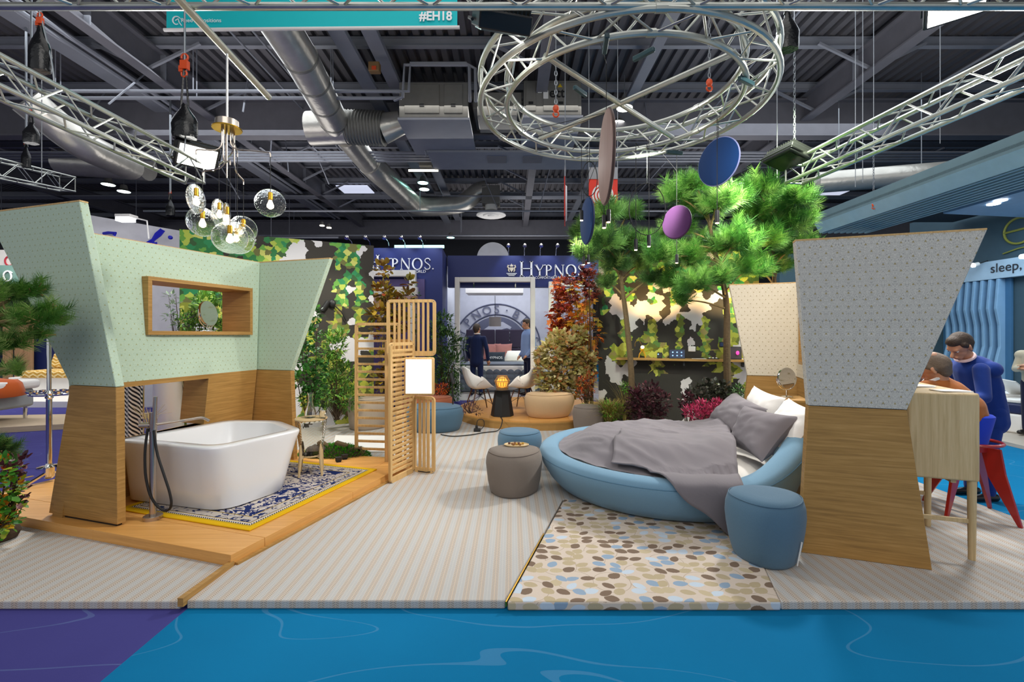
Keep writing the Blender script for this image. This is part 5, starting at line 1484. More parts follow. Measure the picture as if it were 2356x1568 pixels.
# ---------------------------------------------------------------- background stands
# left forest mural and right forest mural (flat printed panels on frames)
def panel(root_name, label, cat, p0, p1, z0, z1, th, mat, edge, z1b=None):
    o = thing(root_name, label, cat, ((p0.x + p1.x) / 2, (p0.y + p1.y) / 2, 0))
    d = (p1 - p0); d.z = 0; d.normalize(); nv = V(-d.y, d.x, 0)
    a, b = V(p0.x, p0.y, z0), V(p1.x, p1.y, z0)
    mb = MB(); z1b = z1 if z1b is None else z1b
    A, B = V(p0.x, p0.y, z1), V(p1.x, p1.y, z1b)
    mb.hexa([a, b, b + nv * .02, a + nv * .02, A, B, B + nv * .02, A + nv * .02]); mb.build('printed_face', mat, o, smooth=0)
    mb = MB(); e = .012
    mb.hexa([a + nv * .021, b + nv * .021, b + nv * th, a + nv * th, A + nv * .021, B + nv * .021, B + nv * th, A + nv * th]); mb.build('panel_core', edge, o, smooth=0)
    return o
panel('forest_mural', 'tall printed forest mural in greens behind the slatted screen', 'mural', at(413, 600, 7.0), at(860, 600, 8.3), 0, 3.15, .10, m_mural('forest_print', 3.1, -.2, 3.2, False), M['oak'])
panel('forest_mural', 'tall printed forest mural with dark trunks behind the pines and the gadget shelf', 'mural', V(1.59, 8.5, 0), V(4.05, 7.585, 0), 0, 2.95, .10, m_mural('forest_print_warm', 9.4, -.1, 2.95, True), M['oak'])
# white wall with blue script
ww0, ww1 = at(196, 500, 9.1), at(424, 500, 10.6)
ws = thing('neighbour_wall', 'white wall with blue handwritten script behind the green partition', 'wall', (ww0 + ww1) / 2)
mb = MB(); mb.hexa([V(ww0.x, ww0.y, 0), V(ww1.x, ww1.y, 0), V(ww1.x, ww1.y + .15, 0), V(ww0.x, ww0.y + .15, 0), V(ww0.x, ww0.y, 3.92), V(ww1.x, ww1.y, 3.92), V(ww1.x, ww1.y + .15, 3.92), V(ww0.x, ww0.y + .15, 3.92)]); mb.build('board', plain('pale_grey_wall', '#c9c9cf', .6), ws, smooth=0)
ink = plain('blue_ink', '#1a1fae', .4)
Yl = 10.2
mb = MB(); mb.tube([at(x, y, Yl - .25 - (376 - x) * .004) for x, y in ((338, 560), (352, 552), (368, 540), (376, 530), (372, 528), (360, 538), (352, 552), (352, 560), (362, 560))], .035, 6); mb.build('script_letter', ink, ws)
mb = MB(); mb.ball(at(392, 546, Yl - .2), .045); mb.build('script_dot', ink, ws)
mb = MB(); mb.tube([at(x, y, 9.35) for x, y in ((238, 537), (250, 535), (266, 536), (262, 541))], .03, 6); mb.build('script_stroke', ink, ws)
lc = at(291, 505, 8.9); o = thing('arm_spotlight', 'glaring white arm lamp on the top of the white script wall', 'lamp', lc)
mb = MB(); mb.box(lc + V(0, 0, .06), (.30, .2, .06)); mb.build('housing', M['white'], o, bev=.01)
mb = MB(); mb.box(lc + V(0, -.02, -.01), (.26, .16, .06)); mb.build('lens', lamp('arm_lamp_glow', '#f4f8ff', 12), o)
mb = MB(); mb.tube([lc + V(0, .1, .08), lc + V(0, .5, .1), lc + V(0, .55, -.25)], .015, 6); mb.build('arm', M['white'], o)

# far left stand: bench with chevron cover, timber screen, bed with orange throw
def m_chevron():
    t = NT('chevron_weave'); x = t.n('SeparateXYZ', {0: t.coord()})
    tri = t.math('ABSOLUTE', t.math('SUBTRACT', t.math('FRACT', t.math('MULTIPLY', x.outputs[0], 5)), .5))
    s = t.math('FRACT', t.math('MULTIPLY', t.math('ADD', t.math('ADD', x.outputs[2], t.math('MULTIPLY', x.outputs[1], .6)), t.math('MULTIPLY', tri, .12)), 11))
    t.set(Base_Color=t.ramp(s, [(0, '#b98a2e'), (.3, '#e6cf96'), (.7, '#caa04a')], True), Roughness=.9)
    return t.m
sl = MB(); sl.box((-10.6, 11.8, 0), (6.5, 3.2, .16)); sl.build('floor', M['white'], kind='structure', label='pale floor of the far left stand', smooth=0)
bn_ = thing('bench', 'bench with yellow chevron cover on a white plinth at the far left', 'bench', (-10.8, 11.6, .08))
mb = MB(); mb.box((-11.0, 11.8, .30), (2.4, 1.2, .44)); mb.build('plinth', M['white'], bn_, smooth=0, bev=.01)
chev = m_chevron()
mb = MB(); mb.box((-11.1, 11.55, .60), (1.5, .9, .17)); mb.build('seat_cushion', chev, bn_, bev=.05, seg=3)
mb = MB(); mb.box((-11.2, 12.1, .86), (1.5, .25, .40), M=Matrix.Rotation(-.35, 3, 'X')); mb.build('back_cushion', chev, bn_, bev=.05, seg=3)
ts = thing('timber_screen', 'row of upright brown boards behind the chevron bench', 'screen', (-12, 12.5, .08))
for k, px in enumerate((18, 45, 66)):
    c = at(px, 780, 12.5); mb = MB(); mb.box((c.x, c.y, 1.2), (.24, .05, 2.2)); mb.build('board', M['brown_wood'], ts, smooth=0, bev=.004, seg=1)
mb = MB(); c = at(110, 790, 12.7); mb.box((c.x, c.y, 1.3), (.9, .06, 2.4)); mb.build('partition_wall', M['navy_d'], None, label='dark navy panel right of the brown boards at the far left', cat='panel', smooth=0)
sgn = thing('green_sign', 'grey green hanging sign with a white curl behind the left pine', 'sign', at(25, 640, 11))
mb = MB(); mb.box(at(20, 632, 11), (.95, .06, .45)); mb.build('board', plain('grey_green', '#5f7f78'), sgn, smooth=0)
c = at(18, 635, 10.95); mb = MB(); mb.tube([c + V(.12 * math.cos(t) * (1 - t * .05), 0, .12 * math.sin(t)) for t in np.linspace(.6, 7.5, 26)], .018, 6); mb.build('curl_logo', M['letter'], sgn)
s2 = thing('white_sign', 'white board with a red ring at the left edge', 'sign', at(12, 600, 12))
mb = MB(); mb.box(at(16, 597, 12), (.32, .05, .5)); mb.build('board', M['white'], s2, smooth=0)
c = at(22, 600, 11.95); mb = MB(); mb.tube([c + V(.12 * math.cos(t), 0, .12 * math.sin(t)) for t in np.linspace(0, 6.28, 24)[:-1]], .018, 6, True); mb.build('red_ring', plain('sign_red', '#b8283a'), s2)
sl = MB(); sl.prism([(-10.5, 8.6, FZ), (-7.0, 9.0, FZ), (-7.2, 8.0, FZ), (-10.5, 6.7, FZ)], (0, 0, .09)); sl.build('floor', wood('pale_laminate', '#b09a80', '#c4b094', '#cfbda2'), kind='structure', label='laminate platform at the far left', smooth=0)
ob = thing('display_bed', 'white bed with orange throw cut off by the left edge', 'bed', at(-40, 960, 7.9))
c = at(-30, 940, 7.9)
mb = MB(); mb.box((c.x - .25, 7.9, .42), (.9, 1.2, .34)); mb.build('box_base', plain('grey_box_base', '#9aa0a4', .7), ob, bev=.05)
for k in range(4):
    mb = MB(); mb.cyl((c.x - .25 + (k % 2 * 2 - 1) * .38, 7.9 + (k // 2 * 2 - 1) * .5, .04), (c.x - .25 + (k % 2 * 2 - 1) * .38, 7.9 + (k // 2 * 2 - 1) * .5, .28), .03, n=8); mb.build('leg', M['chrome'], ob)
mb = MB(); mb.box((c.x - .22, 7.9, .66), (1.0, 1.3, .16)); mb.build('mattress', M['white'], ob, bev=.06, seg=3)
mb = MB(); mb.grid(12, 8, lambda s, t: V(c.x - .6 + .95 * s + .03 * math.sin(t * 9), 7.4 + .8 * t, .77 + .015 * math.sin(s * 8 + t * 5) - .28 * sstep(.88, 1, s))); mb.build('throw', fabric('orange_throw', '#c9602a'), ob, smooth=180, solid=.02)

# chrome stand on the platform, washbasin and towel seen through the slot
cs = on(113, 1106, PZ)
st_ = thing('chrome_stand', 'tall chrome floor stand with round tray ring on the left of the platform', 'stand', (cs.x, cs.y, PZ))
mb = MB(); mb.cyl((cs.x, cs.y, PZ + .06), (cs.x, cs.y, 1.72), .018, n=16); mb.cyl((cs.x, cs.y, PZ + .1), (cs.x, cs.y, .90), .024, n=16); mb.build('pole', M['chrome'], st_)
mb = MB(); mb.lathe([(.03, PZ + .03), (.046, PZ + .05), (.046, PZ + .14), (.03, PZ + .16), (.026, PZ + .18)], (cs.x, cs.y, 0), 20); mb.build('hub', M['chrome'], st_)
mb = MB(); mb.lathe([(.02, .90), (.035, .92), (.022, .94), (.038, .96), (.02, .99)], (cs.x, cs.y, 0), 20); mb.build('collar', M['chrome'], st_)
for k in range(3):
    a = 2.6 + k * 2 * PI / 3; d = V(math.cos(a), math.sin(a), 0)
    mb = MB(); mb.beam(V(cs.x, cs.y, PZ + .09) + d * .03, V(cs.x, cs.y, PZ + .012) + d * .27, .022, .018); mb.build('foot', M['chrome'], st_, smooth=0)
rt_ = at(115, 905, 5.6); o = thing('chrome_ring', 'oval chrome towel ring with small discs standing behind the chrome stand', 'ring', rt_)
mb = MB(); mb.tube([rt_ + V(.20 * math.cos(t), .16 * math.sin(t), 0) for t in np.linspace(0, 2 * PI, 33)[:-1]], .018, 8, True); mb.build('hoop', M['chrome'], o)
for k in range(12):
    t = 2 * PI * k / 12; mb = MB(); mb.lathe([(.001, .012), (.03, .012), (.034, .03), (.001, .034)], rt_ + V(.20 * math.cos(t), .16 * math.sin(t), .004), 12); mb.build('disc', M['chrome'], o)
mb = MB(); mb.cyl((rt_.x, rt_.y, FZ), (rt_.x, rt_.y, rt_.z), .012, n=8); mb.lathe([(.12, 0), (.12, .01), (.02, .02)], (rt_.x, rt_.y, FZ), 20); mb.beam(rt_ + V(-.2, 0, 0), rt_ + V(.2, 0, 0), .012, .012); mb.build('stem', M['chrome'], o)
wb = V((388 - CX) / F_PX * 6.55, 6.55, FZ)
o = thing('washbasin', 'tall white cylindrical washbasin seen through the slot behind the bathtub', 'basin', wb)
mb = MB(); mb.lathe([(.17, 0), (.18, .02), (.18, .94), (.185, .955), (.175, .96), (.15, .95), (.12, .85), (.001, .82)], wb, 40); mb.build('pedestal', M['ceramic'], o)
tw = V((303 - CX) / F_PX * 5.55, 5.55, FZ)
def m_tick():
    t = NT('black_white_stripe'); x = t.n('SeparateXYZ', {0: t.coord()})
    s = t.math('FRACT', t.math('MULTIPLY', t.math('ADD', x.outputs[2], t.math('MULTIPLY', x.outputs[0], 1.1)), 19))
    t.set(Base_Color=t.mix(t.math('LESS_THAN', s, .5), '#e9e7e4', '#1a1c26'), Roughness=.9); return t.m
o = thing('towel_stand', 'black and white striped towel on a low rail seen through the slot', 'towel', tw)
mb = MB(); mb.grid(8, 14, lambda s, t: V(tw.x - .13 + .24 * s, tw.y + .03 * math.sin(s * 9), .98 - .72 * t)); mb.build('towel', m_tick(), o, smooth=180, solid=.012)
mb = MB(); mb.tube([V(tw.x - .16, tw.y, FZ), V(tw.x - .16, tw.y, .99), V(tw.x + .14, tw.y, .99), V(tw.x + .14, tw.y, FZ)], .010, 8); mb.build('rail', M['chrome'], o)

# ---------------------------------------------------------------- navy bedding stand in the middle
M['side_grey'] = plain('pale_grey_side', '#b4b8c4', .6)
nv_ = thing('navy_stand', 'navy blue bedding stand with white lettering, white portals and a recessed right part', 'stand', (0, 11, 0))
mb = MB()
xl = -3.4; xr = (1018 - CX) / F_PX * 10
mb.prism([(xl, 10.0, FZ), (xr, 10.0, FZ), (xr - .06, 11.0, FZ), (xr - .06, 11.2, FZ), (-2.05, 11.2, FZ), (-2.05, 10.18, FZ), (xl, 10.18, FZ)], (0, 0, 3.48)); mb.build('left_block', M['navy'], nv_, smooth=0)
xo = (1030 - CX) / F_PX * 11
mb = MB(); mb.box(((xo + 3.2) / 2, 11.1, 3.06), (3.2 - xo, .2, .75)); mb.build('fascia', M['navy'], nv_, smooth=0)
mb = MB(); mb.box((.3, 14.3, 1.75), (4.4, .12, 3.4)); mb.build('back_wall', plain('pale_lilac_wall', '#b9bccb', .6), nv_, smooth=0)
for x in (2.8, -1.75): mb = MB(); mb.box((x, 12.7, 1.7), (.12, 3.0, 3.3)); mb.build('side_wall', M['side_grey'], nv_, smooth=0)
mb = MB(); mb.box((.4, 13.0, .02), (4.6, 3.4, .14)); mb.build('stand_floor', plain('grey_stand_floor', '#8d8580', .6), nv_, smooth=0)
mb = MB(); mb.box((.4, 11.29, .03), (4.6, .02, .15)); mb.build('floor_edge', M['white'], nv_, smooth=0)
def portal(px0, px1, pyt, Y, zb, w_):
    a, b = at(px0, pyt, Y), at(px1, pyt, Y)
    mb = MB(); mb.box((a.x + w_ / 2, Y, (a.z + zb) / 2), (w_, .16, a.z - zb)); mb.build('portal_post', M['white'], nv_, smooth=0, bev=.01)
    mb = MB(); mb.box((b.x - w_ / 2, Y, (a.z + zb) / 2), (w_, .16, a.z - zb)); mb.build('portal_post', M['white'], nv_, smooth=0, bev=.01)
    mb = MB(); mb.box(((a.x + b.x) / 2, Y, a.z - w_ / 2), (b.x - a.x - 2 * w_, .16, w_)); mb.build('portal_lintel', M['white'], nv_, smooth=0, bev=.01)
portal(1047, 1231, 638, 10.85, .0, .11)
portal(1262, 1420, 648, 10.9, .0, .11)
portal(800, 957, 622, 9.86, .0, .13)
mb = MB(); mb.box((at(905, 700, 9.95).x, 9.97, 1.4), (1.35, .06, 2.7)); mb.build('display_panel', plain('lilac_panel', '#54487c', .6), nv_, smooth=0)
mb = MB(); a = at(905, 668, 9.8); mb.box((a.x, 9.9, a.z), (1.0, .25, .16)); mb.build('display_beam', M['white'], nv_, smooth=0)
mb = MB(); a = at(905, 676, 9.8); mb.box((a.x, 9.9, a.z - .12), (1.0, .25, .16)); mb.build('display_trim', plain('dusky_pink', '#a98b8a'), nv_, smooth=0)
text('new', .19, at(866, 732, 9.82), M['letter'], nv_); text('dream', .19, at(885, 728, 9.82), M['letter'], nv_)
a, b = at(1071, 668, 12.0), at(1204, 668, 12.0)
mb = MB(); mb.box(((a.x + b.x) / 2, 12.4, a.z), (b.x - a.x, .8, .12)); mb.build('soffit', M['white'], nv_, smooth=0)
for px in (1090, 1186):
    mb = MB(); c = at(px, 650, 11.0); mb.cyl((c.x, 11.0, c.z + .03), (c.x, 11.0, c.z - .12), .02, n=8); mb.build('spacer_rod', M['chrome'], nv_)
# serif letters made of strokes
def serif_word(word, x, z, Y, h, parent, mat, first=1.0):
    def bx(mb, x0, z0, x1, z1): mb.box(((x0 + x1) / 2, Y, (z0 + z1) / 2), (abs(x1 - x0), .02, abs(z1 - z0)))
    for i, chh in enumerate(word):
        H = h * (first if i == 0 else 1); mb = MB(); tk, tn = H * .13, H * .055; s_ = H * .055
        ser = lambda xx, zz: bx(mb, xx - H * .11, zz - s_ / 2, xx + H * .11, zz + s_ / 2)
        if chh == 'H':
            w_ = H * .78
            for xx in (x + .12 * H, x + w_): bx(mb, xx - tk / 2, z, xx + tk / 2, z + H); ser(xx, z + s_ / 2); ser(xx, z + H - s_ / 2)
            bx(mb, x + .12 * H, z + H * .48, x + w_, z + H * .48 + tn); adv = .98
        elif chh == 'Y':
            c = V(x + .42 * H, Y, z + H * .45)
            mb.beam(V(x + .08 * H, Y, z + H), c, tk, .02, (0, 1, 0)); mb.beam(V(x + .76 * H, Y, z + H), c, tn, .02, (0, 1, 0)); bx(mb, c.x - tk / 2, z, c.x + tk / 2, z + H * .48)
            ser(c.x, z + s_ / 2); ser(x + .10 * H, z + H - s_ / 2); ser(x + .76 * H, z + H - s_ / 2); adv = .84
        elif chh == 'P':
            xx = x + .14 * H; bx(mb, xx - tk / 2, z, xx + tk / 2, z + H); ser(xx, z + s_ / 2); ser(xx - .03 * H, z + H - s_ / 2)
            mb.tube([V(xx + H * .30 * math.cos(t) * 1.1 + .06 * H, Y, z + H * .73 + H * .245 * math.sin(t)) for t in np.linspace(1.6, -1.7, 12)], [tn * .5 + tk * .35 * math.sin(PI * k / 11) for k in range(12)], 6); adv = .72
        elif chh == 'N':
            for xx in (x + .12 * H, x + .80 * H): bx(mb, xx - tn / 2, z, xx + tn / 2, z + H); ser(xx, (z + s_ / 2) if xx < x + .3 * H else (z + H - s_ / 2))
            mb.beam(V(x + .12 * H, Y, z + H), V(x + .80 * H, Y, z), tk, .02, (0, 1, 0)); adv = 1.0
        elif chh == 'O':
            mb.tube([V(x + .46 * H + .40 * H * math.cos(t), Y, z + H * .5 + H * .49 * math.sin(t)) for t in np.linspace(0, 2 * PI, 25)[:-1]], [tn * .55 + tk * .4 * abs(math.cos(t)) for t in np.linspace(0, 2 * PI, 25)[:-1]], 6, True); adv = .98
        elif chh == 'S':
            pts = [(.56, .80), (.48, .96), (.30, 1.0), (.12, .90), (.10, .72), (.24, .57), (.42, .46), (.56, .30), (.52, .10), (.32, 0), (.14, .05), (.08, .22)]
            mb.tube(path([V(x + p * H, Y, z + q * H) for p, q in pts], 3), tk * .36, 6); adv = .70
        elif chh == '.':
            mb.ball((x + .05 * H, Y, z + tk * .5), (tk * .5, .01, tk * .5), 8, 6); adv = .2
        mb.build('letter_' + (chh.lower() if chh != '.' else 'dot'), mat, parent, smooth=40); x += adv * H + .05 * h
p = at(843, 620, 9.98); serif_word('HYPNOS.', p.x, p.z, 9.97, .245, nv_, M['letter'], 1.3)
p = at(1196, 635, 10.98); serif_word('HYPNOS.', p.x, p.z, 10.97, .27, nv_, M['letter'], 1.3)
text('THE MOST COMFORTABLE BEDS IN THE WORLD', .082, at(1195, 641, 10.97), M['letter'], nv_, sx=.9)
text('THE WORLD', .085, at(980, 627, 9.97), M['letter'], nv_, align='RIGHT')
cr_ = at(1177, 620, 10.97); s_ = 11 / F_PX
mb = MB(); mb.prism([cr_ + V(x * s_, 0, z * s_) for x, z in ((-4, 5), (4, 5), (4, 0), (0, -6), (-4, 0))], (0, -.015, 0)); mb.build('shield', plain('crest_cream', '#e8dcc4'), nv_, smooth=0)
for sg in (-1, 1):
    mb = MB(); mb.tube([cr_ + V(sg * x * s_, 0, z * s_) for x, z in ((5, -5), (7, -1), (6, 3), (9, 6), (8, 10), (5, 9))], [s_ * q for q in (1.2, 2, 2.2, 2, 1.8, .8)], 6); mb.build('crest_supporter', plain('crest_cream', '#e8dcc4') if sg < 0 else bpy.data.materials['crest_cream'], nv_)
mb = MB(); mb.prism([cr_ + V(x * s_, 0, z * s_) for x, z in ((-3, 7), (3, 7), (4, 12), (2, 10), (0, 14), (-2, 10), (-4, 12))], (0, -.015, 0)); mb.build('crest_crown', bpy.data.materials['crest_cream'], nv_, smooth=0)
for k in range(3):
    mb = MB(); c = cr_ + V(0, 0, (-8.5 - 2.6 * k) * s_); mb.box(c, ((24 - 5 * k) * s_, .015, 1.3 * s_)); mb.build('crest_line', M['letter'], nv_, smooth=0)
# ring emblem on the back wall
slate = plain('slate_print', '#5b5f78', .6); ec = at(1143, 800, 14.22); pxm = 14.2 / F_PX
for r_, w_ in ((101, 1.6), (77, 1.6)):
    mb = MB(); mb.tube([ec + V(r_ * pxm * math.cos(t), 0, r_ * pxm * math.sin(t)) for t in np.linspace(0, 2 * PI, 60)[:-1]], w_ * pxm, 4, True); mb.build('emblem_ring', slate, nv_)
mb = MB(); mb.lathe([(.001, 0), (72 * pxm, 0), (72 * pxm, .015), (.001, .015)], ec, 48, M=Matrix.Rotation(PI / 2, 3, 'X')); mb.build('emblem_ground', slate, nv_, smooth=0)
for ch_, an in zip('HYPNOS\u00b7BEDS\u00b7', (-82, -66, -49, -32, -15, 0, 15, 30, 46, 62, 78, 94)):
    a = math.radians(an)
    Rm = Matrix.Rotation(a, 4, 'Y') @ Matrix.Rotation(PI / 2, 4, 'X')
    text(ch_, 27 * pxm, ec + V(80 * pxm * math.sin(a), -.03, 80 * pxm * math.cos(a)), slate, nv_, Rm, .004, 'emblem_letter', 'CENTER', bold=.003)
pale = plain('pale_print', '#b7bacb', .6)
mb = MB(); mb.prism([ec + V(x * pxm, -.02, z * pxm) for x, z in ((-45, -8), (-42, 18), (-30, 42), (-8, 58), (14, 60), (34, 48), (22, 30), (6, 26), (-2, 14), (6, 4), (20, -4), (28, -20), (18, -42), (-12, -50), (-36, -38))], (0, -.006, 0)); mb.build('emblem_head', pale, nv_, smooth=0)
for k in range(5):
    mb = MB(); mb.tube([ec + V((4 + k * 2 + 44 * t) * pxm, -.03, (34 - k * 9 + 16 * math.sin(2.6 * t) - 22 * t * t) * pxm) for t in np.linspace(0, 1, 8)], [2.2 * pxm * (1 - .6 * t) for t in np.linspace(0, 1, 8)], 5); mb.build('emblem_feather', pale if k % 2 else slate, nv_)
mb = MB(); mb.tube([ec + V(x * pxm, -.03, z * pxm) for x, z in ((-34, 6), (-30, -2), (-22, -2), (-20, 4))], 1.6 * pxm, 5); mb.tube([ec + V(x * pxm, -.03, z * pxm) for x, z in ((-24, 22), (-22, 14), (-14, 10))], 1.4 * pxm, 5); mb.build('emblem_face_line', slate, nv_, kind='stuff')
dm = at(1134, 594, 12.4); mb = MB(); mb.lathe([(.001, -.03), (.42, -.03), (.43, 0), (.42, .03), (.001, .03)], dm, 48, M=Matrix.Rotation(PI / 2, 3, 'X')); mb.build('moon_disc', plain('pale_disc', '#c4c6cc', .6), nv_)
nh = ['first', 'second', 'third', 'fourth', 'fifth']
def clip_lamp(px, py, Y, label):
    c = at(px, py, Y); o = thing('clip_lamp', label, 'lamp', c)
    mb = MB(); mb.tube([c + V(0, .25, -.12), c + V(0, .1, .12), c + V(0, -.18, .16)], .010, 6); mb.build('arm', M['chrome'], o)
    mb = MB(); mb.lathe([(.02, .06), (.05, .0), (.045, -.02), (.001, -.02)], c + V(0, -.2, .14), 12, M=Matrix.Rotation(-.5, 3, 'X')); mb.build('head', M['chrome'], o)
for i, px in enumerate((805, 847, 890, 928, 970)): clip_lamp(px, 566, 10.1, f'chrome arm lamp over the left navy block, {nh[i]} from the left')
for i, px in enumerate((1170, 1207, 1244, 1281, 1319)): clip_lamp(px, 582, 11.1, f'chrome arm lamp over the recessed navy fascia, {nh[i]} from the left')
mb = MB(); mb.box(at(965, 567, 10.3), (1.1, .06, .06)); mb.build('light_bar', lamp('cool_bar', '#bff6ec', 1.4), None, label='long light bar lying on the left navy block', cat='light bar', smooth=0)
# bed of the navy stand
hb = thing('headboard_bed', 'large bed with dark upholstered headboard and grey quilt in the navy stand', 'bed', (-.5, 12.8, .09))
x0, x1 = (1072 - CX) / F_PX * 13.7, (1206 - CX) / F_PX * 13.7
n_ = 4
for k in range(n_):
    for r in range(2):
        mb = MB(); mb.box((x0 + (x1 - x0) * (k + .5) / n_, 13.75, .62 + .55 * r + .27), ((x1 - x0) / n_ - .012, .12, .54)); mb.build('headboard_panel', fabric('aubergine_velvet', '#3a3346') if k + r == 0 else bpy.data.materials['aubergine_velvet'], hb, bev=.03, seg=3)
mb = MB(); mb.box(((x0 + x1) / 2 + .2, 12.75, .34), (x1 - x0 + .3, 1.9, .5)); mb.build('box_spring', fabric('grey_quilt', '#6d7684'), hb, bev=.04)
mb = MB(); mb.box(((x0 + x1) / 2 + .2, 12.75, .68), (x1 - x0 + .32, 1.92, .2)); mb.build('mattress', M['white'], hb, bev=.06, seg=3)
xa, xb = x0 - .02, x1 + .42; qp = None
for k in range(12):
    for r in range(4):
        p = V(xa + (xb - xa) * (k + .5) / 12, 11.80, .22 + r * .13)
        if qp is None: mb = MB(); mb.ball(p, ((xb - xa) / 21, .022, .075), 8, 6); qp = mb.build('quilt_square', bpy.data.materials['grey_quilt'], hb); q0 = p
        else: again(qp, hb, Matrix.Translation(p - q0), 'quilt_square')
mb = MB(); mb.box(((xa + xb) / 2, 12.3, .79), (xb - xa, 1.0, .05)); mb.build('quilt', bpy.data.materials['grey_quilt'], hb, bev=.02)
pk = fabric('dusty_pink_cushion', '#a8716c')
def sq_pillow(px, py, Y, w_, h_, mat, label, tilt=.25, txt=None):
    c = at(px, py, Y); hw = w_ / 2; dz = h_ / 2
    o = pillow('cushion', label, [c + V(-hw, -.1, -dz), c + V(hw, -.1, -dz), c + V(hw, .1, dz), c + V(-hw, .1, dz)], .10, mat, n=12)
    o['category'] = 'cushion'
    return o
sq_pillow(1132, 808, 13.45, .52, .46, pk, 'dusty pink cushion left on the bed in the navy stand')
sq_pillow(1158, 808, 13.4, .52, .46, pk, 'dusty pink cushion right on the bed in the navy stand')
hp_ = sq_pillow(1140, 823, 13.05, .56, .34, fabric('dark_teal_cushion', '#2b3440'), 'dark cushion with white lettering on the bed in the navy stand')
text('HYPNOS', .10, at(1140, 825, 12.88) , M['letter'], hp_, align='CENTER')
sq_pillow(1183, 818, 13.3, .6, .28, M['white'], 'white pillow at the right of the bed in the navy stand')
pc = at(1139, 740, 12.6); o = thing('pendant_lamp', 'grey drum pendant lamp over the bed in the navy stand', 'lamp', pc)
mb = MB(); mb.lathe([(.165, -.12), (.165, .13), (.155, .13), (.155, -.12)], pc, 28, cap0=False, cap1=False); mb.build('lamp_shade', fabric('grey_shade', '#8b8480'), o)
mb = MB(); mb.ball(pc + V(0, 0, -.06), .06, 12, 8); mb.build('bulb', lamp('shade_bulb', '#ffd060', 3), o)
mb = MB(); mb.cyl(pc + V(0, 0, .13), V(pc.x, pc.y, at(1139, 680, 12.6).z), .008, n=6); mb.build('cord', M['cable'], o)

# ---------------------------------------------------------------- teal stand on the right
tl = plain('teal_grey_band', '#587078', .6); tl2 = plain('blue_grey_band', '#93b0bc', .55); slt = plain('slate_blue_wall', '#3d5563', .6); sky = plain('blue_wave_foam', '#7fa6c8', .65); navyd = plain('slat_gap', '#16202e', .7)
ts_ = thing('teal_stand', 'blue grey stand with sloping slatted canopy and wavy wall on the right', 'stand', (9, 9, FZ))
mb = MB(); mb.box((7.05, 8.4, 4.225), (.1, 4.6, .23)); mb.build('canopy_fascia', tl, ts_, smooth=0)
mb = MB(); mb.prism([(7.0, 6.1, 4.11), (7.0, 10.7, 4.11), (7.12, 10.7, 3.9), (7.12, 6.1, 3.9)], (.02, 0, 0)); mb.build('canopy_band', tl2, ts_, smooth=0)
mb = MB(); mb.box((8.6, 8.4, 4.18), (3.2, 4.6, .05)); mb.build('canopy_top', navyd, ts_, smooth=0)
for k in range(8):
    mb = MB(); x = 7.2 + k * .14; mb.box((x, 8.4, 3.92), (.055, 4.6, .05)); mb.build('slat', tl2, ts_, smooth=0)
mb = MB(); mb.prism([(8.3, 6.1, 3.88), (10.3, 6.1, 3.88), (10.3, 9.2, 3.88), (8.3, 8.9, 3.88)], (0, 0, .04)); mb.build('ceiling_panel', plain('blue_soffit', '#7f9fc0', .5), ts_, smooth=0)
for y_ in (8.0, 8.22):
    mb = MB(); mb.lathe([(.001, 0), (.09, 0), (.09, .02), (.001, .02)], (8.45 + (y_ - 8) * .5, y_, 3.865), 16); mb.build('downlight', lamp('downlight', '#f4f8ff', 10) if 'downlight' not in bpy.data.materials else bpy.data.materials['downlight'], ts_)
mb = MB(); mb.box((10.42, 8.9, 2.19), (.2, 6.2, 4.5)); mb.build('back_wall', slt, ts_, smooth=0)
mb = MB(); mb.box((8.7, 12.0, 1.9), (3.6, .15, 3.9)); mb.build('end_wall', slt, ts_, smooth=0)
mb = MB(); mb.box((10.22, 8.8, 2.92), (.16, 5.0, .38)); mb.build('header', plain('pale_blue_header', '#a9c4da', .5), ts_, smooth=0)
text('sleep, healthy living', .27, V(10.13, at(2278, 628, 10.13 / 1.034).y, 2.86), plain('dark_print', '#2a2c34'), ts_, Matrix.Rotation(-PI / 2, 4, 'Z') @ Matrix.Rotation(PI / 2, 4, 'X'))
for k in range(8):
    y_ = 9.62 + k * .165
    pr_ = [(.0, 0), (.14, 0), (.16, .50), (.25, .85), (.14, 1.30), (.15, 1.75), (.22, 2.10), (.17, 2.72), (.0, 2.72)]
    mb = MB(); mb.prism([V(10.3 - d, y_, z) for d, z in pr_], (0, .06, 0)); mb.build('wave_panel', sky, ts_, smooth=0, bev=.01)
mb = MB(); mb.box((10.28, 10.25, 1.37), (.04, 1.5, 2.7)); mb.build('wave_backing', plain('deep_blue_back', '#3f6c92', .6), ts_, smooth=0)
mb = MB(); mb.prism([(7.25, 7.9, FZ), (7.1, 5.6, FZ), (10.4, 5.4, FZ), (10.4, 11.8, FZ), (7.6, 11.8, FZ)], (0, 0, .05)); mb.build('stand_floor', wood('grey_laminate', '#a59c90', '#b8b0a4', '#c4bcb0'), ts_, smooth=0)
gold = plain('olive_gold', '#8a8a3a', .5)
c = V(10.30, at(2345, 530, 1).y, 0); Yg = 10.30 / ((2345 - CX) / F_PX); c = V(10.29, Yg, at(2345, 530, Yg).z); mb = MB()
mb.tube([c + V(0, -.28 * math.cos(t), .26 * math.sin(t)) for t in np.linspace(0, 5.4, 26)], .022, 6); mb.tube([c + V(0, .28, 0), c + V(0, -.28, .03)], .022, 6); mb.tube([c + V(0, .3, -.42), c + V(0, 0, -.36), c + V(0, -.4, -.34)], .014, 6); mb.build('script_logo', gold, ts_, kind='stuff')
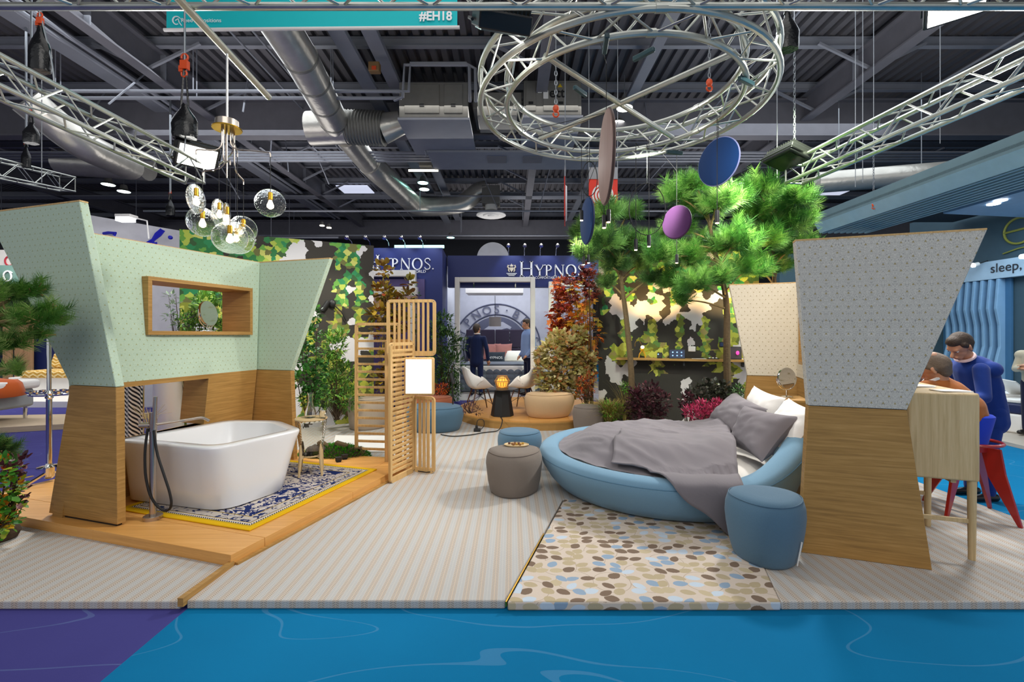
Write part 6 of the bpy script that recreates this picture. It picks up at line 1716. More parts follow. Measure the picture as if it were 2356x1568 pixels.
for i, (px, py) in enumerate(((2240, 610), (2352, 590))):
    Yg = 9.9 / ((px - CX) / F_PX); c = at(px, py, Yg); o = thing('stem_spotlight', ('left' if i == 0 else 'right') + ' small glaring spot lamp over the sleep lettering', 'lamp', c)
    mb = MB(); mb.cyl(c, c + V(.1, 0, .03), .05, .04, 12); mb.build('head', M['white'], o)
    mb = MB(); mb.lathe([(.001, 0), (.045, 0), (.045, .012), (.001, .012)], c - V(.01, 0, 0), 12, M=Matrix.Rotation(-PI / 2, 3, 'Y')); mb.build('lens', lamp('spot_glow%d' % i, '#f6fbff', 15), o)
    mb = MB(); mb.tube([c + V(.1, 0, .03), c + V(.3, 0, .1), c + V(.35, 0, -.1)], .012, 6); mb.build('arm', M['black'], o)
db = thing('display_bed', 'white leather display bed base with navy mattress on the right stand', 'bed', (8.3, 7.6, 0))
mb = MB(); mb.prism([(7.75, 7.75, 0), (7.95, 7.2, 0), (9.1, 7.0, 0), (9.3, 8.4, 0), (8.1, 8.6, 0)], (0, 0, .30)); mb.build('leather_base', M['white'], db, bev=.03)
mb = MB(); mb.prism([(7.77, 7.75, .305), (7.97, 7.22, .305), (9.1, 7.02, .305), (9.28, 8.4, .305), (8.12, 8.58, .305)], (0, 0, .16)); mb.build('navy_border', M['navy_d'], db, bev=.03)
mb = MB(); mb.prism([(7.79, 7.75, .468), (7.99, 7.24, .468), (9.1, 7.04, .468), (9.26, 8.4, .468), (8.14, 8.56, .468)], (0, 0, .06)); mb.build('mattress_top', M['white'], db, bev=.02)
sm = thing('sample_board', 'tilted white sample board with fabric swatches on the display bed', 'board', (8.35, 7.7, .53))
mb = MB(); mb.box((8.35, 7.7, .66), (.7, .34, .02), M=Matrix.Rotation(.5, 3, 'Y') @ Matrix.Rotation(.3, 3, 'Z')); mb.build('board', M['white'], sm, bev=.004)
for k in range(4):
    mb = MB(); mb.box((8.18 + k * .11, 7.68, .76 - k * .058), (.07, .26, .02), M=Matrix.Rotation(.5, 3, 'Y') @ Matrix.Rotation(.3, 3, 'Z')); mb.build('swatch', plain('swatch%d' % k, ('#8e9aa6', '#5f6a78', '#b8bcc2', '#a02a2a')[k]), sm, smooth=0)
mb = MB(); mb.box((8.35, 7.7, .545), (.4, .2, .03)); mb.build('rest', M['white'], sm, smooth=0)

# ---------------------------------------------------------------- shelf with gadgets on the right mural
sa, sb = V(1.88, 8.27, 1.13), V(3.98, 7.488, 1.13)
dS = (sb - sa).normalized(); nS = V(dS.y, -dS.x, 0)
sh = thing('wall_shelf', 'long oak shelf along the forest mural behind the bed', 'shelf', (sa + sb) / 2)
mb = MB(); mb.beam(sa + nS * .02, sb + nS * .02, .30, .035); mb.build('shelf_board', M['oak'], sh, smooth=0, bev=.003)
for k in (.1, .5, .9):
    c = sa.lerp(sb, k); mb = MB(); mb.box(c - V(0, 0, .06) + nS * .0, (.03, .2, .08), M=Matrix((dS, -nS, V(0, 0, 1))).transposed()); mb.build('bracket', M['black'], sh, smooth=0)
def on_shelf(px, off=.05):
    tx = (px - CX) / F_PX; t = (tx * sa.y - sa.x) / (dS.x - tx * dS.y)
    return sa + dS * t + nS * off + V(0, 0, .018)
SX = Matrix((dS, -nS, V(0, 0, 1))).transposed()
def tablet(px, w_, h_, label, body, screen, icons=0, z=0):
    c = on_shelf(px) + V(0, 0, z); o = thing('tablet', label, 'tablet', c)
    Rm = SX @ Matrix.Rotation(-.12, 3, 'X')
    mb = MB(); mb.box(c + V(0, 0, h_ / 2), (w_, .014, h_), M=Rm); mb.build('housing', body, o, bev=.004)
    f = Rm @ V(0, -.009, 0)
    mb = MB(); mb.box(c + V(0, 0, h_ / 2) + f, (w_ * .92, .004, h_ * .88), M=Rm); mb.build('screen', screen, o, smooth=0)
    for k in range(icons):
        q = Rm @ V((k % 3 - 1) * w_ * .27, -.012, (.5 - k // 3) * h_ * .36)
        mb = MB(); mb.ball(c + V(0, 0, h_ / 2) + q, (.013, .003, .013), 8, 6, M=Rm); mb.build('icon', lamp('icon_glow', '#8fb4d8', .9) if 'icon_glow' not in bpy.data.materials else bpy.data.materials['icon_glow'], o)
    mb = MB(); mb.beam(c + V(0, 0, h_ * .4) + Rm @ V(0, .01, 0), c - nS * .06, .03, .006); mb.build('rest', body, o, smooth=0)
dscr = lamp('dark_blue_screen', '#14233f', .8)
tablet(1558, .26, .155, 'tablet with six round icons on a dark blue screen on the wall shelf', M['black'], dscr, 6)
tablet(1518, .085, .10, 'small black square gadget left of the tablet on the wall shelf', M['black'], M['black'], 1)
tablet(1690, .20, .21, 'framed dark picture panel with pink light at the right of the wall shelf', M['black'], plain('dark_print_pic', '#3a3138'), 0)
q = on_shelf(1694) + V(0, -.03, .11) + nS * .02; mb = MB(); mb.ball(q, (.028, .01, .035), 12, 8); mb.build('pink_bulb', lamp('pink_glow', '#e0409a', 1.2), None, label='small pink glowing disc before the dark picture panel on the shelf', cat='lamp')
for px, w_, hh, z, lb in ((1664, .10, .085, .20, 'small dark thermostat display fixed on the mural above the shelf'),):
    c = on_shelf(px, -.11) + V(0, 0, z); o = thing('thermostat', lb, 'display', c)
    mb = MB(); mb.box(c + V(0, 0, hh / 2), (w_, .02, hh), M=SX); mb.build('housing', M['black'], o, bev=.003)
    mb = MB(); mb.box(c + V(0, 0, hh / 2) + nS * .012, (w_ * .8, .004, hh * .7), M=SX); mb.build('screen', dscr, o, smooth=0)
c = on_shelf(1640); o = thing('tray', 'black tray with small white items on the wall shelf', 'tray', c)
mb = MB(); mb.box(c + V(0, 0, .006), (.18, .10, .012), M=SX); mb.build('base', M['black'], o, bev=.003)
for k in range(3): mb = MB(); mb.ball(c + dS * (-.05 + .05 * k) + V(0, 0, .021), (.018, .014, .011), 8, 6); mb.build('item', M['white'], o)
papers('leaflets', 'white sheets lying on the wall shelf beside the tablet', on_shelf(1608, .03), .22, .12, -.35, 2)
c = on_shelf(1478, .05); o = thing('robot_lamp', 'little yellow lamp figure with thin gold arms glowing on the shelf', 'lamp', c)
ye = plain('yellow_lacquer', '#e0a018', .4)
for sg in (-1, 1):
    mb = MB(); mb.tube([c + dS * sg * .055, c + dS * sg * .045 + V(0, 0, .07), c + dS * sg * .012 + V(0, 0, .12)], .010, 6); mb.build('leg', ye, o)
mb = MB(); mb.lathe([(.025, .12), (.035, .15), (.02, .21), (.001, .215)], c, 14); mb.build('body', ye, o)
mb = MB(); mb.ball(c + V(0, -.02, .19), (.032, .032, .026), 12, 8); mb.build('bulb', lamp('warm_bulb', '#fff0c0', 6), o)
mb = MB(); mb.tube(path([c + V(0, 0, .21), c + dS * -.06 + V(0, 0, .33), c + dS * -.12 + V(0, 0, .27), c + dS * -.12 + V(0, 0, .2)]), .004, 6); mb.tube([c + V(0, 0, .1), c + dS * .45 + V(0, 0, .22)], .004, 6); mb.build('gold_arm', M['brass'], o)
# socket box on the mural
c = on_shelf(1592, -.11) + V(0, 0, .16); o = thing('socket_box', 'white wall box with plug on the mural above the tablet', 'socket', c)
mb = MB(); mb.box(c, (.12, .04, .09), M=SX); mb.build('box', M['white'], o, bev=.012); mb = MB(); mb.tube([c + V(-.02, 0, .05), c + V(0, 0, .085), c + V(.02, 0, .05)], .006, 6); mb.build('loop', M['white'], o)
# black spot lamps on stems
def stem_spot(label, foot, top, tgt):
    o = thing('stem_spot', label, 'lamp', foot)
    mb = MB(); mb.tube([foot, top], .010, 8); mb.build('stem', M['black'], o)
    d = (Vector(tgt) - top).normalized()
    mb = MB(); mb.tube([top - d * .08, top + d * .10], [.030, .036], 14); mb.build('head', M['black'], o)
    mb = MB(); mb.lathe([(.10, 0), (.10, .012), (.02, .02)], (foot.x, foot.y, foot.z), 20); mb.build('base', M['black'], o)
f = on(1043, 985); stem_spot('black stem spot lamp beside the blue pouf and the podium', V(f.x, f.y, 0), at(1041, 872, f.y), at(1000, 700, 8))
mb = MB(); c = at(750, 697, 7.9); o = thing('arm_spotlight', 'black arm spotlight fixed on the left forest mural', 'lamp', c)
mb.tube([c + V(.05, 0, .03), c + V(-.05, -.02, -.13)], .045, 14); mb.build('head', M['black'], o); mb = MB(); mb.ball(c + V(.10, .02, 0), (.06, .04, .07), 12, 8); mb.tube([c + V(.1, .02, 0), c + V(.25, .05, -.15), c + V(.3, .12, -.3)], .012, 6); mb.build('joint', M['black'], o)
for i, (px, py) in enumerate(((779, 1062), (793, 1056))):
    q = on(px, py, PZ); o = thing('floor_spot', ('front' if i == 0 else 'rear') + ' little black floor spotlight on the platform edge', 'lamp', (q.x, q.y, PZ))
    mb = MB(); mb.box((q.x, q.y, PZ + .035), (.07, .03, .05), .5); mb.build('housing', M['black'], o, bev=.006)
    mb = MB(); mb.box((q.x, q.y, PZ + .005), (.05, .05, .01), .5); mb.build('foot', M['black'], o)
# ---------------------------------------------------------------- plants
LEAF_V = [(0, 0, 0), (.20, .38, .05), (0, 1, -.06), (-.20, .38, .05), (0, .5, -.03)]
LEAF_F = [(0, 1, 4), (1, 2, 4), (2, 3, 4), (3, 0, 4)]
ROUND_V = [(0, 0, 0), (.36, .35, .04), (.26, .8, .03), (0, 1, -.04), (-.26, .8, .03), (-.36, .35, .04), (0, .5, -.03)]
ROUND_F = [(0, 1, 6), (1, 2, 6), (2, 3, 6), (3, 4, 6), (4, 5, 6), (5, 0, 6)]
MAPLE_V = [(0, 0, 0), (.16, .18, .02), (.50, .12, -.05), (.34, .36, .02), (.52, .66, -.06), (.20, .60, .02), (0, 1, -.08), (-.20, .60, .02), (-.52, .66, -.06), (-.34, .36, .02), (-.50, .12, -.05), (-.16, .18, .02), (0, .40, 0)]
MAPLE_F = [(i, i + 1, 12) for i in range(11)] + [(11, 0, 12)]
def tuft_template(n, length, wd_, seed, t0=.1, spread=.75, lead=.55):
    rs = np.random.RandomState(seed); v, f = [], []
    for k in range(n):
        t = t0 + (1 - t0) * (k + rs.rand()) / n
        a = rs.rand() * 2 * PI; sp = spread * (1 - .45 * max(0, (t - .7) / .3)) * (.8 + .4 * rs.rand())
        d = np.array([math.cos(a) * sp, lead, math.sin(a) * sp]); d /= np.linalg.norm(d)
        b = np.array([0, t, 0]); L = length * (.75 + .5 * rs.rand())
        s_ = np.cross(d, [math.cos(a + 1.2), .3, math.sin(a + 1.2)]); s_ /= np.linalg.norm(s_)
        o = len(v); v += [b - s_ * wd_, b + s_ * wd_, b + d * L]; f.append((o, o + 1, o + 2))
    return v, f
TUFT = tuft_template(80, .58, .014, 3)
TUFT_D = tuft_template(60, .40, .012, 5, .0, .9, .5)
m_pine = leafmat('pine_needles', [(0, '#2c5c22'), (.4, '#4f8f34'), (.75, '#7db44a'), (1, '#a6cc70')], .55, .3)
m_pine_d = leafmat('dark_pine_needles', [(0, '#284a22'), (.45, '#487a34'), (.8, '#6c9a48'), (1, '#98b860')], .55, .25)
m_pine_f = leafmat('fresh_pine_needles', [(0, '#2f5a1c'), (.4, '#4f8a2a'), (.75, '#83b04a'), (1, '#b0cc78')], .5, .35)
m_bark = plain('pine_bark', '#655238', .9, var=.35, vs=30, bump=.8, bs=40)
m_twig = plain('twig', '#8a7448', .85, var=.2, vs=30)
m_dtwig = plain('dark_twig', '#4a3a2a', .85, var=.2, vs=30)
RS = np.random.RandomState(4)
def rnd_unit(n):
    v = RS.normal(0, 1, (n, 3)); return v / np.linalg.norm(v, axis=1)[:, None]
def nearest_on(path_, p):
    best = None
    for a, b in zip(path_, path_[1:]):
        d = b - a; t = max(0, min(1, (p - a).dot(d) / d.dot(d))); q = a + d * t
        if best is None or (q - p).length < best[0]: best = ((q - p).length, q)
    return best[1]
def pine(label, trunk, blobs, n_shoots, shoot=.17, mat=None, rt_=(.055, .02), cat='tree', tuft=TUFT, up=.45, low_at=None):
    trunk = [Vector(p) for p in trunk]
    o = thing('pine_tree', label, cat, trunk[0])
    m = len(trunk)
    pts = path(trunk, 3); rr_ = [lerp(rt_[0], rt_[1], i / (len(pts) - 1)) for i in range(len(pts))]
    mb = MB(); mb.tube(pts, rr_, 10); mb.build('trunk', m_bark, o)
    pos, dirs = [], []; br = MB(); tot = sum(b[1] ** 2 for b in blobs)
    for c, r in blobs:
        c = Vector(c)
        q = nearest_on(trunk, c - V(0, 0, r * .2)); q = nearest_on(trunk, q - V(0, 0, .22))
        mid = q.lerp(c, .55) + V(0, 0, .04)
        bp_ = path([q, mid, c], 3)
        br.tube(bp_, [lerp(.017, .008, i / (len(bp_) - 1)) for i in range(len(bp_))], 5)
        n = max(8, int(n_shoots * r * r / tot))
        u = rnd_unit(n)
        for k in range(n):
            e = Vector(u[k])
            if e.z < -.35: e.z *= -.4
            rad = r * (.45 + .6 * RS.rand())
            tip = c + Vector((e.x, e.y, e.z * .85)) * rad
            d = (e + V(0, 0, up) + V(*RS.normal(0, .18, 3))).normalized()
            pos.append(tip - d * shoot * .7); dirs.append(d)
            if k % 3 == 0: br.tube([c + V(*RS.normal(0, .03, 3)), c.lerp(tip, .6) + V(0, 0, -.02), tip], [.006, .004, .003], 4)
    br.build('branches', m_twig, o, kind='stuff')
    sc = shoot * RS.uniform(.75, 1.25, len(pos))
    scatter('needles', tuft[0], tuft[1], pos, [tuple(d) for d in dirs], sc, mat or m_pine, o)
    return o
def B(lst, Y, jit=.35):
    return [(at(px, py, Y + ((i * 37) % 11 / 10 - .5) * jit * 2), r * Y / F_PX) for i, (px, py, r) in enumerate(lst)]
pine('pine with a thin leaning trunk before the left end of the right mural',
     [at(1455, 930, 7.3), at(1452, 840, 7.3), at(1440, 720, 7.3), at(1428, 640, 7.3), at(1425, 560, 7.3), at(1405, 490, 7.3)],
     B([(1398, 488, 34), (1448, 490, 30), (1345, 535, 36), (1385, 560, 40), (1440, 565, 40), (1480, 560, 34), (1350, 585, 30), (1410, 610, 32), (1470, 610, 30), (1500, 640, 24), (1395, 650, 22)], 7.2), 560, .20, m_pine_d, (.05, .02))
pine('largest pine with dense crown behind the blue disc, right of the shelf tablet',
     [at(1674, 900, 7.0), at(1672, 800, 7.0), at(1673, 700, 7.0), at(1662, 640, 7.0), at(1640, 560, 7.0), at(1625, 470, 7.0)],
     B([(1600, 425, 32), (1555, 450, 32), (1605, 480, 42), (1650, 470, 46), (1690, 460, 40), (1560, 530, 40), (1520, 590, 42), (1580, 600, 46), (1630, 570, 50), (1690, 560, 52), (1540, 650, 34), (1600, 655, 36), (1720, 620, 44), (1490, 560, 28), (1660, 640, 30), (1570, 690, 22)], 6.9), 950, .21, m_pine, (.055, .022))
pine('bright green pine behind the cream wing at the right',
     [at(1788, 900, 7.7), at(1786, 700, 7.7), at(1778, 600, 7.7), at(1785, 480, 7.7)],
     B([(1742, 440, 40), (1735, 490, 42), (1780, 470, 36), (1830, 460, 36), (1800, 520, 46), (1852, 505, 28), (1760, 560, 44), (1820, 575, 36), (1790, 615, 34), (1745, 620, 30), (1850, 560, 22)], 7.5), 720, .21, m_pine, (.05, .02))
pine('pine branches reaching in from the left edge before the green partition',
     [at(-95, 1225, 3.45), at(-90, 1000, 3.4), at(-70, 800, 3.35), at(-60, 680, 3.3)],
     B([(20, 680, 40), (75, 670, 36), (0, 740, 50), (70, 735, 44), (118, 712, 26), (140, 735, 24), (35, 790, 34), (100, 765, 24), (-40, 690, 60), (-50, 790, 50), (12, 850, 22), (40, 848, 14)], 3.3, .12), 300, .115, m_pine_f, (.035, .015))
pine('small dark pine twigs low at the left edge', [at(-60, 1200, 3.7), at(-40, 1120, 3.7), at(-20, 1050, 3.7)],
     B([(2, 1030, 28), (14, 1060, 22), (-20, 1050, 40)], 3.7, .1), 120, .10, m_pine_d, (.02, .01))

def shrub(name, label, cat, base, blobs, n, size, mat, tv=LEAF_V, tf=LEAF_F, twig=None, stems=10, upb=.3, droop=0, shell=.5, single=0, th=.006):
    base = Vector(base); o = thing(name, label, cat, base)
    st = MB(); pos, dirs = [], []
    tot = sum(b[1] ** 2 for b in blobs)
    for c, r in blobs:
        c = Vector(c); k = max(2, int(stems * r * r / tot))
        for j in range(k):
            e = Vector(rnd_unit(1)[0]); tip = c + e * r * .8; mid = base.lerp(tip, .5) + V(e.x * r * .2, e.y * r * .2, 0)
            st.tube([base + V(*(RS.normal(0, .02, 2)), 0), mid, tip], [th, th * .7, th * .35], 4)
        m = max(6, int(n * r * r / tot)); u = rnd_unit(m)
        for j in range(m):
            e = Vector(u[j]); p = c + e * r * (shell + (1.05 - shell) * RS.rand())
            d = (e * .8 + V(0, 0, upb - droop) + V(*RS.normal(0, .35, 3))).normalized()
            pos.append(tuple(p)); dirs.append(tuple(d))
    st.build('stems', twig or m_dtwig, o, kind='stuff')
    sc = size * RS.uniform(.65, 1.3, len(pos))
    if single:                             # largest leaves one by one
        P, D = pos[:single], dirs[:single]
        lv = MB(); lv.add([Vector(v) for v in tv], tf); me0 = lv.build('leaf', mat, o, local=True, smooth=0)
        att = me0.data.attributes.new('tint', 'FLOAT', 'POINT')
        meshes = []
        for q in range(8):
            mm = me0.data.copy(); mm.attributes['tint'].data.foreach_set('value', np.full(len(tv), q / 7.0, 'f')); meshes.append(mm)
        I = wm(o).inverted()
        for j, (p, d) in enumerate(zip(P, D)):
            y = Vector(d); x = y.cross(V(RS.normal(0, .3), RS.normal(0, .3) - .6, 1)).normalized(); z = x.cross(y)
            Mx = Matrix((x, y, z)).transposed().to_4x4(); s_ = sc[j] * 1.15
            c = me0 if j == 0 else me0.copy()
            if j: COL.objects.link(c); c.parent = o
            c.data = meshes[j % 8]
            c.matrix_local = I @ Matrix.Translation(p) @ Mx @ Matrix.Diagonal((s_, s_, s_, 1))
            c.name = 'leaf'
        pos, dirs, sc = pos[single:], dirs[single:], sc[single:]
    scatter('foliage', tv, tf, pos, dirs, sc, mat, o)
    return o
L_green = leafmat('green_leaf', [(0, '#2c5a1e'), (.4, '#4f8a2c'), (.75, '#7fb040'), (1, '#a8c860')])
L_dgreen = leafmat('dark_green_leaf', [(0, '#1f3f1d'), (.5, '#36622c'), (.85, '#5a8a40'), (1, '#8cae62')])
L_ivy = leafmat('ivy_leaf', [(0, '#1d4a1c'), (.5, '#357a2a'), (1, '#5fa040')])
L_autumn = leafmat('autumn_vine_leaf', [(0, '#6a3a1c'), (.3, '#8a6a20'), (.55, '#b89a28'), (.8, '#7a7a2a'), (1, '#a03a20')])
L_red = leafmat('red_maple_leaf', [(0, '#7a1a18'), (.35, '#b03018'), (.65, '#d8621c'), (.85, '#e8902a'), (1, '#8a2420')])
L_gold = leafmat('golden_maple_leaf', [(0, '#c8501a'), (.35, '#e88a20'), (.7, '#f0b428'), (1, '#d8c840')])
L_wine = leafmat('wine_maple_leaf', [(0, '#4a1c22'), (.5, '#7a2a2e'), (1, '#a84a3a')])
L_cream = leafmat('cream_spindle_leaf', [(0, '#a09a48'), (.3, '#d0c678'), (.7, '#ece4b0'), (.88, '#e8b070'), (1, '#d87840')])
L_orange = leafmat('orange_leaf', [(0, '#c83a12'), (.5, '#f06018'), (1, '#f89038')])
L_plum = leafmat('plum_leaf', [(0, '#2a1420'), (.5, '#4f2434'), (.85, '#7a3f4c'), (1, '#9a6a74')], .35)
L_dark = leafmat('black_green_leaf', [(0, '#1c1a18'), (.5, '#2f3226'), (.85, '#4f4a44'), (1, '#7a7068')], .35)
L_mag = leafmat('magenta_heather', [(0, '#7a1038'), (.5, '#b81850'), (1, '#e04a80')])
L_lime = leafmat('lime_fern', [(0, '#3a7a18'), (.5, '#6ab028'), (1, '#9ad848')])
L_grass = leafmat('straw_grass', [(0, '#5f7a28'), (.4, '#9a8a3a'), (.75, '#c0a860'), (1, '#d8c890')])
L_moss = leafmat('moss_tuft', [(0, '#1f6a14'), (.5, '#3fa024'), (1, '#7ac83a')])
L_mossd = leafmat('olive_moss', [(0, '#4a4a14'), (.5, '#7a7424'), (1, '#a89a3a')])
L_olive = leafmat('olive_leaf', [(0, '#4a6a4a'), (.5, '#8aa488'), (1, '#b4c4a8')])
def S(lst, Y, jit=.2): return B(lst, Y, jit)
# behind the left partition and screen
shrub('ivy', 'ivy climbing at the edge of the far green wing', 'plant', at(715, 975, 6.0), S([(718, 720, 20), (712, 770, 24), (708, 820, 26), (705, 870, 28), (712, 915, 24), (735, 850, 22), (730, 900, 22)], 5.95, .08), 900, .055, L_ivy, ROUND_V, ROUND_F, stems=24)
shrub('laurel_shrub', 'tall green shrub with small leaves between ivy and slatted screen', 'shrub', at(775, 965, 7.3), S([(770, 800, 26), (760, 840, 30), (790, 860, 30), (770, 890, 34), (800, 915, 26), (750, 915, 24), (785, 770, 14), (755, 775, 14)], 7.3), 1900, .075, L_green, stems=60)
shrub('climbing_vine', 'autumn coloured climbing vine behind the slatted screen', 'plant', at(890, 930, 8.0), S([(885, 620, 16), (880, 670, 20), (900, 700, 26), (870, 720, 18), (935, 680, 14), (890, 760, 28), (900, 820, 26), (885, 870, 24), (920, 740, 20), (940, 650, 10)], 7.9), 1000, .10, L_autumn, ROUND_V, ROUND_F, stems=60)
shrub('bay_shrub', 'dense dark green bush beside the left portal of the navy stand', 'shrub', at(1025, 930, 9.2), S([(1020, 740, 22), (1025, 785, 32), (1010, 830, 34), (1040, 840, 30), (1020, 885, 34), (1055, 790, 18), (1005, 760, 20), (1040, 900, 22)], 9.2), 2600, .085, L_dgreen, stems=50)
shrub('young_laurel', 'single thin shoot with narrow leaves behind the top of the screen', 'plant', at(960, 900, 8.6), S([(955, 655, 6), (958, 680, 8), (956, 705, 9), (960, 735, 10), (957, 770, 10)], 8.6, .03), 110, .07, L_dgreen, stems=8)
shrub('flame_shrub', 'flaming orange small shrub right of the slatted screen', 'shrub', at(1010, 935, 8.9), S([(1008, 905, 16), (1020, 893, 13), (1000, 890, 10), (1014, 915, 14)], 8.9, .1), 420, .045, L_orange, stems=30)
shrub('low_mixed_planting', 'low red and yellow planting seen through the slatted screen', 'plant', at(860, 935, 8.6), S([(840, 905, 18), (870, 900, 18), (900, 905, 18), (930, 905, 14)], 8.6, .1), 460, .05, L_autumn, stems=20)
shrub('dark_perennial', 'low dark purple perennial on the podium edge', 'plant', at(1080, 950, 7.7), S([(1068, 940, 12), (1085, 935, 12), (1100, 944, 10)], 7.7, .08), 160, .05, L_plum, stems=14)
shrub('olive_sapling', 'olive sapling with greyish leaves seen through the oak niche', 'shrub', at(420, 900, 6.6), S([(395, 680, 10), (400, 705, 12), (392, 730, 12), (410, 745, 12)], 6.5, .05), 90, .07, L_olive, stems=16)
shrub('laurel_shrub', 'green bushy shrub behind the niche mirror', 'shrub', at(455, 930, 6.6), S([(430, 740, 20), (470, 700, 26), (500, 720, 26), (510, 680, 20), (450, 760, 26), (490, 760, 26), (520, 755, 20)], 6.6, .1), 1300, .07, L_green, stems=40)
# right hand planting, from the podium to the cream wing
shrub('red_maple', 'slender maple with red and orange leaves beside the navy portal', 'tree', at(1290, 950, 8.6), S([(1288, 655, 14), (1292, 690, 18), (1300, 730, 22), (1285, 760, 22), (1272, 720, 10), (1295, 790, 24)], 8.6, .1), 520, .115, L_red, MAPLE_V, MAPLE_F, stems=16, droop=.5, single=120)
shrub('golden_maple', 'golden orange maple right beside the oak edge of the mural', 'tree', at(1350, 950, 8.5), S([(1330, 660, 16), (1345, 690, 20), (1350, 730, 24), (1360, 770, 24), (1335, 790, 24), (1358, 820, 20), (1320, 740, 16), (1340, 840, 20), (1310, 800, 18)], 8.5, .1), 480, .115, L_gold, MAPLE_V, MAPLE_F, stems=26, droop=.5, single=140)
shrub('wine_maple', 'dark wine red maple foliage above the golden maple', 'tree', at(1362, 940, 8.3), S([(1352, 610, 16), (1360, 640, 20), (1345, 640, 14), (1362, 670, 18), (1316, 640, 12), (1318, 680, 12)], 8.3, .1), 420, .08, L_wine, MAPLE_V, MAPLE_F, stems=20, droop=.4)
shrub('spindle_bush', 'broad cream and orange leaved bush behind the sand coloured pouf', 'shrub', at(1300, 930, 8.45), S([(1270, 810, 30), (1310, 800, 32), (1345, 830, 28), (1260, 850, 28), (1300, 850, 36), (1340, 870, 30), (1275, 885, 24), (1315, 890, 26), (1245, 820, 14), (1285, 780, 20), (1330, 770, 18), (1250, 880, 18)], 8.2, .1), 3400, .085, L_cream, ROUND_V, ROUND_F, stems=22)
shrub('flame_shrub', 'reddish orange shrub between the cream bush and the grass', 'shrub', at(1350, 930, 7.9), S([(1340, 880, 16), (1358, 870, 14), (1350, 900, 16), (1335, 905, 12)], 7.9, .08), 380, .05, L_red, stems=24)
def grass(label, base, n, h, spread, mat, droop=1.0, wd_=.005):
    base = Vector(base); o = thing('ornamental_grass', label, 'grass', base)
    vs, fs, tint = [], [], []
    for k in range(n):
        a = RS.rand() * 2 * PI; s_ = spread * (.2 + .9 * RS.rand()); H = h * (.55 + .5 * RS.rand())
        d = np.array([math.cos(a), math.sin(a), 0]); sd_ = np.array([-d[1], d[0], 0]) * wd_
        b = np.array(base) + d * .05 * RS.rand(); o_ = len(vs)
        for j in range(6):
            t = j / 5; p = b + d * s_ * t ** 1.6 + np.array([0, 0, H * (t - droop * .42 * t ** 3)])
            w_ = sd_ * (1 - t * .9); vs += [p - w_, p + w_]; tint += [k / n * .2 + .8 * RS.rand() * 0 + (.15 + .7 * ((k * 7) % 13) / 13) * 1.0] * 2
        for j in range(5): fs.append((o_ + 2 * j, o_ + 2 * j + 1, o_ + 2 * j + 3, o_ + 2 * j + 2))
    mb = MB(); mb.v = [Vector(p) for p in vs]; mb.f = fs; mb.mi = [0] * len(fs)
    g = mb.build('blades', mat, o, smooth=0, kind='stuff')
    at_ = g.data.attributes.new('tint', 'FLOAT', 'POINT'); at_.data.foreach_set('value', np.array(tint, 'f'))
    return o
grass('tall straw coloured grass before the mural edge', on(1400, 992), 620, .86, .46, L_grass, 1.05, .009)
grass('thin straw grass tuft at the left pine trunk', on(1440, 975), 90, .95, .40, L_grass, .5)
shrub('fern', 'lime green fern patch below the straw grass', 'plant', on(1410, 985), S([(1395, 940, 20), (1420, 945, 18), (1440, 890, 14), (1452, 900, 12), (1405, 965, 14), (1385, 962, 12)], 7.35, .08), 520, .05, L_lime, stems=20)
shrub('plum_coral_bells', 'plum leaved rounded shrub left of the gap before the mural', 'shrub', on(1490, 985), S([(1465, 915, 26), (1495, 905, 28), (1518, 925, 24), (1480, 945, 28), (1510, 955, 22), (1455, 945, 22)], 7.2, .12), 1100, .06, L_plum, ROUND_V, ROUND_F, stems=50)
shrub('dark_coral_bells', 'blackish purple shrub right of the gap before the mural', 'shrub', on(1640, 1000), S([(1600, 915, 26), (1630, 900, 28), (1660, 905, 28), (1685, 915, 26), (1590, 935, 22), (1650, 930, 28)], 6.9, .12), 1200, .055, L_dark, ROUND_V, ROUND_F, stems=50)
shrub('plum_coral_bells', 'pinkish plum leaves at the left of the blackish shrub', 'shrub', on(1585, 1000), S([(1582, 920, 16), (1578, 938, 14)], 6.75, .05), 170, .055, L_plum, ROUND_V, ROUND_F, stems=12)
shrub('box_shrub', 'dark green shrub squeezed behind the white pillows', 'shrub', on(1705, 1010), S([(1702, 905, 20), (1712, 925, 18), (1700, 940, 18)], 6.5, .05), 420, .05, L_dgreen, stems=20)
shrub('heather', 'bright magenta heather behind the duvet', 'plant', on(1610, 1010), S([(1592, 948, 18), (1615, 940, 20), (1638, 945, 18), (1650, 930, 12), (1605, 960, 18), (1630, 960, 18)], 6.5, .08), 1000, .05, L_mag, stems=30, upb=.9)
# moss, log, stones
lgp = on(776, 976)
o = thing('mossy_log', 'thick mossy log lying before the left forest mural', 'log', (lgp.x, lgp.y, 0))
lp_ = [V(lgp.x - .42, lgp.y + .25, .17), V(lgp.x, lgp.y + .2, .185), V(lgp.x + .30, lgp.y + .28, .17)]
mb = MB(); mb.tube(path(lp_, 5), .155, 16); mb.build('log_body', m_bark, o)
P_, D_ = [], []
for k in range(1500):
    t = RS.rand(); p = lp_[0].lerp(lp_[2], t); a = RS.uniform(-.5, PI + .5); e = V(0, -math.cos(a), math.sin(a)); P_.append(tuple(p + V(0, .2 * t * (1 - t), 0) + e * .155)); D_.append(tuple(e + V(*RS.normal(0, .4, 3))))
scatter('moss', LEAF_V, LEAF_F, P_, D_, .035 * RS.uniform(.6, 1.3, 1500), L_mossd, o)
shrub('grass_tuft', 'small green grass tuft on top of the mossy log', 'grass', at(762, 938, 8.0), S([(755, 932, 10), (772, 930, 10)], 8.0, .05), 200, .06, L_lime, stems=6, upb=.8)
mp = on(752, 1055, PZ)
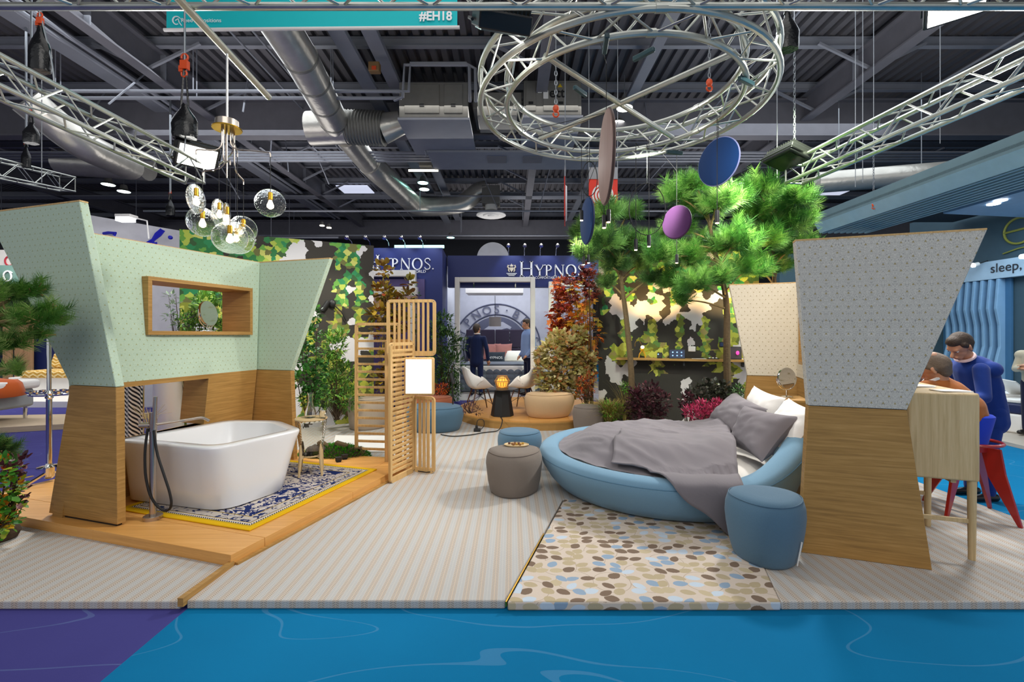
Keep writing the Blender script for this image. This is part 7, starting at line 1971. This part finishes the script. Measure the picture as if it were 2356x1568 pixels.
o = thing('moss_cushion', 'vivid green moss cushion with bark behind the side table', 'moss', (mp.x, mp.y, 0))
mcx, mcy = mp.x, 5.72
mb = MB(); mb.ball((mcx, mcy, .03), (.42, .22, .14), 24, 10); mb.build('soil_mound', plain('soil', '#3a2c1e', .95), o)
P_, D_ = [], []
for k in range(2200):
    e = Vector(rnd_unit(1)[0]); e.z = abs(e.z); P_.append((mcx + e.x * .43, mcy + e.y * .23, .03 + e.z * .15)); D_.append(tuple(e + V(0, 0, .5)))
scatter('moss', LEAF_V, LEAF_F, P_, D_, .035 * RS.uniform(.6, 1.3, 2200), L_moss, o)
for k, (dx, dz) in enumerate(((.28, .14), (.1, .20), (-.1, .19), (.36, .10))):
    mb = MB(); mb.box((mcx + dx, mcy - .02, dz), (.16, .08, .05), .4 * k, Matrix.Rotation(.3 * k, 3, 'Y')); mb.build('bark_piece', m_bark, o, bev=.012, seg=2)
q = on(712, 1058, PZ); o = thing('stone', 'dark rough stone under the glass side table', 'stone', (q.x, q.y + .12, PZ))
mb = MB(); mb.ball((q.x, q.y + .16, PZ + .06), (.13, .10, .085), 18, 12)
mb.v = [p + V(0, 0, 0) + (p - V(q.x, q.y + .16, PZ + .06)) * .22 * noise.noise(p * 14) for p in mb.v]
mb.build('stone_body', plain('dark_stone', '#4a4038', .85, var=.35, vs=24, bump=.7, bs=40), o)
# foreground shrubs at the left edge
f0 = on(-20, 1245)
shrub('mixed_shrub', 'shrub with green, yellow and orange leaves at the lower left edge', 'shrub', (f0.x, f0.y, 0), S([(0, 1080, 26), (20, 1120, 26), (10, 1160, 30), (-10, 1200, 34), (28, 1165, 18)], 3.42, .08), 420, .048, leafmat('mixed_leaf', [(0, '#2c7a20'), (.45, '#68b034'), (.68, '#a8c838'), (.84, '#e8c020'), (1, '#e0601c')]), ROUND_V, ROUND_F, stems=24, single=60)
shrub('purple_shrub', 'purple leaved sprays at the lower left edge', 'shrub', (f0.x, f0.y + .12, 0), S([(30, 1075, 16), (45, 1060, 10), (40, 1130, 16), (48, 1150, 8), (25, 1100, 16)], 3.5, .06), 130, .05, leafmat('purple_leaf', [(0, '#3c1a2a'), (.5, '#6a2f44'), (1, '#b0727a')]), ROUND_V, ROUND_F, stems=18)
mb = MB(); mb.ball((f0.x - .02, f0.y + .03, .05), (.16, .14, .09), 16, 8); mb.build('root_ball', plain('root_soil', '#4a3a2a', .95, bump=.6), None, label='earthy root ball under the shrub at the lower left edge', cat='soil')
dg = at(345, 965, 4.45); o = thing('dried_grass', 'wispy dried grass bundle behind the bath tap', 'grass', (dg.x, dg.y, .60))
mb = MB()
for k in range(22):
    a = RS.rand() * 2 * PI; s_ = .05 + .16 * RS.rand(); mb.tube([V(dg.x, dg.y, .60), V(dg.x + s_ * .4 * math.cos(a), dg.y + s_ * .4 * math.sin(a), .78), V(dg.x + s_ * math.cos(a), dg.y + s_ * math.sin(a), .88 - .1 * RS.rand())], [.0025, .002, .001], 4)
mb.build('stalks', plain('dry_straw', '#b8a068'), o, kind='stuff')
mb = MB(); mb.lathe([(.03, 0), (.035, .04), (.02, .09), (.024, .11)], (dg.x, dg.y, .60), 16); mb.build('vase', M['ceramic'], o)

# ---------------------------------------------------------------- people
skin = plain('skin', '#c08a6a', .5, var=.05, vs=20)
hair_b = plain('brown_hair', '#3a2a1e', .6, var=.35, vs=90, bump=.5, bs=120); hair_g = plain('grey_brown_hair', '#6a5a4c', .6, var=.35, vs=90, bump=.5, bs=120)
shoe_m = plain('black_shoe', '#1a1614', .35)
def person(label, head_c, face, neck, sh_c, sh_dir, hip_c, hip_dir, arms, legs, jacket, trousers, hair, jk_r=1.0, hem=0, collar=None, bald=False, sleeve_to='wrist'):
    """joints in world space; arms / legs: lists of (joint, joint, joint) for both sides"""
    f = Vector(face).normalized(); up = V(0, 0, 1); up = (Vector(head_c) - Vector(neck)).normalized(); up = (up - f * up.dot(f) * .6).normalized()
    f = (f - up * f.dot(up)).normalized(); sd = f.cross(up)
    hc = Vector(head_c); nk = Vector(neck); sc = Vector(sh_c); hp = Vector(hip_c); sh_dir = Vector(sh_dir).normalized(); hip_dir = Vector(hip_dir).normalized()
    pr = [(hc + up * .028, hc + up * .028 - f * .02, .092, .095, .82, sd), (hc - up * .05 + f * .03, hc - up * .075 + f * .045, .062, .045, .9, sd),
          (hc - up * .06 - f * .02, nk - up * .03, .056, .062), (hc + f * .093 - up * .005, hc + f * .112 - up * .04, .011, .017),
          (hc + f * .078 + up * .022 - sd * .035, hc + f * .078 + up * .022 + sd * .035, .016, .016), (hc + f * .088 - up * .068 - sd * .018, hc + f * .088 - up * .068 + sd * .018, .011, .011)]
    for s_ in (-1, 1): pr.append((hc + sd * s_ * .083 - f * .01 + up * .015, hc + sd * s_ * .085 - f * .012 - up * .03, .014, .012))
    pr += [(sc, hp, .10 * jk_r, .10 * jk_r, 1.35, sh_dir)]
    for (a, b, c) in arms:
        a, b, c = Vector(a), Vector(b), Vector(c); pr += [(a, b, .045, .038), (b, c, .036, .026)]
        d = (c - b).normalized(); n_ = d.cross(V(0, 0, 1))
        if n_.length < .2: n_ = Vector(sh_dir)
        n_ = n_.normalized(); pr.append((c, c + d * .07, .026, .032, 1.3, n_))
        for k in range(4):
            o_ = n_ * (k - 1.5) * .018; l = (.065, .075, .07, .055)[k]; dn = (d + V(0, 0, -.35)).normalized()
            pr += [(c + d * .075 + o_, c + d * .075 + o_ + d * l * .5, .0095, .009), (c + d * .075 + o_ + d * l * .5, c + d * .075 + o_ + d * l * .5 + dn * l * .5, .009, .0075)]
        pr.append((c + d * .03 + n_ * .03, c + d * .075 + n_ * .055 - V(0, 0, .01), .012, .009))
    for (a, b, c) in legs:
        a, b, c = Vector(a), Vector(b), Vector(c); pr += [(a, b, .07, .05), (b, c, .048, .035)]
    o = blob(pr, .0085, 'person', skin, None, 3, label=label, cat='person')
    MW[o.name] = Matrix.Translation(o.location)
    # jacket / shirt
    j = [(sc - sh_dir * .15 - V(0, 0, .01), sc + sh_dir * .15 - V(0, 0, .01), .078, .078), (sc - V(0, 0, .02), sc.lerp(hp, .5), .125 * jk_r, .128 * jk_r, 1.28, sh_dir), (sc.lerp(hp, .4), hp, .128 * jk_r, .125 * jk_r, 1.25, hip_dir), (sc, nk - up * .005, .085, .062)]
    if hem: j.append((hp, hp - V(0, 0, hem), .128 * jk_r, .138 * jk_r, 1.25, hip_dir))
    for (a, b, c) in arms:
        a, b, c = Vector(a), Vector(b), Vector(c); e = c if sleeve_to == 'wrist' else b.lerp(c, .35)
        j += [(a - V(0, 0, .01), b, .064, .054), (b, e, .054, .043)]
    blob(j, .011, 'jacket', jacket, o, 9)
    t = []
    for (a, b, c) in legs:
        a, b, c = Vector(a), Vector(b), Vector(c); t += [(hp - V(0, 0, .03), a, .10, .088), (a, b, .086, .066), (b, c + V(0, 0, .02), .066, .052)]
    t.append((hp + V(0, 0, .0), hp - V(0, 0, .06), .105 * jk_r, .108 * jk_r, 1.25, hip_dir))
    blob(t, .012, 'trousers', trousers, o, 4)
    ff = hip_dir.cross(V(0, 0, 1)); ff = ff if ff.dot(Vector(face)) > 0 else -ff
    for (a, b, c) in legs:
        c = Vector(c); z0 = c.z - .06
        blob([(V(c.x, c.y, z0 + .035) - ff * .05, V(c.x, c.y, z0 + .03) + ff * .17, .042, .032, 1.15, hip_dir), (c, V(c.x, c.y, z0 + .05), .04, .045)], .010, 'shoe', shoe_m, o, 2)
    hr = [(hc + up * .048 - f * .022, hc + up * .02 - f * .045, .094, .093, .86, sd), (hc + up * .085 + f * .035, hc + up * .06 - f * .04, .055, .07, 1.1, sd)]
    hr.append((hc - f * .06, hc - up * .055 - f * .05, .072, .055, 1.1, sd))
    for s_ in (-1, 1): hr.append((hc + sd * s_ * .062 + up * .05 + f * .02, hc + sd * s_ * .066 - up * .0 - f * .02, .028, .022))
    h_ = blob(hr, .008, 'hair', hair, o, 2)
    if bald: 
        cb = hc + up * .10 - f * .055
        blob([(cb - sd * .015, cb + sd * .015 + f * .02, .036, .034)], .008, 'bald_crown', plain('scalp', '#b98e76', .5), o, 2)
    for s_ in (-1, 1):
        mb = MB(); mb.ball(hc + f * .077 + sd * s_ * .033 + up * .004, (.013, .013, .009), 10, 8); e_ = mb.build('eye', M['white'], o)
        mb = MB(); mb.ball(hc + f * .0868 + sd * s_ * .033 + up * .004, .0055, 8, 6); mb.build('iris', plain('dark_iris', '#2a1a12', .3) if 'dark_iris' not in bpy.data.materials else bpy.data.materials['dark_iris'], e_)
    mb = MB(); mb.tube([hc + f * .099 - up * .068 + sd * s_ for s_ in (-.022, 0, .022)], .004, 6); mb.build('mouth', plain('lips', '#8a4a40', .5) if 'lips' not in bpy.data.materials else bpy.data.materials['lips'], o)
    if collar is not None:
        mb = MB(); mb.tube([nk + up * .022 + sd * .068 * math.cos(t) + f * .068 * math.sin(t) + f * .02 for t in np.linspace(0, 2 * PI, 21)[:-1]], .015, 6, True); mb.build('collar', collar, o)
    return o
navy_suit = fabric('navy_suit', '#16224a', .12); suit = fabric('bright_navy_suit', '#16337c', .12); sh_blue = fabric('blue_shirt', '#7f97c4', .08); dark_tr = fabric('dark_trousers', '#181d38', .1); rust = fabric('rust_jumper', '#a5602c', .1); jeans = fabric('dark_jeans', '#2a3350', .1); pinkc = fabric('pink_collar', '#e8cfd0', .05); beige = fabric('beige_blouse', '#c9bfa8', .08)
fl = .09
def stand(x, y, h, face_a, lean=0):        # joints of an upright figure
    s_ = h / 1.78; f = V(math.cos(face_a), math.sin(face_a), 0); r = V(f.y, -f.x, 0)
    P = lambda a, b, z: V(x, y, fl) + r * a * s_ + f * b * s_ + V(0, 0, z * s_)
    return P, f, r
P, f, r = stand(-.86, 11.25, 1.74, PI / 2 - .25)
person('man in a navy suit seen from behind in the navy stand', P(0, .03, 1.64), f + V(.25, 0, 0), P(0, 0, 1.50), P(0, 0, 1.40), r, P(0, 0, .95), r,
       [(P(-.19, 0, 1.42), P(-.25, -.03, 1.14), P(-.22, .08, .93)), (P(.19, 0, 1.42), P(.27, -.02, 1.14), P(.28, .05, .88))], [(P(-.09, 0, .90), P(-.10, .01, .5), P(-.11, 0, .07)), (P(.09, 0, .90), P(.10, .01, .5), P(.11, 0, .07))], navy_suit, navy_suit, hair_b, 1.0, .12, M['white'])
P, f, r = stand(.40, 11.2, 1.86, PI + .35)
person('man in a light blue shirt and dark trousers facing left in the navy stand', P(0, .05, 1.64), f, P(0, .01, 1.50), P(0, 0, 1.39), r, P(0, .02, .96), r,
       [(P(-.20, 0, 1.41), P(-.24, -.05, 1.12), P(-.20, .12, .94)), (P(.20, 0, 1.41), P(.25, -.04, 1.12), P(.22, .12, .92))], [(P(-.09, 0, .90), P(-.10, .01, .5), P(-.11, 0, .07)), (P(.09, 0, .90), P(.10, .01, .5), P(.11, 0, .07))], sh_blue, dark_tr, hair_b, 1.38, 0, sh_blue)
person('man in a bright navy suit bending over the bar table', (4.255, 4.40, 1.44), (-1, -.12, -.55), (4.37, 4.44, 1.335), (4.46, 4.46, 1.235), (.12, -1, 0), (4.60, 4.5, .86), (.05, -1, 0),
       [((4.34, 4.28, 1.24), (4.29, 4.20, .98), (4.07, 4.18, .94)), ((4.42, 4.66, 1.24), (4.34, 4.74, .98), (4.08, 4.62, 1.10))],
       [((4.59, 4.40, .82), (4.56, 4.42, .42), (4.60, 4.46, .01)), ((4.60, 4.60, .82), (4.58, 4.62, .42), (4.62, 4.66, .01))], suit, suit, hair_b, 1.12, .14, pinkc)
person('man in a rust orange jumper sitting bent over the bar table', (3.70, 4.06, 1.26), (-.42, .75, -.62), (3.735, 4.06, 1.155), (3.76, 4.08, 1.09), (1, .35, 0), (3.92, 4.0, .92), (1, .3, 0),
       [((3.60, 4.02, 1.08), (3.50, 4.20, .98), (3.36, 4.40, 1.10)), ((3.93, 4.12, 1.06), (4.05, 4.06, .94), (4.02, 4.18, .86))],
       [((3.88, 4.06, .90), (3.72, 4.42, .82), (3.75, 4.45, .36)), ((3.99, 4.10, .90), (3.96, 4.46, .82), (3.98, 4.48, .36))], rust, jeans, hair_g, 1.02, .05, M['white'], True)
fl = .02
P, f, r = stand(8.02, 7.1, 1.56, PI + .3)
person('woman in a beige blouse cut off by the right edge', P(0, .04, 1.64), f, P(0, .01, 1.50), P(0, 0, 1.40), r, P(0, 0, .95), r,
       [(P(-.16, 0, 1.40), P(-.22, .04, 1.16), P(-.06, .26, 1.2)), (P(.16, 0, 1.40), P(.22, .04, 1.14), P(.04, .28, 1.16))], [(P(-.08, 0, .90), P(-.09, .01, .5), P(-.1, 0, .07)), (P(.08, 0, .90), P(.09, .01, .5), P(.1, 0, .07))], beige, dark_tr, hair_b, .9)

spot('accent_or_fill_spot', (5.0, 6.35, 5.3), (4.4, 7.6, 3.5), 800, 75, (.92, 1, .7))  # unseen fill, added to brighten the pine behind the cream wing
# warm accents in the planting, fill spots added for foliage, spots of neighbouring stands
spot('accent_or_fill_spot', (2.25, 7.5, 1.75), (2.45, 8.0, 2.6), 85, 110, (1, .62, .2))
spot('accent_or_fill_spot', (3.35, 7.0, 1.8), (3.5, 7.6, 2.7), 85, 110, (1, .62, .2))
spot('accent_or_fill_spot', (.9, 6.6, 3.3), (1.2, 8.4, 1.5), 230, 60, (1, .88, .7))  # unseen fill, added to lift the maples and the cream bush
spot('accent_or_fill_spot', (3.6, 5.6, 4.6), (4.0, 7.4, 3.4), 520, 80, (.85, 1, .65))  # greenish fill added to brighten the pine crowns
spot('accent_or_fill_spot', (1.4, 5.2, 3.6), (2.4, 7.2, 2.8), 260, 80, (.9, 1, .8))  # second greenish fill, added for the crowns further left
spot('accent_or_fill_spot', (-2.0, 6.0, 3.4), (-2.8, 7.8, 1.2), 150, 65, (1, .92, .75))  # unseen fill, added to lighten the left planting
spot('accent_or_fill_spot', (.6, 9.2, 3.3), (.6, 8.3, 0), 60, 70, (1, .82, .55))
for x in (-2.9, -2.4, -1.8): spot('accent_or_fill_spot', (x, 9.5, 3.7), (x, 10.1, 2.9), 14, 70, (.7, .8, 1))
for x in (0, .8, 1.6): spot('accent_or_fill_spot', (x, 10.5, 3.7), (x, 11.1, 2.9), 14, 70, (.7, .8, 1))
area('stand_light', (-.2, 12.4, 3.2), (-.2, 12.8, 0), 2.5, 70, (.95, .97, 1))
area('stand_light', (8.9, 7.8, 3.7), (9.2, 8.2, 0), 2.4, 110, (.75, .9, 1))
area('stand_light', (-11, 10, 4.2), (-11, 11.4, 0), 2.4, 160, (1, .96, .9))
area('stand_light', (-5.9, 8.0, 3.6), (-6.1, 9.2, 1), 1.5, 40, (1, .98, 1))
